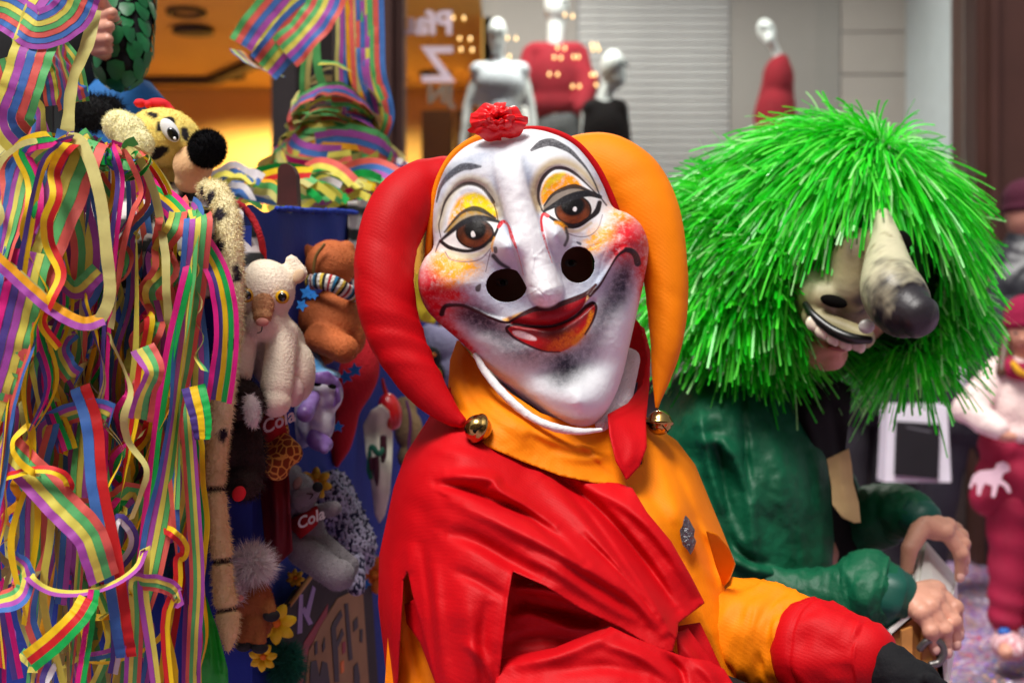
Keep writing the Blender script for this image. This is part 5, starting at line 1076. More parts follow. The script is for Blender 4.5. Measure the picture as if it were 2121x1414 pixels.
# walls: front end (towards the street) and long side, with slightly sagging felt
V, Fc = [], []; nu, nv = 60, 26
for i in range(nu):
    u = i / (nu - 1)
    for j in range(nv):
        d = 2.28 + u * 0.60; z = 0.18 + (zt(d) - 0.18) * j / (nv - 1)
        V.append((wx(d) - 0.012 + 0.008 * mnoise.noise((u * 6, z * 4, 1)), d, z + (0.006 * math.sin(u * 30) if j == nv - 1 else 0)))
for i in range(nu - 1):
    for j in range(nv - 1): Fc.append((i * nv + j, (i + 1) * nv + j, (i + 1) * nv + j + 1, i * nv + j + 1))
mesh('felt_side', V, Fc, bluec, wag)
V, Fc = [], []
for i in range(40):
    u = i / 39
    for j in range(nv):
        z = 0.18 + (1.235 - 0.18) * j / (nv - 1); x = -1.25 + u * (fx0 + 0.002 + 1.25)
        V.append((x, fy0 - 0.01 + 0.010 * mnoise.noise((x * 6, z * 3, 4)) + 0.008 * math.sin(x * 55 + 2 * mnoise.noise((x * 3, z * 2, 0))), z))
for i in range(39):
    for j in range(nv - 1): Fc.append((i * nv + j, (i + 1) * nv + j, (i + 1) * nv + j + 1, i * nv + j + 1))
mesh('felt_end', V, Fc, bluec, wag)
V, Fc = [], []
for i in range(30):
    d = 2.90 + 0.75 * i / 29
    for j in range(nv):
        z = 0.18 + (1.18 - 0.18) * j / (nv - 1); V.append((wx(d) - 0.03 + 0.01 * mnoise.noise((d * 6, z * 4, 7)), d, z))
for i in range(29):
    for j in range(nv - 1): Fc.append((i * nv + j, (i + 1) * nv + j, (i + 1) * nv + j + 1, i * nv + j + 1))
mesh('felt_side', V, Fc, bluec, wag)
box('floor_deck', (-1.25, 2.31, 0.30), (-0.50, 3.6, 0.36), dwood, wag)
box('bench_top', (-1.25, 2.31, 1.20), (-0.47, 2.95, 1.225), dwood, wag); box('bench_top', (-1.25, 2.96, 1.12), (-0.42, 3.6, 1.15), dwood, wag)
tube('felt_trim', [(wx(2.42) - .008, 2.42, zt(2.42) + .001, 0.0045), (wx(2.55) - .008, 2.55, zt(2.55) + .001, 0.0045), (wx(2.7) - .008, 2.7, zt(2.7) + .001, 0.0045), (wx(2.87) - .008, 2.87, zt(2.87) + .001, 0.0045)], blued, wag, 60, 10, lambda t, a: 0.9 * mnoise.noise((t * 60, math.cos(a), math.sin(a))), world=True)
for (y0, sx) in ((2.5, -0.62), (3.3, -0.52), (2.5, -1.15), (3.3, -1.15)):
    w_ = lathe('wheel', [(0.0, -0.02), (0.13, -0.02), (0.15, -0.025), (0.17, -0.02), (0.17, 0.02), (0.15, 0.025), (0.13, 0.02), (0.0, 0.02)], (sx, y0, 0.172), (1, 0, 0), darkm, wag, 28)
V = []; st_ = [(573, 425), (575, 350), (582, 340), (594, 338), (606, 346), (613, 362), (616, 425)]
plate('stake', [P(x, y, 2.62) for x, y in st_], (0.004, 0.022, 0), dwood, wag)
pole = tube('pole', [(-0.385, 3.22, 0.36, 0.022), (-0.385, 3.22, 1.4, 0.022), (-0.385, 3.22, 2.6, 0.022)], darkm, wag, 20, 14, world=True)
tube('pole', [(-0.80, 2.42, 0.36, 0.02), (-0.80, 2.42, 1.4, 0.02), (-0.80, 2.42, 2.4, 0.02)], darkm, wag, 20, 14, world=True)
# striped cloth thrown over the top
def stripes(period, ang_, bend=0.0):
    c, s = math.cos(math.radians(ang_)), math.sin(math.radians(ang_))
    def f(x, y):
        q = (x * s + y * c) + bend * np.sin(x / 60.0) + 10 * vnoise(x, y, 70, 2.0)
        a = (np.clip(np.sin(q / period * 2 * np.pi) * 6 + 0.2, -1, 1) * 0.5 + 0.5)[:, None]
        return np.array(lin((26, 24, 26))) * (1 - a) + np.array(lin((206, 198, 196))) * a
    return f
sc1 = mat('striped_cotton', rough=0.8, var=0.08, vcol=True, bump=0.08, bscale=150)
cl = relief('striped_cloth', [(150, 380), (230, 352), (330, 350), (420, 372), (480, 410), (520, 450), (545, 500), (548, 540), (520, 600), (460, 620), (300, 615), (220, 600), (150, 560)],
       [(150, 400, 2.24), (300, 355, 2.32), (430, 380, 2.36), (540, 500, 2.30), (500, 590, 2.22), (400, 480, 2.18), (300, 480, 2.17), (280, 600, 2.16), (420, 600, 2.17), (200, 560, 2.18)], sc1, wag, 5,
       [([(280, 380), (300, 480), (310, 600)], 14, 14, 12), ([(340, 370), (370, 470), (380, 600)], 12, 12, -12), ([(420, 390), (440, 490), (450, 600)], 14, 14, 12), ([(470, 420), (500, 500), (500, 590)], 10, 10, -8)], [], [(6, 45), (2, 16)], 0.002, stripes(58, 18, 14))
cl['label'] = 'black and white striped cloth'
tube('red_cord', [(484, 418, 2.30, 7), (505, 430, 2.29, 7), (525, 456, 2.28, 7), (539, 490, 2.275, 7), (546, 530, 2.29, 7), (546, 560, 2.31, 7)], mat('red_cord', (176, 14, 30), rough=0.9, bump=0.5, bscale=200), wag, 40, 10, lambda t, a: 0.2 * mnoise.noise((t * 50, math.cos(a), math.sin(a))))
relief('striped_cloth', [(720, 418), (760, 412), (800, 430), (800, 600), (770, 640), (735, 640), (722, 520)], [(720, 418, 2.84), (800, 430, 3.0), (740, 640, 2.82), (800, 600, 2.98)], sc1, wag, 5, [([(740, 420), (745, 520), (745, 630)], 8, 8, 14), ([(770, 420), (772, 520), (770, 620)], 8, 8, -12)], [], [(6, 30)], 0.002, stripes(42, -20, 9))
V, Fc, Cc = [], [], []
nu, nv = 110, 30
for i in range(nu):
    for j in range(nv):
        u, v = i / (nu - 1), j / (nv - 1); d = 2.42 + u * 0.62; x = wx(d) - 0.02 - v * 0.42
        V.append((x, d, zt(d) - 0.02 + 0.02 * mnoise.noise((x * 9, d * 9, 1)) + 0.012 * mnoise.noise((x * 25, d * 25, 5)) - 0.05 * v)); Cc.append((0.72, 0.70, 0.68) if math.sin(d * 75 + 3 * mnoise.noise((x * 6, d * 5, 0)) + x * 20) > 0 else (0.015, 0.014, 0.015))
for i in range(nu - 1):
    for j in range(nv - 1): Fc.append((i * nv + j, i * nv + j + 1, (i + 1) * nv + j + 1, (i + 1) * nv + j))
mesh('striped_cover', V, Fc, sc1, wag, True, np.array(Cc))

# ---------------------------------------------------------------- person on the wagon: hand and scaled sleeve
wp = thing('person', (P(170, 707, 2.62).x, 2.62, 0.362), 'person on the wagon in a green scaled sleeve and blue trousers, holding streamers', 'person')
o_ = wp.location
blob('body', [EW((o_.x - .14, 2.78, 2.02), (0.085, 0.1, 0.12)), CW((o_.x - .14, 2.8, 1.9), (o_.x - .14, 2.8, 1.8), 0.055), EW((o_.x - .14, 2.8, 1.6), (0.15, 0.11, 0.27)), CW((o_.x + .02, 2.78, 1.78), P(262, 20, 2.64), 0.05, 0.045), C((262, 20, 2.64), (256, 100, 2.60), 44, 38), C((256, 100, 2.60), (228, 90, 2.55), 30, 26),
     CW((o_.x - .22, 2.74, 1.75), (o_.x - .30, 2.7, 1.45), 0.055, 0.045), CW((o_.x - .30, 2.7, 1.45), (o_.x - .25, 2.6, 1.3), 0.04, 0.03), CW((o_.x - .18, 2.8, 1.35), (o_.x - .18, 2.8, 0.42), 0.075, 0.05), CW((o_.x + .04, 2.76, 1.35), (o_.x + .05, 2.74, 0.42), 0.075, 0.05)], skin, wp, 0.009, 3)
blob('tunic', [EW((o_.x - .14, 2.80, 1.62), (0.18, 0.14, 0.26)), CW((o_.x - .14, 2.80, 1.42), (o_.x - .14, 2.80, 1.36), 0.16)], mat('black_tunic', (14, 16, 16), rough=0.8), wp, 0.012, 3)
tube('trouser_leg', [(o_.x + .035, 2.76, 1.50, 0.085), (o_.x + .04, 2.75, 0.9, 0.085), (o_.x + .05, 2.74, 0.42, 0.07)], mat('bright_blue_cloth', (34, 110, 180), rough=0.8, bump=0.1), wp, 24, 20, world=True)
tube('trouser_leg', [(o_.x - .18, 2.8, 1.36, 0.10), (o_.x - .18, 2.8, 0.9, 0.085), (o_.x - .18, 2.8, 0.42, 0.07)], MATS['bright_blue_cloth'], wp, 24, 20, world=True)
slv = blob('sleeve', [C((240, -160, 2.76), (262, -60, 2.66), 62, 60), C((262, -80, 2.64), (264, 10, 2.62), 60, 58), C((264, 10, 2.62), (258, 110, 2.58), 58, 56), E(248, 135, 2.57, 52, 48, 46, 20), C((262, 100, 2.58), (238, 80, 2.55), 46, 38)], mat('black_velvet', (10, 12, 14), rough=0.8, spec=0.3), wp, 0.006, 3)
sm0 = None; scm = mat('green_scale_cloth', (6, 104, 50), rough=0.45, var=0.35, vscale=30, sheen=0.3)
me = slv.data; vs = [v for v in me.vertices if v.normal.y < 0.35]; og = ORG[slv.name]; got = []
RNG2 = random.Random(4); RNG2.shuffle(vs)
for v in vs:
    p = v.co + og
    if all((p - q).length > 0.025 for q in got) and len(got) < 90 and p.z < 1.05 + 760 / F * 2.6:
        got.append(p); nrm = v.normal.copy(); up = (Vector((0, 0, 1)) - nrm * nrm.z); 
        if up.length < 0.1: continue
        up.normalize(); sd = up.cross(nrm); s_ = RNG2.uniform(1.25, 1.6)
        pts = [(-0.010, 0.010), (0, 0.013), (0.010, 0.010), (0.011, 0.0), (0.006, -0.010), (0, -0.014), (-0.006, -0.010), (-0.011, 0.0)]
        W = [p + sd * (a * s_) + up * (b_ * s_) + nrm * (0.001 + 0.003 * (0.5 - b_ / 0.028)) for a, b_ in pts] + [p + nrm * 0.006]
        mesh('scale', W, [(k, (k + 1) % 8, 8) for k in range(8)], scm, slv)
blob('hand', [C((240, 92, 2.555), (222, 85, 2.54), 34, 32), C((226, 60, 2.54), (205, 42, 2.50), 17, 16), C((205, 42, 2.50), (232, 28, 2.47), 15, 13), C((222, 80, 2.53), (196, 62, 2.49), 17, 16), C((196, 62, 2.49), (226, 56, 2.46), 15, 13), C((220, 98, 2.53), (194, 84, 2.49), 16, 15), C((194, 84, 2.49), (224, 82, 2.46), 15, 12), C((218, 112, 2.53), (198, 104, 2.50), 15, 14), C((198, 104, 2.50), (224, 104, 2.47), 14, 11), C((236, 50, 2.54), (212, 10, 2.50), 18, 15), C((212, 10, 2.50), (204, -18, 2.48), 15, 12)], skin, wp, 0.0032, 2)
ff = blob('fur_trim', [E(190, 235, 2.52, 52, 36, 40), E(225, 225, 2.54, 30, 25, 30)], mat('black_fur', (20, 20, 22), rough=0.9), wp, 0.006, 2)
fur(ff, MATS['black_fur'], 1500, 0.014, 0.0014, ff)

# ---------------------------------------------------------------- soft toys
def plush(name, c, label, cat='soft toy'):
    return thing(name, c, label, cat, 'toys hung on the wagon')
def eye(px, py, d, r, parent, ring=None):
    if ring: lathe('eye_ring', [(r * 1.45 * d / F, 0.001), (r * 1.45 * d / F, -0.003), (r * 0.6 * d / F, -0.004)], P(px, py, d), (0, 1, 0), mat('amber_eye_plastic', (214, 160, 30), rough=0.25), parent, 24)
    return ellipsoid('eye', E(px, py, d - 0.002, r, r, r * 0.6), mat('black_eye_plastic', (8, 8, 9), rough=0.08, coat=0.5), parent)
crm = mat('cream_plush', (244, 228, 204), rough=0.95, var=0.10, vscale=18, bump=0.35, bscale=260, sheen=0.6)
tan = mat('tan_plush', (196, 140, 96), rough=0.95, var=0.15, bump=0.5, bscale=180, sheen=0.4)
d = wall_d(560) - 0.10
lc = plush('lion_cub_toy', P(560, 860, d), 'cream lion cub plush with tan snout and amber eyes on the wagon side')
b = blob('body', [E(548, 602, d, 64, 66, 60), E(545, 668, d - 0.01, 42, 40, 46), E(512, 668, d, 26, 24, 30), E(578, 668, d, 26, 24, 30), E(575, 730, d + 0.05, 60, 80, 56), C((510, 690, d), (498, 772, d - 0.03), 30, 27), C((586, 690, d), (573, 800, d - 0.03), 34, 36), E(570, 832, d - 0.035, 34, 33, 36), E(622, 770, d + 0.03, 32, 62, 40), C((604, 540, d + .01), (618, 566, d + .01), 14, 20), C((500, 548, d + .01), (488, 566, d + .01), 12, 18)], crm, lc, 0.0042, 4)
fur(b, crm, 5000, 0.0018, 0.0008, b, 0.2, seed=3)
ellipsoid('inner_ear', E(619, 572, d - 0.012, 12, 16, 7, 20), mat('pale_tan_plush', (206, 176, 142), rough=0.95), lc)
sn = blob('snout', [E(545, 632, d - 0.038, 24, 32, 16), E(544, 655, d - 0.046, 20, 16, 14)], tan, lc, 0.003, 3)
fur(sn, tan, 900, 0.003, 0.0009, sn, seed=5)
ellipsoid('nose', E(543, 667, d - 0.062, 14, 9, 7), mat('pink_nose_felt', (214, 142, 126), rough=0.7), lc)
eye(512, 612, d - 0.041, 10, lc, 1); eye(585, 615, d - 0.041, 10, lc, 1)
tube('mouth_stitch', [(543, 676, d - 0.05, 1.5), (541, 686, d - 0.052, 1.2), (533, 690, d - 0.050, 1.2)], mat('dark_thread', (60, 44, 36), rough=0.8), lc, 10, 6)
blob('paw', [E(607, 810, d + 0.0, 24, 34, 24)], mat('pale_pink_plush', (226, 196, 186), rough=0.95, bump=0.3), lc, 0.004, 2)

om = mat('orange_brown_plush', (178, 92, 42), rough=0.85, var=0.18, vscale=16, bump=0.25, bscale=240, sheen=0.6)
d = wall_d(690) - 0.14
ob = plush('bear_toy', P(690, 745, d), 'orange brown plush bear seen from behind, wearing a striped knit scarf')
b = blob('body', [E(686, 548, d, 54, 52, 52), E(636, 520, d + 0.02, 16, 15, 12), C((718, 515, d + .01), (722, 545, d + .01), 18, 20), E(690, 668, d, 62, 70, 60), E(650, 660, d, 36, 40, 40), C((660, 700, d - 0.05), (712, 722, d - 0.06), 32, 32), E(735, 690, d, 24, 46, 30), E(668, 738, d - 0.01, 28, 18, 24)], om, ob, 0.0042, 3)
fur(b, om, 4500, 0.0030, 0.0009, b, 0.2, seed=8)
tube('ribbon_tie', [(672, 506, d - 0.052, 3), (655, 530, d - 0.05, 3.5), (650, 560, d - 0.048, 3.5), (652, 590, d - 0.04, 3)], mat('olive_ribbon', (112, 84, 30), rough=0.6), ob, 16, 8)
def scarfp(uv, V):
    cs = np.array([lin(c) for c in [(226, 190, 70), (20, 20, 26), (230, 225, 215), (176, 30, 40), (232, 228, 216), (30, 110, 150), (20, 20, 26), (228, 222, 210)]]); return cs[(uv[:, 0] * 26).astype(int) % 8]
tube('scarf', [(640, 585, d - 0.02, 16), (660, 582, d - 0.055, 17), (690, 588, d - 0.064, 18), (715, 602, d - 0.055, 17), (738, 612, d - 0.02, 16)], mat('striped_knit', rough=0.95, vcol=True, bump=0.6, bscale=200), ob, 104, 14, flat=0.5, paint=scarfp)

dbm = mat('dark_brown_plush', (44, 28, 24), rough=0.95, var=0.3, bump=0.5, bscale=180, sheen=0.4)
d = wall_d(505) - 0.06
db = plush('dark_bear_toy', P(505, 1040, d), 'dark brown plush dog with white ear and red tongue below the cub')
b = blob('body', [E(505, 835, d, 42, 50, 40), E(492, 850, d - .03, 24, 22, 26), E(505, 925, d, 42, 60, 42), E(505, 1000, d - 0.01, 40, 36, 40), E(530, 960, d, 20, 50, 26), C((478, 900, d - .02), (470, 950, d - .03), 18, 17)], dbm, db, 0.005, 3)
fur(b, dbm, 4000, 0.010, 0.0011, b, 0.5, seed=10)
b = blob('ear', [E(522, 850, d - 0.045, 15, 36, 10, -8)], mat('white_plush', (222, 214, 212), rough=0.95), db, 0.003, 2); fur(b, MATS['white_plush'], 900, 0.007, 0.001, b, seed=11)
ellipsoid('tongue', E(495, 1022, d - 0.045, 14, 17, 6, 25), mat('red_felt', (206, 16, 30), rough=0.8), db); eye(490, 835, d - 0.045, 6, db)

# giraffe toy with red shirt
gir = bpy.data.materials.new('giraffe_plush'); gir.use_nodes = True; N = gir.node_tree.nodes; L = gir.node_tree.links; b_ = N['Principled BSDF']
vo = N.new('ShaderNodeTexVoronoi'); vo.feature = 'DISTANCE_TO_EDGE'; vo.inputs['Scale'].default_value = 75; tc = N.new('ShaderNodeTexCoord'); L.new(tc.outputs['Object'], vo.inputs['Vector'])
rp = N.new('ShaderNodeValToRGB'); rp.color_ramp.elements[0].position = 0.06; rp.color_ramp.elements[1].position = 0.12; rp.color_ramp.elements[0].color = (*lin((222, 160, 70)), 1); rp.color_ramp.elements[1].color = (*lin((132, 54, 14)), 1)
L.new(vo.outputs['Distance'], rp.inputs[0]); L.new(rp.outputs[0], b_.inputs['Base Color']); b_.inputs['Roughness'].default_value = 0.95
d = wall_d(575) - 0.07; redp = mat('red_tshirt_cotton', (176, 10, 22), rough=0.8, bump=0.2, bscale=140)
wht = mat('white_print', (232, 226, 222), rough=0.7)
gf = plush('giraffe_toy', P(575, 990, d), 'plush giraffe in a red printed shirt with patterned feet')
blob('body', [E(560, 900, d + .03, 40, 60, 34), C((572, 900, d), (602, 938, d - .035), 20, 27), C((556, 920, d), (574, 968, d - .045), 20, 29), C((560, 850, d + .03), (575, 800, d + .04), 20, 18)], gir, gf, 0.0045, 3)
sh_ = relief('shirt', [(530, 868), (560, 858), (588, 866), (596, 900), (586, 932), (560, 950), (538, 960), (528, 910)], [(530, 868, d - .01), (565, 880, d - .045), (596, 900, d - .01), (560, 950, d - .03), (528, 930, d)], redp, gf, 4, [], [], [(5, 30)], 0.002)
text('lettering', 'Cola', 0.030, P(545, 900, d - .05), (1, 0, 0.45), (-0.35, 0, 1), wht, sh_, shear=0.25, bold=0.0006)

vel = mat('dark_red_velvet', (112, 8, 18), rough=0.7, var=0.25, sheen=0.5, bump=0.15, bscale=150)
d = wall_d(570) - 0.02
rv = relief('red_velvet_cloth', [(540, 950), (570, 960), (592, 935), (600, 1000), (603, 1080), (607, 1140), (580, 1165), (560, 1188), (548, 1120), (540, 1030)], [(540, 950, d), (595, 940, d - .03), (607, 1140, d - .02), (560, 1188, d + .01), (575, 1050, d - .04)], vel, None, 5, [([(560, 960), (572, 1060), (570, 1170)], 8, 8, 12), ([(585, 960), (590, 1060), (592, 1140)], 6, 6, -9)], [], [(5, 40)], 0.003)
tag(rv, 'dark red velvet cloth hanging from the wagon side behind the grey mouse', 'cloth')

gm_ = mat('grey_plush', (140, 132, 136), rough=0.95, var=0.12, vscale=20, bump=0.3, bscale=240, sheen=0.5)
d = wall_d(640) - 0.12
ms_ = plush('mouse_toy', P(650, 1225, d), 'grey plush mouse with black nose and red vest')
b = blob('body', [E(615, 1022, d, 40, 46, 42), C((625, 1035, d - .03), (652, 1016, d - .045), 28, 13), C((602, 985, d + .01), (612, 975, d + .02), 18, 14), E(632, 1095, d, 42, 46, 38), C((650, 1062, d), (692, 1052, d - .03), 17, 17), C((606, 1080, d), (616, 1122, d - .03), 17, 15), E(640, 1130, d, 36, 34, 36),
                  C((628, 1142, d - .03), (690, 1185, d - .06), 34, 34), E(700, 1190, d - .06, 36, 34, 34), C((660, 1120, d), (705, 1160, d - .02), 26, 26), E(722, 1172, d - .02, 22, 24, 26)], gm_, ms_, 0.0042, 3)
fur(b, gm_, 5000, 0.0032, 0.0009, b, 0.2, seed=14)
ellipsoid('nose', E(658, 1008, d - .055, 11, 11, 10), mat('black_felt', (12, 12, 13), rough=0.8), ms_); ellipsoid('inner_ear', E(616, 1000, d - .04, 9, 14, 6, 25), mat('pale_tan_plush2', (160, 132, 116), rough=0.95), ms_)
tube('mouth_stitch', [(640, 1034, d - .05, 1.4), (648, 1024, d - .056, 1.4), (636, 1022, d - .055, 1.4)], MATS['dark_thread'], ms_, 10, 6)
vst = relief('vest', [(594, 1078), (620, 1065), (656, 1046), (662, 1062), (658, 1085), (645, 1098), (622, 1116), (606, 1098), (594, 1090)], [(594, 1082, d - .01), (625, 1085, d - .052), (656, 1050, d - .03), (622, 1116, d - .045), (658, 1085, d - .04)], redp, ms_, 3, [], [], [(2, 25)], 0.002)
text('lettering', 'Cola', 0.026, P(617, 1096, d - .060), (1, 0, 0.42), (-0.3, 0, 1), wht, vst, shear=0.25, bold=0.0006)

# small papier mache mask, purple and blue
d = wall_d(660) - 0.10
def ppaint(co):
    x, y = topx(co); c = np.tile(np.array(lin((228, 224, 230))), (len(co), 1)); q = n3(co, 60, 3.0)
    a = np.clip(np.abs(x - 650) / 80 - 0.25 + q, 0, 1)[:, None]; c = c * (1 - a) + np.array(lin((130, 84, 168))) * a
    a = np.clip((y - 880) / 40 + q, 0, 1)[:, None] * 0.7; return c * (1 - a) + np.array(lin((150, 160, 200))) * a
pm_ = thing('carnival_mask', P(655, 945, d), 'small purple and blue papier mache mask with a blue-rimmed hat brim', 'mask', 'toys hung on the wagon')
pv = mat('purple_mask_paint', rough=0.35, vcol=True, var=0.1, bump=0.2, bscale=120)
blob('face', [E(668, 815, d, 44, 46, 34), E(655, 870, d, 40, 56, 30), E(625, 870, d + .03, 34, 60, 26)], pv, pm_, 0.0045, 3, ppaint)
blob('nose', [C((650, 822, d - .03), (632, 856, d - .07), 15, 20)], mat('violet_paint', (122, 66, 160), rough=0.35, col2=(168, 140, 205), var=.1, vscale=40), pm_, 0.004, 3)
blob('chin', [E(662, 915, d - .02, 30, 20, 22, 20), C((650, 900, d - .02), (672, 932, d - .035), 14, 10)], MATS['violet_paint'], pm_, 0.004, 3)
blob('hat', [E(660, 772, d, 48, 14, 40, 8), C((630, 720, d + .01), (645, 765, d), 16, 30)], mat('pale_blue_paint', (170, 205, 228), rough=0.5, col2=(60, 150, 215), var=0.1, vscale=30), pm_, 0.004, 3)
ellipsoid('eye', E(655, 795, d - .036, 11, 5, 5, 5), hole, pm_); ellipsoid('eye', E(688, 800, d - .03, 9, 5, 5, 15), hole, pm_)
relief('brim_edge', [(625, 775), (680, 768), (702, 785), (706, 830), (690, 845), (696, 800), (640, 790)], [(625, 775, d - .03), (702, 785, d - .02), (690, 845, d - .02), (660, 780, d - .05)], MATS['violet_paint'], pm_, 4, [], [], [(2, 15)], 0.004)

# red stuffed leg, red egg, long mask, tan plush
rp_ = mat('red_plush', (192, 8, 28), rough=0.9, var=0.12, bump=0.3, bscale=200, sheen=0.5)
d = wall_d(745) - 0.13
rl = tube('stuffed_leg_toy', [(744, 640, d, 18), (752, 700, d, 28), (746, 760, d, 42), (735, 800, d, 38), (722, 845, d, 26), (715, 885, d, 23), (705, 920, d, 22), (699, 945, d, 15), (697, 962, d, 6)], rp_, None, 60, 24, lambda t, a: 0.05 * mnoise.noise((t * 6, math.cos(a), math.sin(a))))
tag(rl, 'long red stuffed leg hanging beside the blue felt panel', 'soft toy', 'toys hung on the wagon')
d = wall_d(808) - 0.10
eg_ = thing('egg_rattle', P(808, 895, d), 'glossy red egg-shaped rattle hanging by the long mask', 'rattle', 'toys hung on the wagon')
blob('shell', [E(808, 852, d, 25, 40, 25, -14), E(804, 835, d, 20, 22, 20)], mat('red_gloss', (198, 22, 26), rough=0.3, var=0.2, vscale=50, coat=0.3), eg_, 0.004, 3); tube('stem', [(800, 815, d, 5), (795, 800, d, 4), (792, 785, d, 3)], redp, eg_, 10, 8)
d = wall_d(785) - 0.04
lm = relief('long_mask', [(752, 880), (768, 850), (790, 836), (806, 850), (814, 900), (812, 960), (808, 1020), (798, 1066), (786, 1084), (776, 1064), (768, 1000), (758, 940)], [(752, 900, d), (814, 900, d + .03), (786, 1084, d), (785, 960, d - .04), (785, 860, d - .02)], mat('ivory_mask_paint', (214, 206, 186), rough=0.5, var=0.15, vscale=20), None, 4, [([(785, 860), (784, 960), (786, 1060)], 10, 10, 10)], [], [(2, 20)], 0.006)
tag(lm, 'long narrow ivory mask with green drips hanging on the wagon', 'mask', 'toys hung on the wagon')
grn = mat('green_mask_drip', (24, 100, 74), rough=0.4); mar = mat('maroon_mask_mark', (70, 20, 34), rough=0.5)
for pts, m_ in (([(766, 930, d - .055, 4), (772, 925, d - .055, 6), (784, 940, d - .058, 6), (796, 928, d - .05, 6)], grn), ([(766, 935, d - .055, 4), (765, 970, d - .05, 6), (768, 990, d - .05, 4)], grn), ([(780, 948, d - .06, 6), (780, 985, d - .06, 6), (781, 1005, d - .06, 2)], mar), ([(794, 905, d - .05, 7), (794, 940, d - .05, 7), (793, 955, d - .05, 4)], mar), ([(770, 950, d - .056, 6), (770, 970, d - .056, 5)], mar)):
    tube('paint_drip', pts, m_, lm, 14, 8, flat=0.4)
d = wall_d(850) - 0.10
tn = plush('tan_toy', P(850, 960, d), 'tan plush toy with a purple string beside the red rattle')
tb = blob('body', [E(846, 890, d, 30, 44, 30), E(850, 945, d, 28, 30, 28), E(838, 850, d + .02, 26, 30, 26)], mat('sand_plush', (160, 132, 92), rough=0.95, bump=0.4), tn, 0.005, 3); tube('string', [(842, 830, d - .035, 3), (850, 870, d - .04, 3), (846, 930, d - .04, 3)], mat('purple_string', (110, 40, 110), rough=0.7), tn, 14, 8)
d = wall_d(905) - 0.05
lp = plush('lilac_toy', P(915, 790, d), 'lilac grey plush toy half hidden behind the red horn'); blob('body', [E(915, 715, d, 46, 40, 36), E(930, 760, d, 34, 40, 30), E(890, 690, d, 22, 20, 20)], mat('lilac_plush', (150, 146, 178), rough=0.95, bump=0.5, bscale=120), lp, 0.006, 3)
d = wall_d(888) - 0.12
pn = plush('penguin_toy', P(895, 790, d), 'small black penguin plush with orange beak behind the red horn'); blob('body', [E(893, 740, d, 22, 24, 22), E(897, 775, d, 26, 28, 24)], MATS['black_fur'], pn, 0.005, 2); ellipsoid('beak', E(894, 735, d - .03, 10, 5, 8), mat('orange_felt', (230, 120, 20), rough=0.8), pn); ellipsoid('belly', E(900, 780, d - .022, 15, 20, 10), mat('yellow_felt', (226, 196, 40), rough=0.8), pn)
yc = relief('yellow_cloth', [(860, 560), (890, 600), (915, 640), (900, 672), (870, 665), (856, 620)], [(860, 560, 3.2), (915, 640, 3.22), (870, 665, 3.18)], MATS['yellow_felt'], None, 5, [([(865, 580), (885, 630), (880, 660)], 8, 8, 14)], [], [(5, 30)], 0.003); tag(yc, 'yellow cloth scrap hanging behind the red horn', 'cloth')

# knitted animal
knm = bpy.data.materials.new('mottled_knit'); knm.use_nodes = True; N = knm.node_tree.nodes; L = knm.node_tree.links; b_ = N['Principled BSDF']
tc = N.new('ShaderNodeTexCoord'); mp = N.new('ShaderNodeMapping'); mp.inputs['Scale'].default_value = (150, 150, 95); mp.inputs['Rotation'].default_value = (0, 0.5, 0); nz_ = N.new('ShaderNodeTexNoise'); nz_.inputs['Scale'].default_value = 1.0; nz_.inputs['Detail'].default_value = 2
L.new(tc.outputs['Object'], mp.inputs[0]); L.new(mp.outputs[0], nz_.inputs['Vector']); rp = N.new('ShaderNodeValToRGB'); rp.color_ramp.elements[0].position = 0.44; rp.color_ramp.elements[1].position = 0.50
rp.color_ramp.elements[0].color = (*lin((34, 32, 62)), 1); rp.color_ramp.elements[1].color = (*lin((198, 192, 214)), 1); L.new(nz_.outputs['Fac'], rp.inputs[0]); L.new(rp.outputs[0], b_.inputs['Base Color']); b_.inputs['Roughness'].default_value = 0.95
bp = N.new('ShaderNodeBump'); bp.inputs['Strength'].default_value = 0.8; bp.inputs['Distance'].default_value = 0.01; L.new(nz_.outputs['Fac'], bp.inputs['Height']); L.new(bp.outputs[0], b_.inputs['Normal'])
d = wall_d(705) - 0.09
kn_ = plush('knitted_toy', P(720, 1230, d), 'knitted white and navy mottled animal behind the grey mouse')
blob('body', [C((690, 1010, d + .02), (735, 1130, d), 40, 48), E(742, 1150, d, 36, 40, 36, -20), E(690, 1040, d, 44, 50, 40)], knm, kn_, 0.004, 2, disp=lambda co: 0.004 * np.sin(co[:, 2] * 520 + co[:, 0] * 260) * np.sin(co[:, 0] * 420 - co[:, 2] * 200))
blob('foot', [C((735, 1160, d - .03), (738, 1215, d - .05), 24, 20)], knm, kn_, 0.004, 2)
# flowers, stars, tassel
def flower(px, py, d, r, m_, label, n=7):
    t = thing('felt_flower', P(px, py + r, d), label, 'flower', 'felt flowers on the wagon')
    for k in range(n):
        a = 2 * math.pi * k / n + px; c = P(px, py, d); u = Vector((math.cos(a), 0, math.sin(a))); w = Vector((-math.sin(a), 0, math.cos(a))); s = r * d / F
        V = [c + u * (s * t_) + w * (s * 0.30 * ww * (0.4 + 0.6 * math.sin(math.pi * min(1, t_))) * (1 if t_ < 0.95 else 0.45)) + Vector((0, -0.012 * math.sin(t_ * 2.6) + 0.006 * abs(ww), 0)) for t_ in (0.05, 0.35, 0.65, 0.88, 1.0) for ww in (-1, 0, 1)]
        mesh('petal', V, [(i * 3 + j, i * 3 + j + 1, i * 3 + j + 4, i * 3 + j + 3) for i in range(4) for j in range(2)], m_, t)
    ellipsoid('centre', E(px, py, d - .008, r * 0.22, r * 0.22, r * 0.15), MATS['orange_felt'], t, 2)
yf = mat('yellow_silk', (226, 176, 20), rough=0.6, var=0.2, vscale=30)
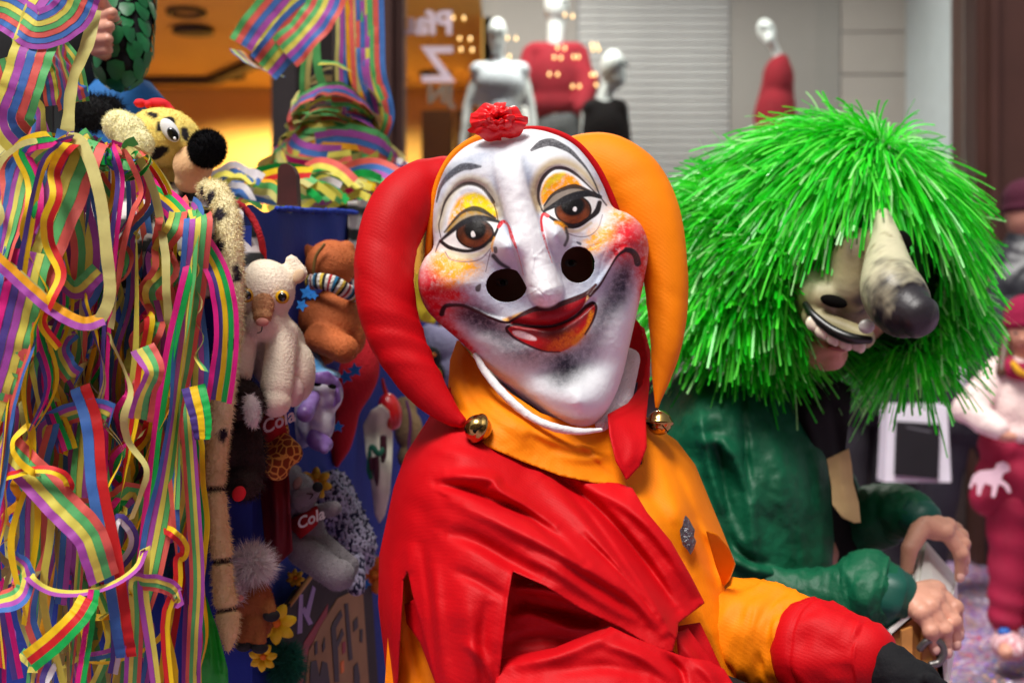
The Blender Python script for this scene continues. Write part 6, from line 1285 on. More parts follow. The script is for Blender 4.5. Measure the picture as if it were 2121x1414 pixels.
flower(655, 1000, wall_d(655) - .05, 34, yf, 'yellow silk flower above the knitted animal'); flower(612, 1196, wall_d(618) - .03, 20, yf, 'yellow silk flower under the grey mouse')
flower(572, 1290, wall_d(560) - .05, 44, mat('bright_yellow_silk', (236, 200, 10), rough=0.6, var=0.2), 'bright yellow silk flower beside the brown horse toy'); flower(545, 1360, wall_d(540) - .06, 30, MATS['bright_yellow_silk'], 'yellow silk flower below the brown horse toy')
flower(775, 1190, wall_d(775) - .06, 40, mat('orange_silk', (226, 110, 10), rough=0.6, var=0.2), 'orange silk flower beside the red cape edge'); flower(858, 800, wall_d(858) - .1, 26, yf, 'yellow silk flower above the tan plush')
stf = mat('blue_felt_star', (30, 120, 200), rough=0.85, bump=0.2)
for (px, py, r, dd, lb) in ((636, 606, 17, .09, 'blue felt star beside the striped scarf'), (625, 632, 14, .1, 'blue felt star under the striped scarf'), (650, 612, 10, .13, 'small blue felt star on the bear\'s shoulder'), (735, 766, 16, .2, 'blue felt star on the red stuffed leg'), (716, 780, 16, .14, 'blue felt star left of the red stuffed leg knee'), (700, 884, 13, .18, 'blue felt star on the red ankle'), (752, 1182, 12, .12, 'blue felt star by the knitted foot'), (757, 1208, 12, .12, 'blue felt star below the knitted foot')):
    d = wall_d(px) - dd; ps = [P(px + (r if k % 2 == 0 else r * 0.5) * math.sin(k * math.pi / 5 + px), py - (r if k % 2 == 0 else r * 0.5) * math.cos(k * math.pi / 5 + px), d) for k in range(10)]
    tag(plate('felt_star', ps, (0, 0.004, 0), stf), lb, 'felt star', 'felt stars')
# brown horse toy with white mane
d = wall_d(520) - 0.07; hbm = mat('fox_brown_plush', (150, 88, 42), rough=0.95, var=0.15, bump=0.3, bscale=220, sheen=0.5)
ht = plush('horse_toy', P(520, 1345, d), 'brown plush horse with a fluffy white mane and black hooves')
b = blob('body', [E(530, 1240, d, 34, 46, 34), E(500, 1245, d - .01, 24, 34, 26), C((550, 1240, d), (560, 1268, d - .02), 18, 15), E(525, 1290, d, 40, 36, 34), C((505, 1300, d - .01), (505, 1326, d - .02), 17, 15), C((538, 1300, d - .01), (538, 1328, d - .02), 17, 15)], hbm, ht, 0.004, 3); fur(b, hbm, 3000, 0.003, 0.0009, b, seed=21)
b = blob('mane', [E(522, 1170, d - .01, 32, 30, 30)], MATS['white_plush'], ht, 0.005, 2); fur(b, MATS['white_plush'], 3500, 0.022, 0.0011, b, 0.3, seed=22)
b = blob('muzzle_hair', [E(489, 1222, d - .03, 13, 28, 14)], MATS['white_plush'], ht, 0.004, 2); fur(b, MATS['white_plush'], 700, 0.012, 0.001, b, seed=23)
for (x, y) in ((505, 1336), (538, 1340), (562, 1274)): ellipsoid('hoof', E(x, y, d - .02, 18, 13, 17), MATS['black_felt'], ht)
ellipsoid('nose', E(497, 1238, d - .045, 8, 7, 6), MATS['pink_nose_felt'], ht)
# sign boards
d1, d2 = wall_d(600) - 0.05, wall_d(770) - 0.05
def SB(px, py, e=0.0): 
    t = (px - 600) / 170.0; return P(px, py, wall_d(px) - 0.05 - e)
sg = thing('sign_board', SB(680, 1440), 'dark board with torn cardboard sign lettered in black', 'sign')
plate('board', [SB(585, 1272), SB(640, 1198), SB(770, 1210), SB(785, 1440), SB(575, 1440)], (-0.012, 0.004, 0), mat('dark_board', (46, 36, 34), rough=0.8, var=0.3), sg)
tube('wood_edge', [(585, 1272, d1 - .005, 5), (612, 1236, wall_d(612) - .055, 5), (645, 1192, wall_d(645) - .055, 5)], wood, sg, 10, 8)
crd = plate('cardboard', [SB(700, 1238, .006), SB(735, 1222, .006), SB(752, 1230, .006), SB(766, 1440, .006), SB(632, 1440, .006), SB(640, 1350, .006), SB(662, 1300, .006)], (-.004, .001, 0), mat('brown_cardboard', (168, 126, 86), rough=0.85, var=0.12), sg)
plate('red_paint_stripe', [SB(680, 1250, .004), SB(676, 1290, .004), SB(640, 1340, .004), SB(622, 1440, .004), SB(600, 1440, .004), SB(630, 1330, .004)], (-.002, .001, 0), mat('red_sign_paint', (150, 30, 40), rough=0.6), sg)
pt_ = mat('lilac_tape', (150, 120, 176), rough=0.5)
for q in ([(620, 1230), (628, 1230), (626, 1310), (616, 1312)], [(648, 1212), (654, 1218), (640, 1280), (630, 1276)], [(624, 1262), (632, 1256), (648, 1290), (640, 1294)]): plate('tape_strip', [SB(x, y, .004) for x, y in q], (-.002, .001, 0), pt_, sg)
sx_ = (SB(740, 1300) - SB(660, 1300)); 
blkp = mat('black_sign_paint', (26, 18, 20), rough=0.6)
for nm_, q in (('letter_f', [(686, 1300), (690, 1288), (707, 1262), (710, 1274), (696, 1300), (698, 1328), (709, 1300), (713, 1312), (700, 1340), (703, 1412), (694, 1412)]), ('letter_i', [(714, 1250), (721, 1248), (731, 1364), (723, 1368)]), ('paint_dab', [(732, 1286), (741, 1276), (742, 1298), (733, 1308)]), ('paint_dab', [(746, 1302), (752, 1302), (751, 1330), (746, 1328)]), ('paint_dab', [(652, 1332), (658, 1326), (658, 1352), (653, 1356)]), ('paint_dab', [(668, 1336), (673, 1318), (674, 1340), (669, 1350)]),
               ('letter_m', [(642, 1414), (644, 1370), (656, 1366), (662, 1400), (668, 1368), (678, 1372), (684, 1414), (676, 1440), (646, 1440)]), ('paint_dab', [(733, 1380), (741, 1370), (746, 1400), (744, 1440), (734, 1440)])):
    plate(nm_, [SB(x, y, .012) for x, y in q], (-.001, 0, 0), blkp, crd)
for (x, y, m_) in ((712, 1340, MATS['red_sign_paint']), (709, 1380, MATS['orange_silk'])): plate('paint_dab', [SB(x - 3, y - 10, .012), SB(x + 4, y - 14, .012), SB(x + 4, y + 10, .012), SB(x - 2, y + 14, .012)], (-.001, 0, 0), m_, crd)
tb = plush('green_pompom', P(590, 1414, wall_d(590) - .1), 'dark green feathery pompom hanging before the sign board', 'pompom')
b = blob('core', [E(592, 1375, wall_d(590) - .1, 26, 36, 26)], mat('emerald_fluff', (10, 96, 72), rough=0.9), tb, 0.005, 2); fur(b, MATS['emerald_fluff'], 2500, 0.02, 0.0014, b, 0.4, seed=31)
# teal plush arm, tiger plush, candy cane behind streamers
tt = tube('teal_plush_arm', [(345, 1190, 2.22, 18), (345, 1130, 2.20, 22), (372, 1098, 2.19, 24), (410, 1110, 2.20, 24), (425, 1135, 2.21, 16)], mat('teal_plush', (12, 62, 92), rough=0.95, bump=0.3), None, 40, 18); tag(tt, 'curled teal plush arm on the blue felt behind the streamers', 'soft toy', 'toys hung on the wagon')
tg_ = plush('tiger_toy', P(365, 925, 2.2), 'yellow plush tiger with dark paws hidden among the streamers'); blob('body', [E(365, 810, 2.2, 32, 46, 34), E(365, 870, 2.2, 30, 46, 34)], mat('yellow_orange_plush', (206, 150, 40), rough=0.95, bump=0.4), tg_, 0.006, 2); blob('paw', [E(365, 915, 2.18, 20, 14, 20)], dbm, tg_, 0.005, 2)
cs_ = bpy.data.materials.new('candy_stripe'); cs_.use_nodes = True; N = cs_.node_tree.nodes; L = cs_.node_tree.links
wv = N.new('ShaderNodeTexWave'); wv.inputs['Scale'].default_value = 38; tc = N.new('ShaderNodeTexCoord'); L.new(tc.outputs['Object'], wv.inputs['Vector']); wv.bands_direction = 'DIAGONAL'
rp = N.new('ShaderNodeValToRGB'); rp.color_ramp.interpolation = 'CONSTANT'; rp.color_ramp.elements[1].position = 0.5; rp.color_ramp.elements[0].color = (*lin((176, 24, 34)), 1); rp.color_ramp.elements[1].color = (*lin((226, 196, 190)), 1); L.new(wv.outputs[0], rp.inputs[0]); L.new(rp.outputs[0], N['Principled BSDF'].inputs['Base Color'])
cn_ = thing('candy', P(363, 710, 2.14), 'red and white striped candy hanging among the streamers', 'candy'); blob('sweet', [E(364, 685, 2.13, 12, 24, 12, 8)], cs_, cn_, 0.003, 2); plate('wrapper_end', [P(356, 655, 2.13), P(372, 650, 2.13), P(366, 664, 2.13)], (0, .002, 0), cs_, cn_)
# crumpled green crepe paper
gc = relief('green_crepe_paper', [(412, 1222), (428, 1236), (438, 1268), (450, 1300), (462, 1345), (472, 1385), (474, 1440), (405, 1440), (410, 1330)], [(412, 1222, 2.12), (438, 1268, 2.11), (474, 1440, 2.13), (405, 1440, 2.12), (440, 1380, 2.08)], mat('green_crepe', (20, 170, 40), rough=0.6, var=0.15, transl=0.2), None, 4, [([(420, 1240), (435, 1320), (440, 1430)], 6, 8, 10), ([(440, 1290), (452, 1360), (460, 1430)], 5, 6, -10)], [], [(9, 24), (4, 10)], 0.001)
tag(gc, 'crumpled bright green crepe paper at the foot of the spotted tail', 'crepe paper')

# spotted long tail
def tailpaint(uv, V):
    x, y = topx(V); c = np.tile(np.array(lin((240, 226, 176))), (len(V), 1)); q = n3(V, 30, 2.0)[:, None]
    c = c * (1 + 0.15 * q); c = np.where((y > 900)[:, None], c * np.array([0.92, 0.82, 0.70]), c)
    for k, (ty, ta, ly, la) in enumerate([(0.03, 0.5, .012, .8), (0.085, 0.2, .012, .9), (0.135, -0.1, .012, .8), (0.19, 0.3, .013, 1.0), (0.27, 1.5, .02, .4), (0.36, -1.2, .012, .5), (0.44, 1.2, .012, .45), (0.5, -1.3, .012, .5), (0.56, 1.3, .013, .5), (0.24, -1.4, .02, .4)]):
        da = np.abs((uv[:, 1] - ta + np.pi) % (2 * np.pi) - np.pi); e = ((uv[:, 0] - ty) / ly) ** 2 + (da / la) ** 2 + 0.8 * n3(V, 90, k)
        a = np.clip((1.1 - e) * 3, 0, 1)[:, None]; c = c * (1 - a) + np.array(lin((30, 20, 38))) * a
    for ty in (0.60, 0.745, 0.86): c = np.where((np.abs(uv[:, 0] - ty) < 0.006)[:, None], np.array(lin((60, 50, 44))), c)
    return c
tlm = mat('spotted_plush', rough=0.95, vcol=True, var=0.12, bump=0.4, bscale=200, sheen=0.4)
tl = thing('spotted_tail', P(475, 1345, 2.13), 'long cream plush tail with black spots hanging down the wagon corner', 'soft toy', 'toys hung on the wagon')
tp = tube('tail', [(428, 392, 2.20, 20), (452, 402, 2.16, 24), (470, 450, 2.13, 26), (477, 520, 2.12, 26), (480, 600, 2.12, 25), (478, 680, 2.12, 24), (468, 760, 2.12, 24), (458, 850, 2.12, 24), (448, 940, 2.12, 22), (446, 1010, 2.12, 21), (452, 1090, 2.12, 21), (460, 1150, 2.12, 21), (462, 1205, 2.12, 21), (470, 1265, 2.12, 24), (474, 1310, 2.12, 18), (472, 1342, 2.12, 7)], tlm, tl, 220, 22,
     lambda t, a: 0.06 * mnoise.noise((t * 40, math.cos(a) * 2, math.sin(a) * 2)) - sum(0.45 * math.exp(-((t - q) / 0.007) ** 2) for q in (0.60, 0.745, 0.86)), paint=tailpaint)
fur(tp, tlm, 12000, 0.0065, 0.0010, tp, 0.5, seed=41)
# dog toy with pompom nose
d = 2.30; yp = mat('yellow_plush', (232, 206, 120), rough=0.95, var=0.08, bump=0.3, bscale=220, sheen=0.5)
def dogp(co):
    x, y = topx(co); c = np.tile(np.array(lin((244, 218, 116))), (len(co), 1)); q = n3(co, 50, 1.0)
    for (cx, cy, sx, sy, r) in ((318, 318, 34, 13, -15), (316, 238, 14, 6, 10), (352, 250, 14, 9, 30), (383, 276, 10, 16, -20), (330, 262, 8, 12, 0)):
        k, s = math.cos(math.radians(r)), math.sin(math.radians(r)); dx, dy = x - cx, y - cy; e = ((dx * k + dy * s) / sx) ** 2 + ((-dx * s + dy * k) / sy) ** 2 + 0.4 * q
        a = np.clip((1.0 - e) * 4, 0, 1)[:, None]; c = c * (1 - a) + np.array(lin((24, 16, 22))) * a
    return c
dg_ = plush('dog_toy', P(350, 395, d), 'yellow plush dog with a black pompom nose and red bow on top of the wagon')
hd = blob('head', [E(340, 285, d, 78, 62, 66, 12), E(300, 300, d + .02, 60, 56, 56), E(370, 300, d - .01, 44, 40, 46)], mat('painted_dog_plush', rough=0.95, vcol=True, var=0.06, bump=0.25, bscale=220, sheen=0.5), dg_, 0.0045, 3, dogp); fur(hd, MATS['painted_dog_plush'], 4000, 0.003, 0.0009, hd, seed=51)
b = blob('muzzle', [E(400, 342, d - .03, 42, 42, 42), E(395, 375, d - .02, 34, 26, 34)], mat('peach_plush', (222, 176, 128), rough=0.95, bump=0.25, bscale=220, sheen=0.5), dg_, 0.0045, 3)
b = blob('nose', [E(429, 308, d - .075, 38, 38, 36)], mat('black_plush', (9, 8, 12), rough=0.95, spec=0.2), dg_, 0.005, 2); fur(b, MATS['black_plush'], 4500, 0.006, 0.001, b, 0.1, seed=52)
b = blob('ear', [E(272, 280, d - .06, 34, 46, 20, -15), E(290, 300, d - .065, 30, 34, 20), E(250, 262, d - .05, 40, 34, 22, 30)], mat('pale_yellow_plush', (248, 238, 186), rough=0.95, bump=0.3, bscale=200, sheen=0.5), dg_, 0.0045, 3); fur(b, MATS['pale_yellow_plush'], 3500, 0.004, 0.0009, b, 0.4, seed=53)
ey = ellipsoid('eye', E(352, 270, d - .052, 16, 28, 9, -35), mat('eye_felt_white', (236, 234, 232), rough=0.5), dg_); ellipsoid('pupil', E(358, 278, d - .060, 10, 16, 5, -35), MATS['black_eye_plastic'], ey); ellipsoid('glint', E(362, 287, d - .066, 3, 4, 2, -35), MATS['eye_felt_white'], ey, 2)
bw = blob('bow', [E(330, 216, d, 26, 13, 20, 8), E(290, 214, d, 14, 10, 14), E(352, 228, d, 14, 9, 14, 20)], mat('red_bow_felt', (214, 14, 30), rough=0.8, sheen=0.3), dg_, 0.004, 2); ellipsoid('knot', E(308, 217, d - .01, 9, 8, 9), MATS['red_bow_felt'], bw)
blob('body', [E(330, 370, d + .05, 70, 50, 60)], yp, dg_, 0.006, 2)
# ---------------------------------------------------------------- paper streamers
SC_ = {'coral': (222, 96, 86), 'green': (92, 180, 104), 'yellow': (224, 212, 90), 'purple': (172, 80, 172), 'blue': (68, 114, 186), 'magenta': (224, 30, 132), 'orange': (240, 168, 30), 'gold': (240, 200, 24), 'violet': (84, 66, 144), 'khaki': (200, 192, 116), 'red': (204, 34, 36), 'emerald': (20, 168, 74), 'white': (214, 206, 212)}
SM = {k: mat('streamer_' + k, c, rough=0.55, var=0.10, vscale=35, bump=0.05, bscale=150, back=(200, 190, 124), transl=0.18, spec=0.3) for k, c in SC_.items()}
NS = [0]
def ribbon(ctrl, width, cols, twist=(0, 0), label=None, group='paper streamers on the wagon', n=None, world_n=None, fray=0.0, seed=0, curl=0.0):
    """ctrl: world points; width in metres; one strip of paper per colour, side by side; twist in radians along the length"""
    rg = random.Random(seed + 17 * NS[0]); NS[0] += 1
    ctrl = [tuple(c) for c in ctrl]; n = n or max(24, 9 * len(ctrl)); c = catmull(ctrl, n)
    T = np.gradient(c, axis=0); T /= np.linalg.norm(T, axis=1)[:, None] + 1e-12
    tw = catmull([(t, 0.0) for t in twist], n)[:, 0] if len(twist) > 2 else np.linspace(twist[0], twist[-1], n)
    if world_n is None: Nn = np.tile(np.array([0, -1.0, 0.0]), (n, 1))
    else: Nn = world_n(c)
    Nn = Nn - T * (Nn * T).sum(1)[:, None]; ln = np.linalg.norm(Nn, axis=1)
    for k in range(n):
        if ln[k] < 0.25: Nn[k] = Nn[k - 1] if k else np.cross(T[k], [1, 0, 0.3])
    Nn = Nn - T * (Nn * T).sum(1)[:, None]; Nn /= np.linalg.norm(Nn, axis=1)[:, None] + 1e-12
    jit = np.array([mnoise.noise((q * 0.33, NS[0] * 1.7, 0.0)) + 0.5 * mnoise.noise((q * 0.9, NS[0] * 2.3, 5.0)) for q in range(n)]); c = c + Nn * (jit * 0.0022)[:, None]; tw = tw + 0.22 * np.array([mnoise.noise((q * 0.25, NS[0] * 3.1, 9.0)) for q in range(n)])
    W = np.cross(T, Nn); ct, st = np.cos(tw)[:, None], np.sin(tw)[:, None]
    Wd = W * ct + Nn * st; Nd = Nn * ct - W * st
    m = len(cols); sw = width / m
    nm = {1: 'narrow', 2: 'narrow', 3: 'banded'}.get(m, 'broad')
    t = thing('paper_streamer', c[0], label or ('%s paper streamer striped %s, %s' % (nm, ', '.join(cols[:3]), 'hanging in the tangle on the wagon') if m > 1 else 'single %s paper streamer hanging in the tangle on the wagon' % cols[0]), 'streamer', group) if m > 1 else None
    lb = label or 'single %s paper streamer in the tangle on the wagon' % cols[0]
    for k, cn_ in enumerate(cols):
        o0, o1 = (k / m - 0.5) * width, ((k + 1) / m - 0.5) * width - sw * 0.03
        u = np.linspace(0, 1, n)
        lift = (rg.uniform(-1, 1) * fray * (u ** 2) + 0.0006 * k)[:, None]; sp = (1 + fray * 8 * rg.uniform(0, 1) * u ** 3)[:, None]
        bend = (curl * width * 0.12)
        a = c + Wd * o0 * sp + Nd * (lift + bend * (abs(o0 / width) * 2) ** 2); b_ = c + Wd * o1 * sp + Nd * (lift + bend * (abs(o1 / width) * 2) ** 2)
        V = np.stack([a, b_], 1).reshape(-1, 3)
        o = mesh('strip' if m > 1 else 'paper_streamer', V, [(2 * i, 2 * i + 1, 2 * i + 3, 2 * i + 2) for i in range(n - 1)], SM[cn_], t, True, org=None if m > 1 else c[0])
        if m == 1: tag(o, lb, 'streamer', group)
    return t
def cname(cb): return 'rainbow stripes' if len(cb) > 4 else ', '.join(cb)
def sx(x): return x if x < 395 else 395 + (x - 395) * 0.35
def rp_(pts, w, cols, tw=(0, 0), label=None, **k):
    dm = np.mean([p[2] for p in pts]); return ribbon([P(*p) for p in pts], w * dm / F, cols, tw, label, **k)
RB = ['coral', 'green', 'yellow', 'purple', 'blue']; RB6 = ['yellow', 'purple', 'blue', 'coral', 'green']; RB7 = ['green', 'yellow', 'coral', 'purple', 'blue']
# the broad bands at the wagon's corner
rp_([(170, -20, 1.96), (140, 35, 1.95), (80, 62, 1.94), (40, 40, 1.95), (0, 20, 1.97), (-60, 30, 2.0)], 84, ['purple', 'blue', 'coral', 'green', 'yellow', 'blue', 'purple'], (0.5, -0.2, 0.4), 'broad rainbow streamer curling over at the top of the wagon corner', n=60)
rp_([(130, -20, 1.99), (95, 30, 1.96), (70, 100, 1.94), (45, 180, 1.93), (25, 250, 1.94), (60, 290, 1.96), (72, 240, 1.99), (30, 200, 2.0)], 88, ['green', 'coral', 'blue', 'purple', 'yellow'], (0.3, 0.1, 0.0, 0.5, 0.9), 'broad rainbow streamer ending in a loop at the wagon corner', n=70)
rp_([(120, 70, 2.04), (118, 100, 2.03), (128, 140, 2.02), (142, 180, 2.02), (150, 215, 2.03)], 112, ['blue', 'coral', 'purple', 'green', 'yellow', 'coral', 'purple', 'blue', 'coral'], (1.45, 1.5, 1.35, 1.2), 'very broad striped streamer flap hanging beside the hand', n=40)
rp_([(30, 110, 2.05), (80, 100, 2.05), (125, 140, 2.06), (140, 215, 2.07)], 90, ['green', 'yellow', 'green', 'coral', 'purple', 'blue', 'coral', 'green', 'yellow', 'purple', 'blue', 'coral'], (0.2, 0.15, 0.1), 'wide striped streamer band curving down beside the scaled sleeve', n=44)
rp_([(10, 120, 2.02), (40, 210, 2.02), (85, 330, 2.0), (100, 420, 1.99), (95, 500, 2.0)], 78, ['purple', 'blue', 'yellow', 'green', 'coral', 'blue'], (0.1, -0.2, 0.2), 'long rainbow streamer falling behind the big diagonal band', n=50)
rp_([(172, 285, 1.93), (140, 360, 1.90), (100, 460, 1.88), (55, 570, 1.87), (10, 700, 1.86), (-30, 820, 1.86)], 112, ['coral', 'green', 'yellow', 'purple', 'blue'], (0.1, 0.0, 0.1), 'big diagonal rainbow streamer crossing the wagon front', n=60, fray=0.004)
rp_([(60, 520, 1.87), (30, 640, 1.86), (0, 760, 1.86), (-30, 860, 1.87)], 100, ['green', 'yellow', 'purple', 'violet', 'magenta', 'blue'], (0.0, 0.15), 'broad streamer with magenta edge below the big diagonal band', n=40)
rp_([(150, 300, 1.96), (165, 420, 1.95), (185, 520, 1.94), (170, 600, 1.95), (120, 640, 1.97), (60, 690, 1.97)], 74, ['blue', 'purple', 'yellow', 'green', 'coral'], (0.1, 0.5, 0.2), 'rainbow streamer curving behind the diagonal band', n=50)
rp_([(138, 285, 1.90), (170, 300, 1.88), (205, 400, 1.86), (222, 540, 1.85), (225, 620, 1.85), (190, 672, 1.85), (120, 640, 1.85), (50, 580, 1.86), (-20, 520, 1.87)], 26, ['khaki'], (0.2, 0, 0.1, 0.3, 0.2), 'pale khaki streamer sweeping in one long loop over the tangle', n=80)
rp_([(-20, 525, 1.84), (50, 590, 1.84), (110, 640, 1.84), (170, 670, 1.84), (215, 660, 1.85)], 30, ['orange', 'purple'], (0.1, 0.3), 'purple and gold streamer crossing under the pale loop', n=50)
rp_([(195, 20, 1.98), (180, 90, 1.96), (150, 170, 1.96), (140, 260, 1.95), (136, 300, 1.95)], 30, ['khaki'], (0.3, -0.4, 0.3), 'pale khaki streamer end hanging past the hand', n=40)
rp_([(0, 440, 1.95), (40, 430, 1.93), (72, 370, 1.94), (70, 320, 1.96)], 60, ['purple', 'coral', 'blue', 'purple'], (0.9, 0.4, 0.8), 'striped streamer loop at the left of the tangle', n=40)
rp_([(-10, 330, 2.05), (40, 300, 2.06), (70, 400, 2.06), (60, 470, 2.06), (0, 540, 2.06)], 120, ['khaki', 'khaki'], (0.4, 0.6), 'wide pale streamer backs at the wagon corner', n=40)
rp_([(15, 930, 1.88), (70, 985, 1.86), (130, 1050, 1.85), (185, 1110, 1.85), (215, 1200, 1.86)], 72, ['coral', 'green', 'yellow', 'purple'], (0.0, 0.3, 0.8), 'broad streamer running down to the right across the lower tangle', n=50)
rp_([(165, 800, 1.90), (190, 880, 1.89), (200, 1000, 1.88), (230, 1150, 1.88), (250, 1290, 1.88), (262, 1360, 1.89)], 44, ['red', 'blue'], (0.0, 0.2, -0.1), 'long red and blue streamer hanging in the middle of the tangle', n=60)
rp_([(372, 660, 2.16), (380, 780, 2.02), (390, 900, 1.97), (400, 1050, 1.96), (408, 1200, 1.96), (402, 1330, 1.96), (398, 1450, 1.96)], 30, ['purple', 'yellow', 'green', 'coral'], (0.0, 0.2), 'straight rainbow streamer hanging beside the spotted tail', n=60)
rp_([(300, 385, 2.08), (360, 430, 2.02), (415, 505, 1.97), (450, 570, 1.95), (466, 650, 1.95), (464, 740, 1.95), (452, 830, 1.96)], 52, ['magenta', 'emerald', 'gold', 'violet', 'magenta'], (0.2, 0.5, 0.3), 'bright magenta and green banded streamer beside the tail', n=40, fray=0.01)
rp_([(205, 560, 1.92), (160, 600, 1.92), (130, 580, 1.93)], 40, ['purple', 'yellow', 'green'], (0.1, 0.4), 'short striped streamer fold below the khaki loop', n=30)
rp_([(295, 720, 1.90), (318, 770, 1.88), (300, 820, 1.88), (290, 870, 1.89)], 52, ['coral', 'green', 'yellow', 'purple'], (0.3, 0.9, 0.2), 'striped streamer twisted in the middle of the tangle', n=40, fray=0.008)
rp_([(400, 800, 1.93), (415, 860, 1.92), (420, 910, 1.92)], 50, ['emerald', 'gold', 'violet'], (0.2, -0.7), 'green and gold streamer twist near the tail', n=30)
rp_([(-10, 1250, 1.86), (40, 1230, 1.85), (50, 1180, 1.86), (20, 1150, 1.88)], 62, ['coral', 'green', 'yellow', 'purple', 'blue'], (0.9, 0.4, 0.8), 'rainbow streamer rolled up at the lower left corner', n=36)
rp_([(60, 1370, 1.84), (110, 1330, 1.83), (160, 1280, 1.83), (185, 1240, 1.84)], 50, ['gold', 'red', 'emerald'], (0.1, 0.3), 'gold, red and green streamer arcing over the bottom', n=36)
rp_([(195, 1220, 1.85), (185, 1290, 1.84), (175, 1360, 1.84), (160, 1450, 1.84)], 24, ['emerald', 'magenta'], (0.1, -0.3), 'green and magenta streamer hanging at the bottom', n=36)
# the many narrow ones: tied at the corner, fanning out and falling down the front
R3 = random.Random(23)
combos = [['khaki'], ['coral', 'green', 'yellow', 'purple', 'blue'], ['blue', 'purple', 'yellow', 'green'], ['coral', 'green', 'yellow', 'purple'], ['gold', 'emerald', 'magenta', 'violet'], ['yellow'], ['coral'], ['gold'], ['orange'], ['red', 'gold'], ['magenta', 'violet'], ['coral', 'green'], ['yellow', 'purple'], ['gold', 'violet'], ['khaki'], ['blue', 'coral'], ['orange', 'gold'], ['emerald', 'magenta'], ['purple', 'blue'], ['coral', 'green', 'yellow'], ['yellow', 'purple', 'blue'], ['gold', 'red'], ['magenta', 'emerald', 'gold'], ['white', 'violet'], ['green', 'yellow'], ['purple', 'coral', 'green']]
KN = [('falling straight', 0), ('swaying loosely', 1), ('in a loose spiral', 2)]
for i in range(160):
    cb_ = R3.choice(combos); m = len(cb_)
    x0 = R3.uniform(0, 440); top = 290 + max(0, x0 - 170) * 0.55 + R3.uniform(-10, 40); dz = 1.86 + 0.30 * R3.random() + (0.06 if x0 > 250 else 0)
    if R3.random() < 0.45: top = R3.uniform(430, 950)
    if top < 430 and x0 > 215 and (m > 2 or R3.random() < 0.35): continue
    x1 = min(445, max(-30, x0 * 0.95 + R3.uniform(-150, 110))); bot = min(1450, top + R3.uniform(250, 900))
    kd = R3.choice([0, 0, 0, 1, 1, 1, 2]); nC = R3.randint(5, 8); pts = []
    ph = R3.uniform(0, 6.28); amp = (6, 26, 30)[kd]; fq = (1.0, 2.0, 4.5)[kd]
    for q in range(nC * (2 if kd == 2 else 1)):
        t = q / (nC * (2 if kd == 2 else 1) - 1)
        pts.append((sx(x0 + (x1 - x0) * t ** 0.8 + amp * math.sin(ph + fq * 2 * math.pi * t) * (0.3 + 0.7 * t)), top + (bot - top) * t, dz + 0.02 * math.cos(ph + fq * 2 * math.pi * t) * (1.5 if kd == 2 else 0.6) - 0.02 * t))
    if top >= 430: pts = [(pts[0][0] + R3.uniform(-25, 25), pts[0][1] - R3.uniform(0, 20), 2.27), (pts[0][0] + R3.uniform(-8, 8), pts[0][1] - 14, dz + 0.06)] + pts
    else: tx = 205 + (x0 - 205) * 0.30; pts = [(tx + R3.uniform(-25, 25), 318 + R3.uniform(-22, 30), 2.03), ((tx + x0) / 2, 300 + (top - 300) * 0.35 - 6, dz - 0.01)] + [(x, y + 25, z) for (x, y, z) in pts]
    w = {1: R3.uniform(11, 19), 2: R3.uniform(17, 28), 3: R3.uniform(27, 40), 4: R3.uniform(38, 52), 5: R3.uniform(48, 70)}[m]
    a0 = R3.uniform(-0.7, 0.7); tw = [a0 + R3.uniform(-0.7, 0.7) * k_ * (1.0 if kd < 2 else 1.6) for k_ in range(4)]
    rp_(pts, w, cb_, tw, '%s paper streamer in %s, %s %s' % ('long' if bot - top > 560 else 'short', cname(cb_), KN[kd][0], 'from the knot' if top < 430 else 'low on the wagon front'), n=46 if kd < 2 else 80, fray=0.006 * R3.random(), group='narrow streamers on the wagon front')
# curved cross-pieces, hoops and loose ends
for i in range(26):
    cb_ = R3.choice(combos); m = len(cb_); cx_, cy_ = R3.uniform(0, 350), R3.uniform(620, 1420); r_ = R3.uniform(45, 105); a0 = R3.uniform(0, 6.28); sp = R3.choice([-1, 1]) * R3.uniform(1.2, 2.8); dz = 1.84 + 0.22 * R3.random()
    pts = [(sx(cx_ + r_ * math.cos(a0 + sp * t) * (1 + 0.5 * t)), cy_ + r_ * 0.8 * math.sin(a0 + sp * t), dz + 0.03 * math.sin(a0 * 2 + sp * t)) for t in np.linspace(0, 1, 7)]
    ex, ey, ez = pts[-1]; sx0, sy0, sz0 = pts[0]; pts = [(sx0 + R3.uniform(-20, 20), sy0 - R3.uniform(10, 40), 2.26), ((sx0 * 3 + cx_) / 4, sy0 - 8, sz0 + 0.08)] + pts + [(sx(ex + R3.uniform(-15, 15)), ey + R3.uniform(50, 90), ez), (sx(ex + R3.uniform(-35, 30)), ey + R3.uniform(130, 260), ez + 0.01), (sx(ex + R3.uniform(-50, 40)), ey + R3.uniform(280, 420), ez + 0.02)]
    w = {1: 15, 2: 24, 3: 34, 4: 46, 5: 58}[m] * R3.uniform(0.8, 1.15)
    rp_(pts, w, cb_, (R3.uniform(-1, 1), R3.uniform(-1, 1), R3.uniform(-1, 1)), 'paper streamer in %s bent into an arc in the tangle' % cname(cb_), n=44, group='curled streamers on the wagon front')
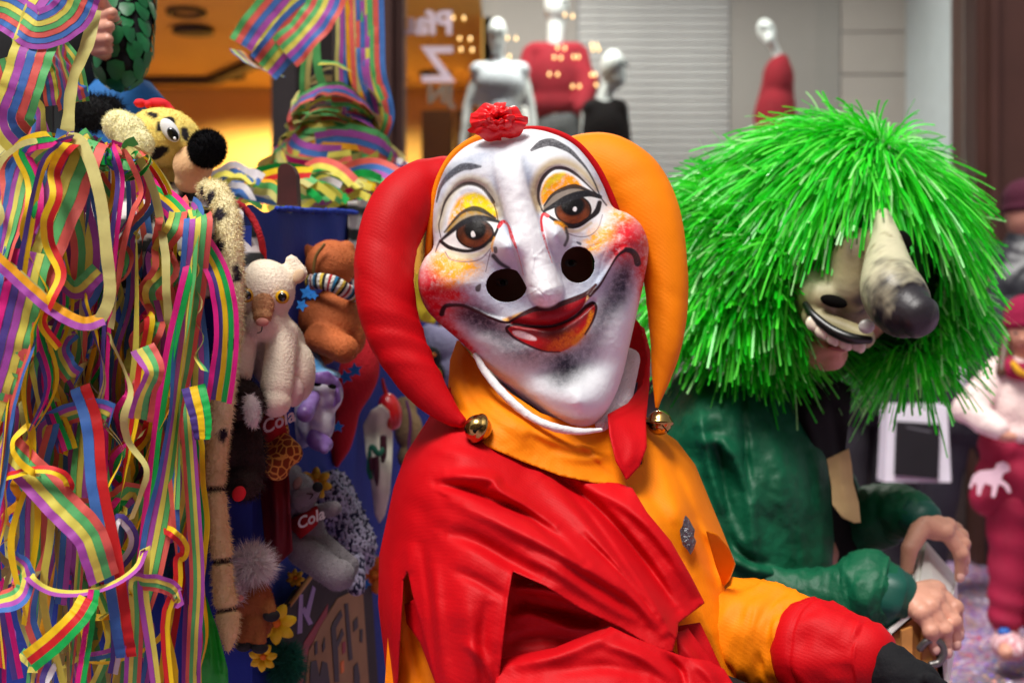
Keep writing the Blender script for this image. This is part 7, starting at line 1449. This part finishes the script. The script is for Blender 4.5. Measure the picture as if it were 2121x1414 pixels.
# frayed tie where they are knotted
for i in range(11):
    a0 = R3.uniform(0, 6.28); c0 = (232 + R3.uniform(-55, 70), 322 + R3.uniform(-22, 34), 1.97 + R3.uniform(-.04, .04)); cb_ = R3.choice([['green'], ['coral'], ['khaki'], ['emerald'], ['green', 'yellow'], ['blue', 'coral'], ['coral', 'green']])
    pts = [(c0[0] + 34 * t * math.cos(a0) + 14 * math.sin(4 * t + a0), c0[1] + 24 * t * math.sin(a0) + 12 * math.cos(3 * t), c0[2] - 0.03 * math.sin(t * 3)) for t in np.linspace(-1.3, 1.3, 6)]
    rp_(pts, 14 * len(cb_) + 6, cb_, (R3.uniform(-1, 1), R3.uniform(-1.5, 1.5)), 'short %s paper streamer end knotted by the plush dog' % cname(cb_), n=26, group='knotted streamer ends')
# ---------------------------------------------------------------- streamers round the second pole
def around(c):
    q = c - np.array(P(690, 330, 3.16)); q[:, 1] *= 1.2; return q / (np.linalg.norm(q, axis=1)[:, None] + 1e-9)
pc = P(692, 310, 3.16); sc3 = 3.16 / F
pal5 = [['yellow'], ['green', 'khaki'], ['coral', 'blue', 'purple', 'green'], ['khaki'], ['yellow', 'green'], ['gold', 'red'], ['green', 'coral', 'blue', 'purple'], ['khaki', 'yellow'], ['emerald'], ['orange'], ['coral', 'yellow'], ['violet', 'magenta']]
for i in range(56):
    cb_ = R3.choice(pal5); a0 = R3.uniform(0, 6.28); span = R3.uniform(1.6, 4.0) * R3.choice([-1, 1]); h0 = R3.uniform(-0.6, 1.0); h1 = h0 + R3.uniform(-0.5, 0.5); tilt = R3.uniform(-1.1, 1.1); pts = []
    for t in np.linspace(0, 1, 8):
        a = a0 + span * t; hh = h0 + (h1 - h0) * t + tilt * math.sin(a); r_ = (70 + 50 * max(0, 0.5 - hh) + 14 * R3.random()) * (1 + 0.08 * math.sin(3 * a + i)); r_ *= 1.02 + 0.06 * R3.random()
        pts.append(Vector((pc.x + r_ * sc3 * math.cos(a), pc.y - r_ * sc3 * 0.85 * math.sin(a), pc.z + hh * 85 * sc3)))
    ribbon(pts, (13 * len(cb_)) * sc3, cb_, (R3.uniform(-.5, .5), R3.uniform(-.5, .5)), 'paper streamer in %s wound round the wagon pole' % cname(cb_), 'streamers wound round the pole', 44, around)
blob_core = blob('streamer_ball', [E(692, 300, 3.20, 82, 80, 60), E(692, 370, 3.20, 125, 50, 90)], SM['khaki'], None, 0.012, 3, disp=lambda co: 0.012 * n3(co, 22, 1.0)); tag(blob_core, 'tight inner wad of khaki streamer paper around the pole', 'streamer')
for i in range(48):
    cb_ = R3.choice(pal5 + [['magenta'], ['white', 'blue'], ['gold']]); x = R3.uniform(470, 830); y = R3.uniform(362, 424); a0 = R3.uniform(-0.5, 0.5); l_ = R3.uniform(30, 80); dz = 2.72 + (x - 470) / 360 * 0.35 + R3.uniform(-.05, .1)
    pts = [(x + l_ * t, y - 22 * (1 - t * t) * R3.uniform(0.5, 1.2) + l_ * t * a0 * 0.6, dz - 0.04 * t) for t in (-1, -0.5, 0, 0.5, 1)]
    rp_(pts, 12 * len(cb_) + 4, cb_, (R3.uniform(-1, 1), R3.uniform(-1, 1)), 'short paper streamer in %s lying on the striped wagon top' % cname(cb_), n=24, group='streamers on the wagon top')
BIG = ['green', 'coral', 'blue', 'purple', 'yellow', 'green', 'coral', 'blue', 'yellow']
rp_([(640, -60, 3.05), (585, 0, 3.05), (535, 60, 3.05), (510, 100, 3.05)], 80, ['coral', 'yellow', 'purple', 'blue', 'coral', 'green'], (0.0, 0.1), 'broad striped streamer flap hanging over the shop doorway', n=30)
rp_([(488, 105, 3.06), (520, 135, 3.05), (560, 150, 3.04), (586, 160, 3.05)], 52, ['coral', 'yellow', 'blue', 'coral', 'green', 'yellow', 'blue'], (1.2, 1.3), 'folded end of the striped streamer flap over the doorway', n=26)
rp_([(665, 10, 3.02), (610, 60, 3.0), (570, 110, 2.99), (545, 140, 3.0)], 74, ['blue', 'purple', 'yellow', 'green', 'coral', 'blue'], (0.2, 0.1), 'broad rainbow streamer folded in front of the dark door', n=30)
rp_([(590, 110, 2.98), (630, 70, 2.97), (668, 20, 2.97), (690, -40, 2.98)], 84, ['green', 'coral', 'green', 'yellow', 'purple', 'blue', 'coral'], (0.1, 0.3), 'broad rainbow streamer slanting up to the pole', n=30)
for (x0, x1, x2, w, cb_) in ((705, 706, 712, 26, ['blue', 'purple', 'khaki']), (735, 742, 745, 30, ['green', 'khaki', 'coral']), (758, 764, 790, 46, ['coral', 'green', 'yellow', 'purple', 'blue']), (640, 632, 630, 22, ['khaki', 'green']), (776, 782, 800, 36, ['blue', 'coral', 'green']), (720, 728, 760, 16, ['orange']), (650, 660, 690, 18, ['green']), (748, 752, 770, 30, ['purple', 'blue', 'coral'])):
    rp_([(x0, -60, 3.14), (x0 + 3, 60, 3.14), (x1, 150, 3.14), (x2, 235, 3.15), (x2 - 14, 285, 3.17)], w, cb_, (R3.uniform(-.3, .3), R3.uniform(-.5, .5), R3.uniform(-.3, .3)), 'paper streamer in %s hanging down to the wound pole' % cname(cb_), n=36, group='streamers hanging on the pole')
print('objects', len(bpy.data.objects), 'polys', sum(len(o.data.polygons) for o in bpy.data.objects if o.type == 'MESH'))
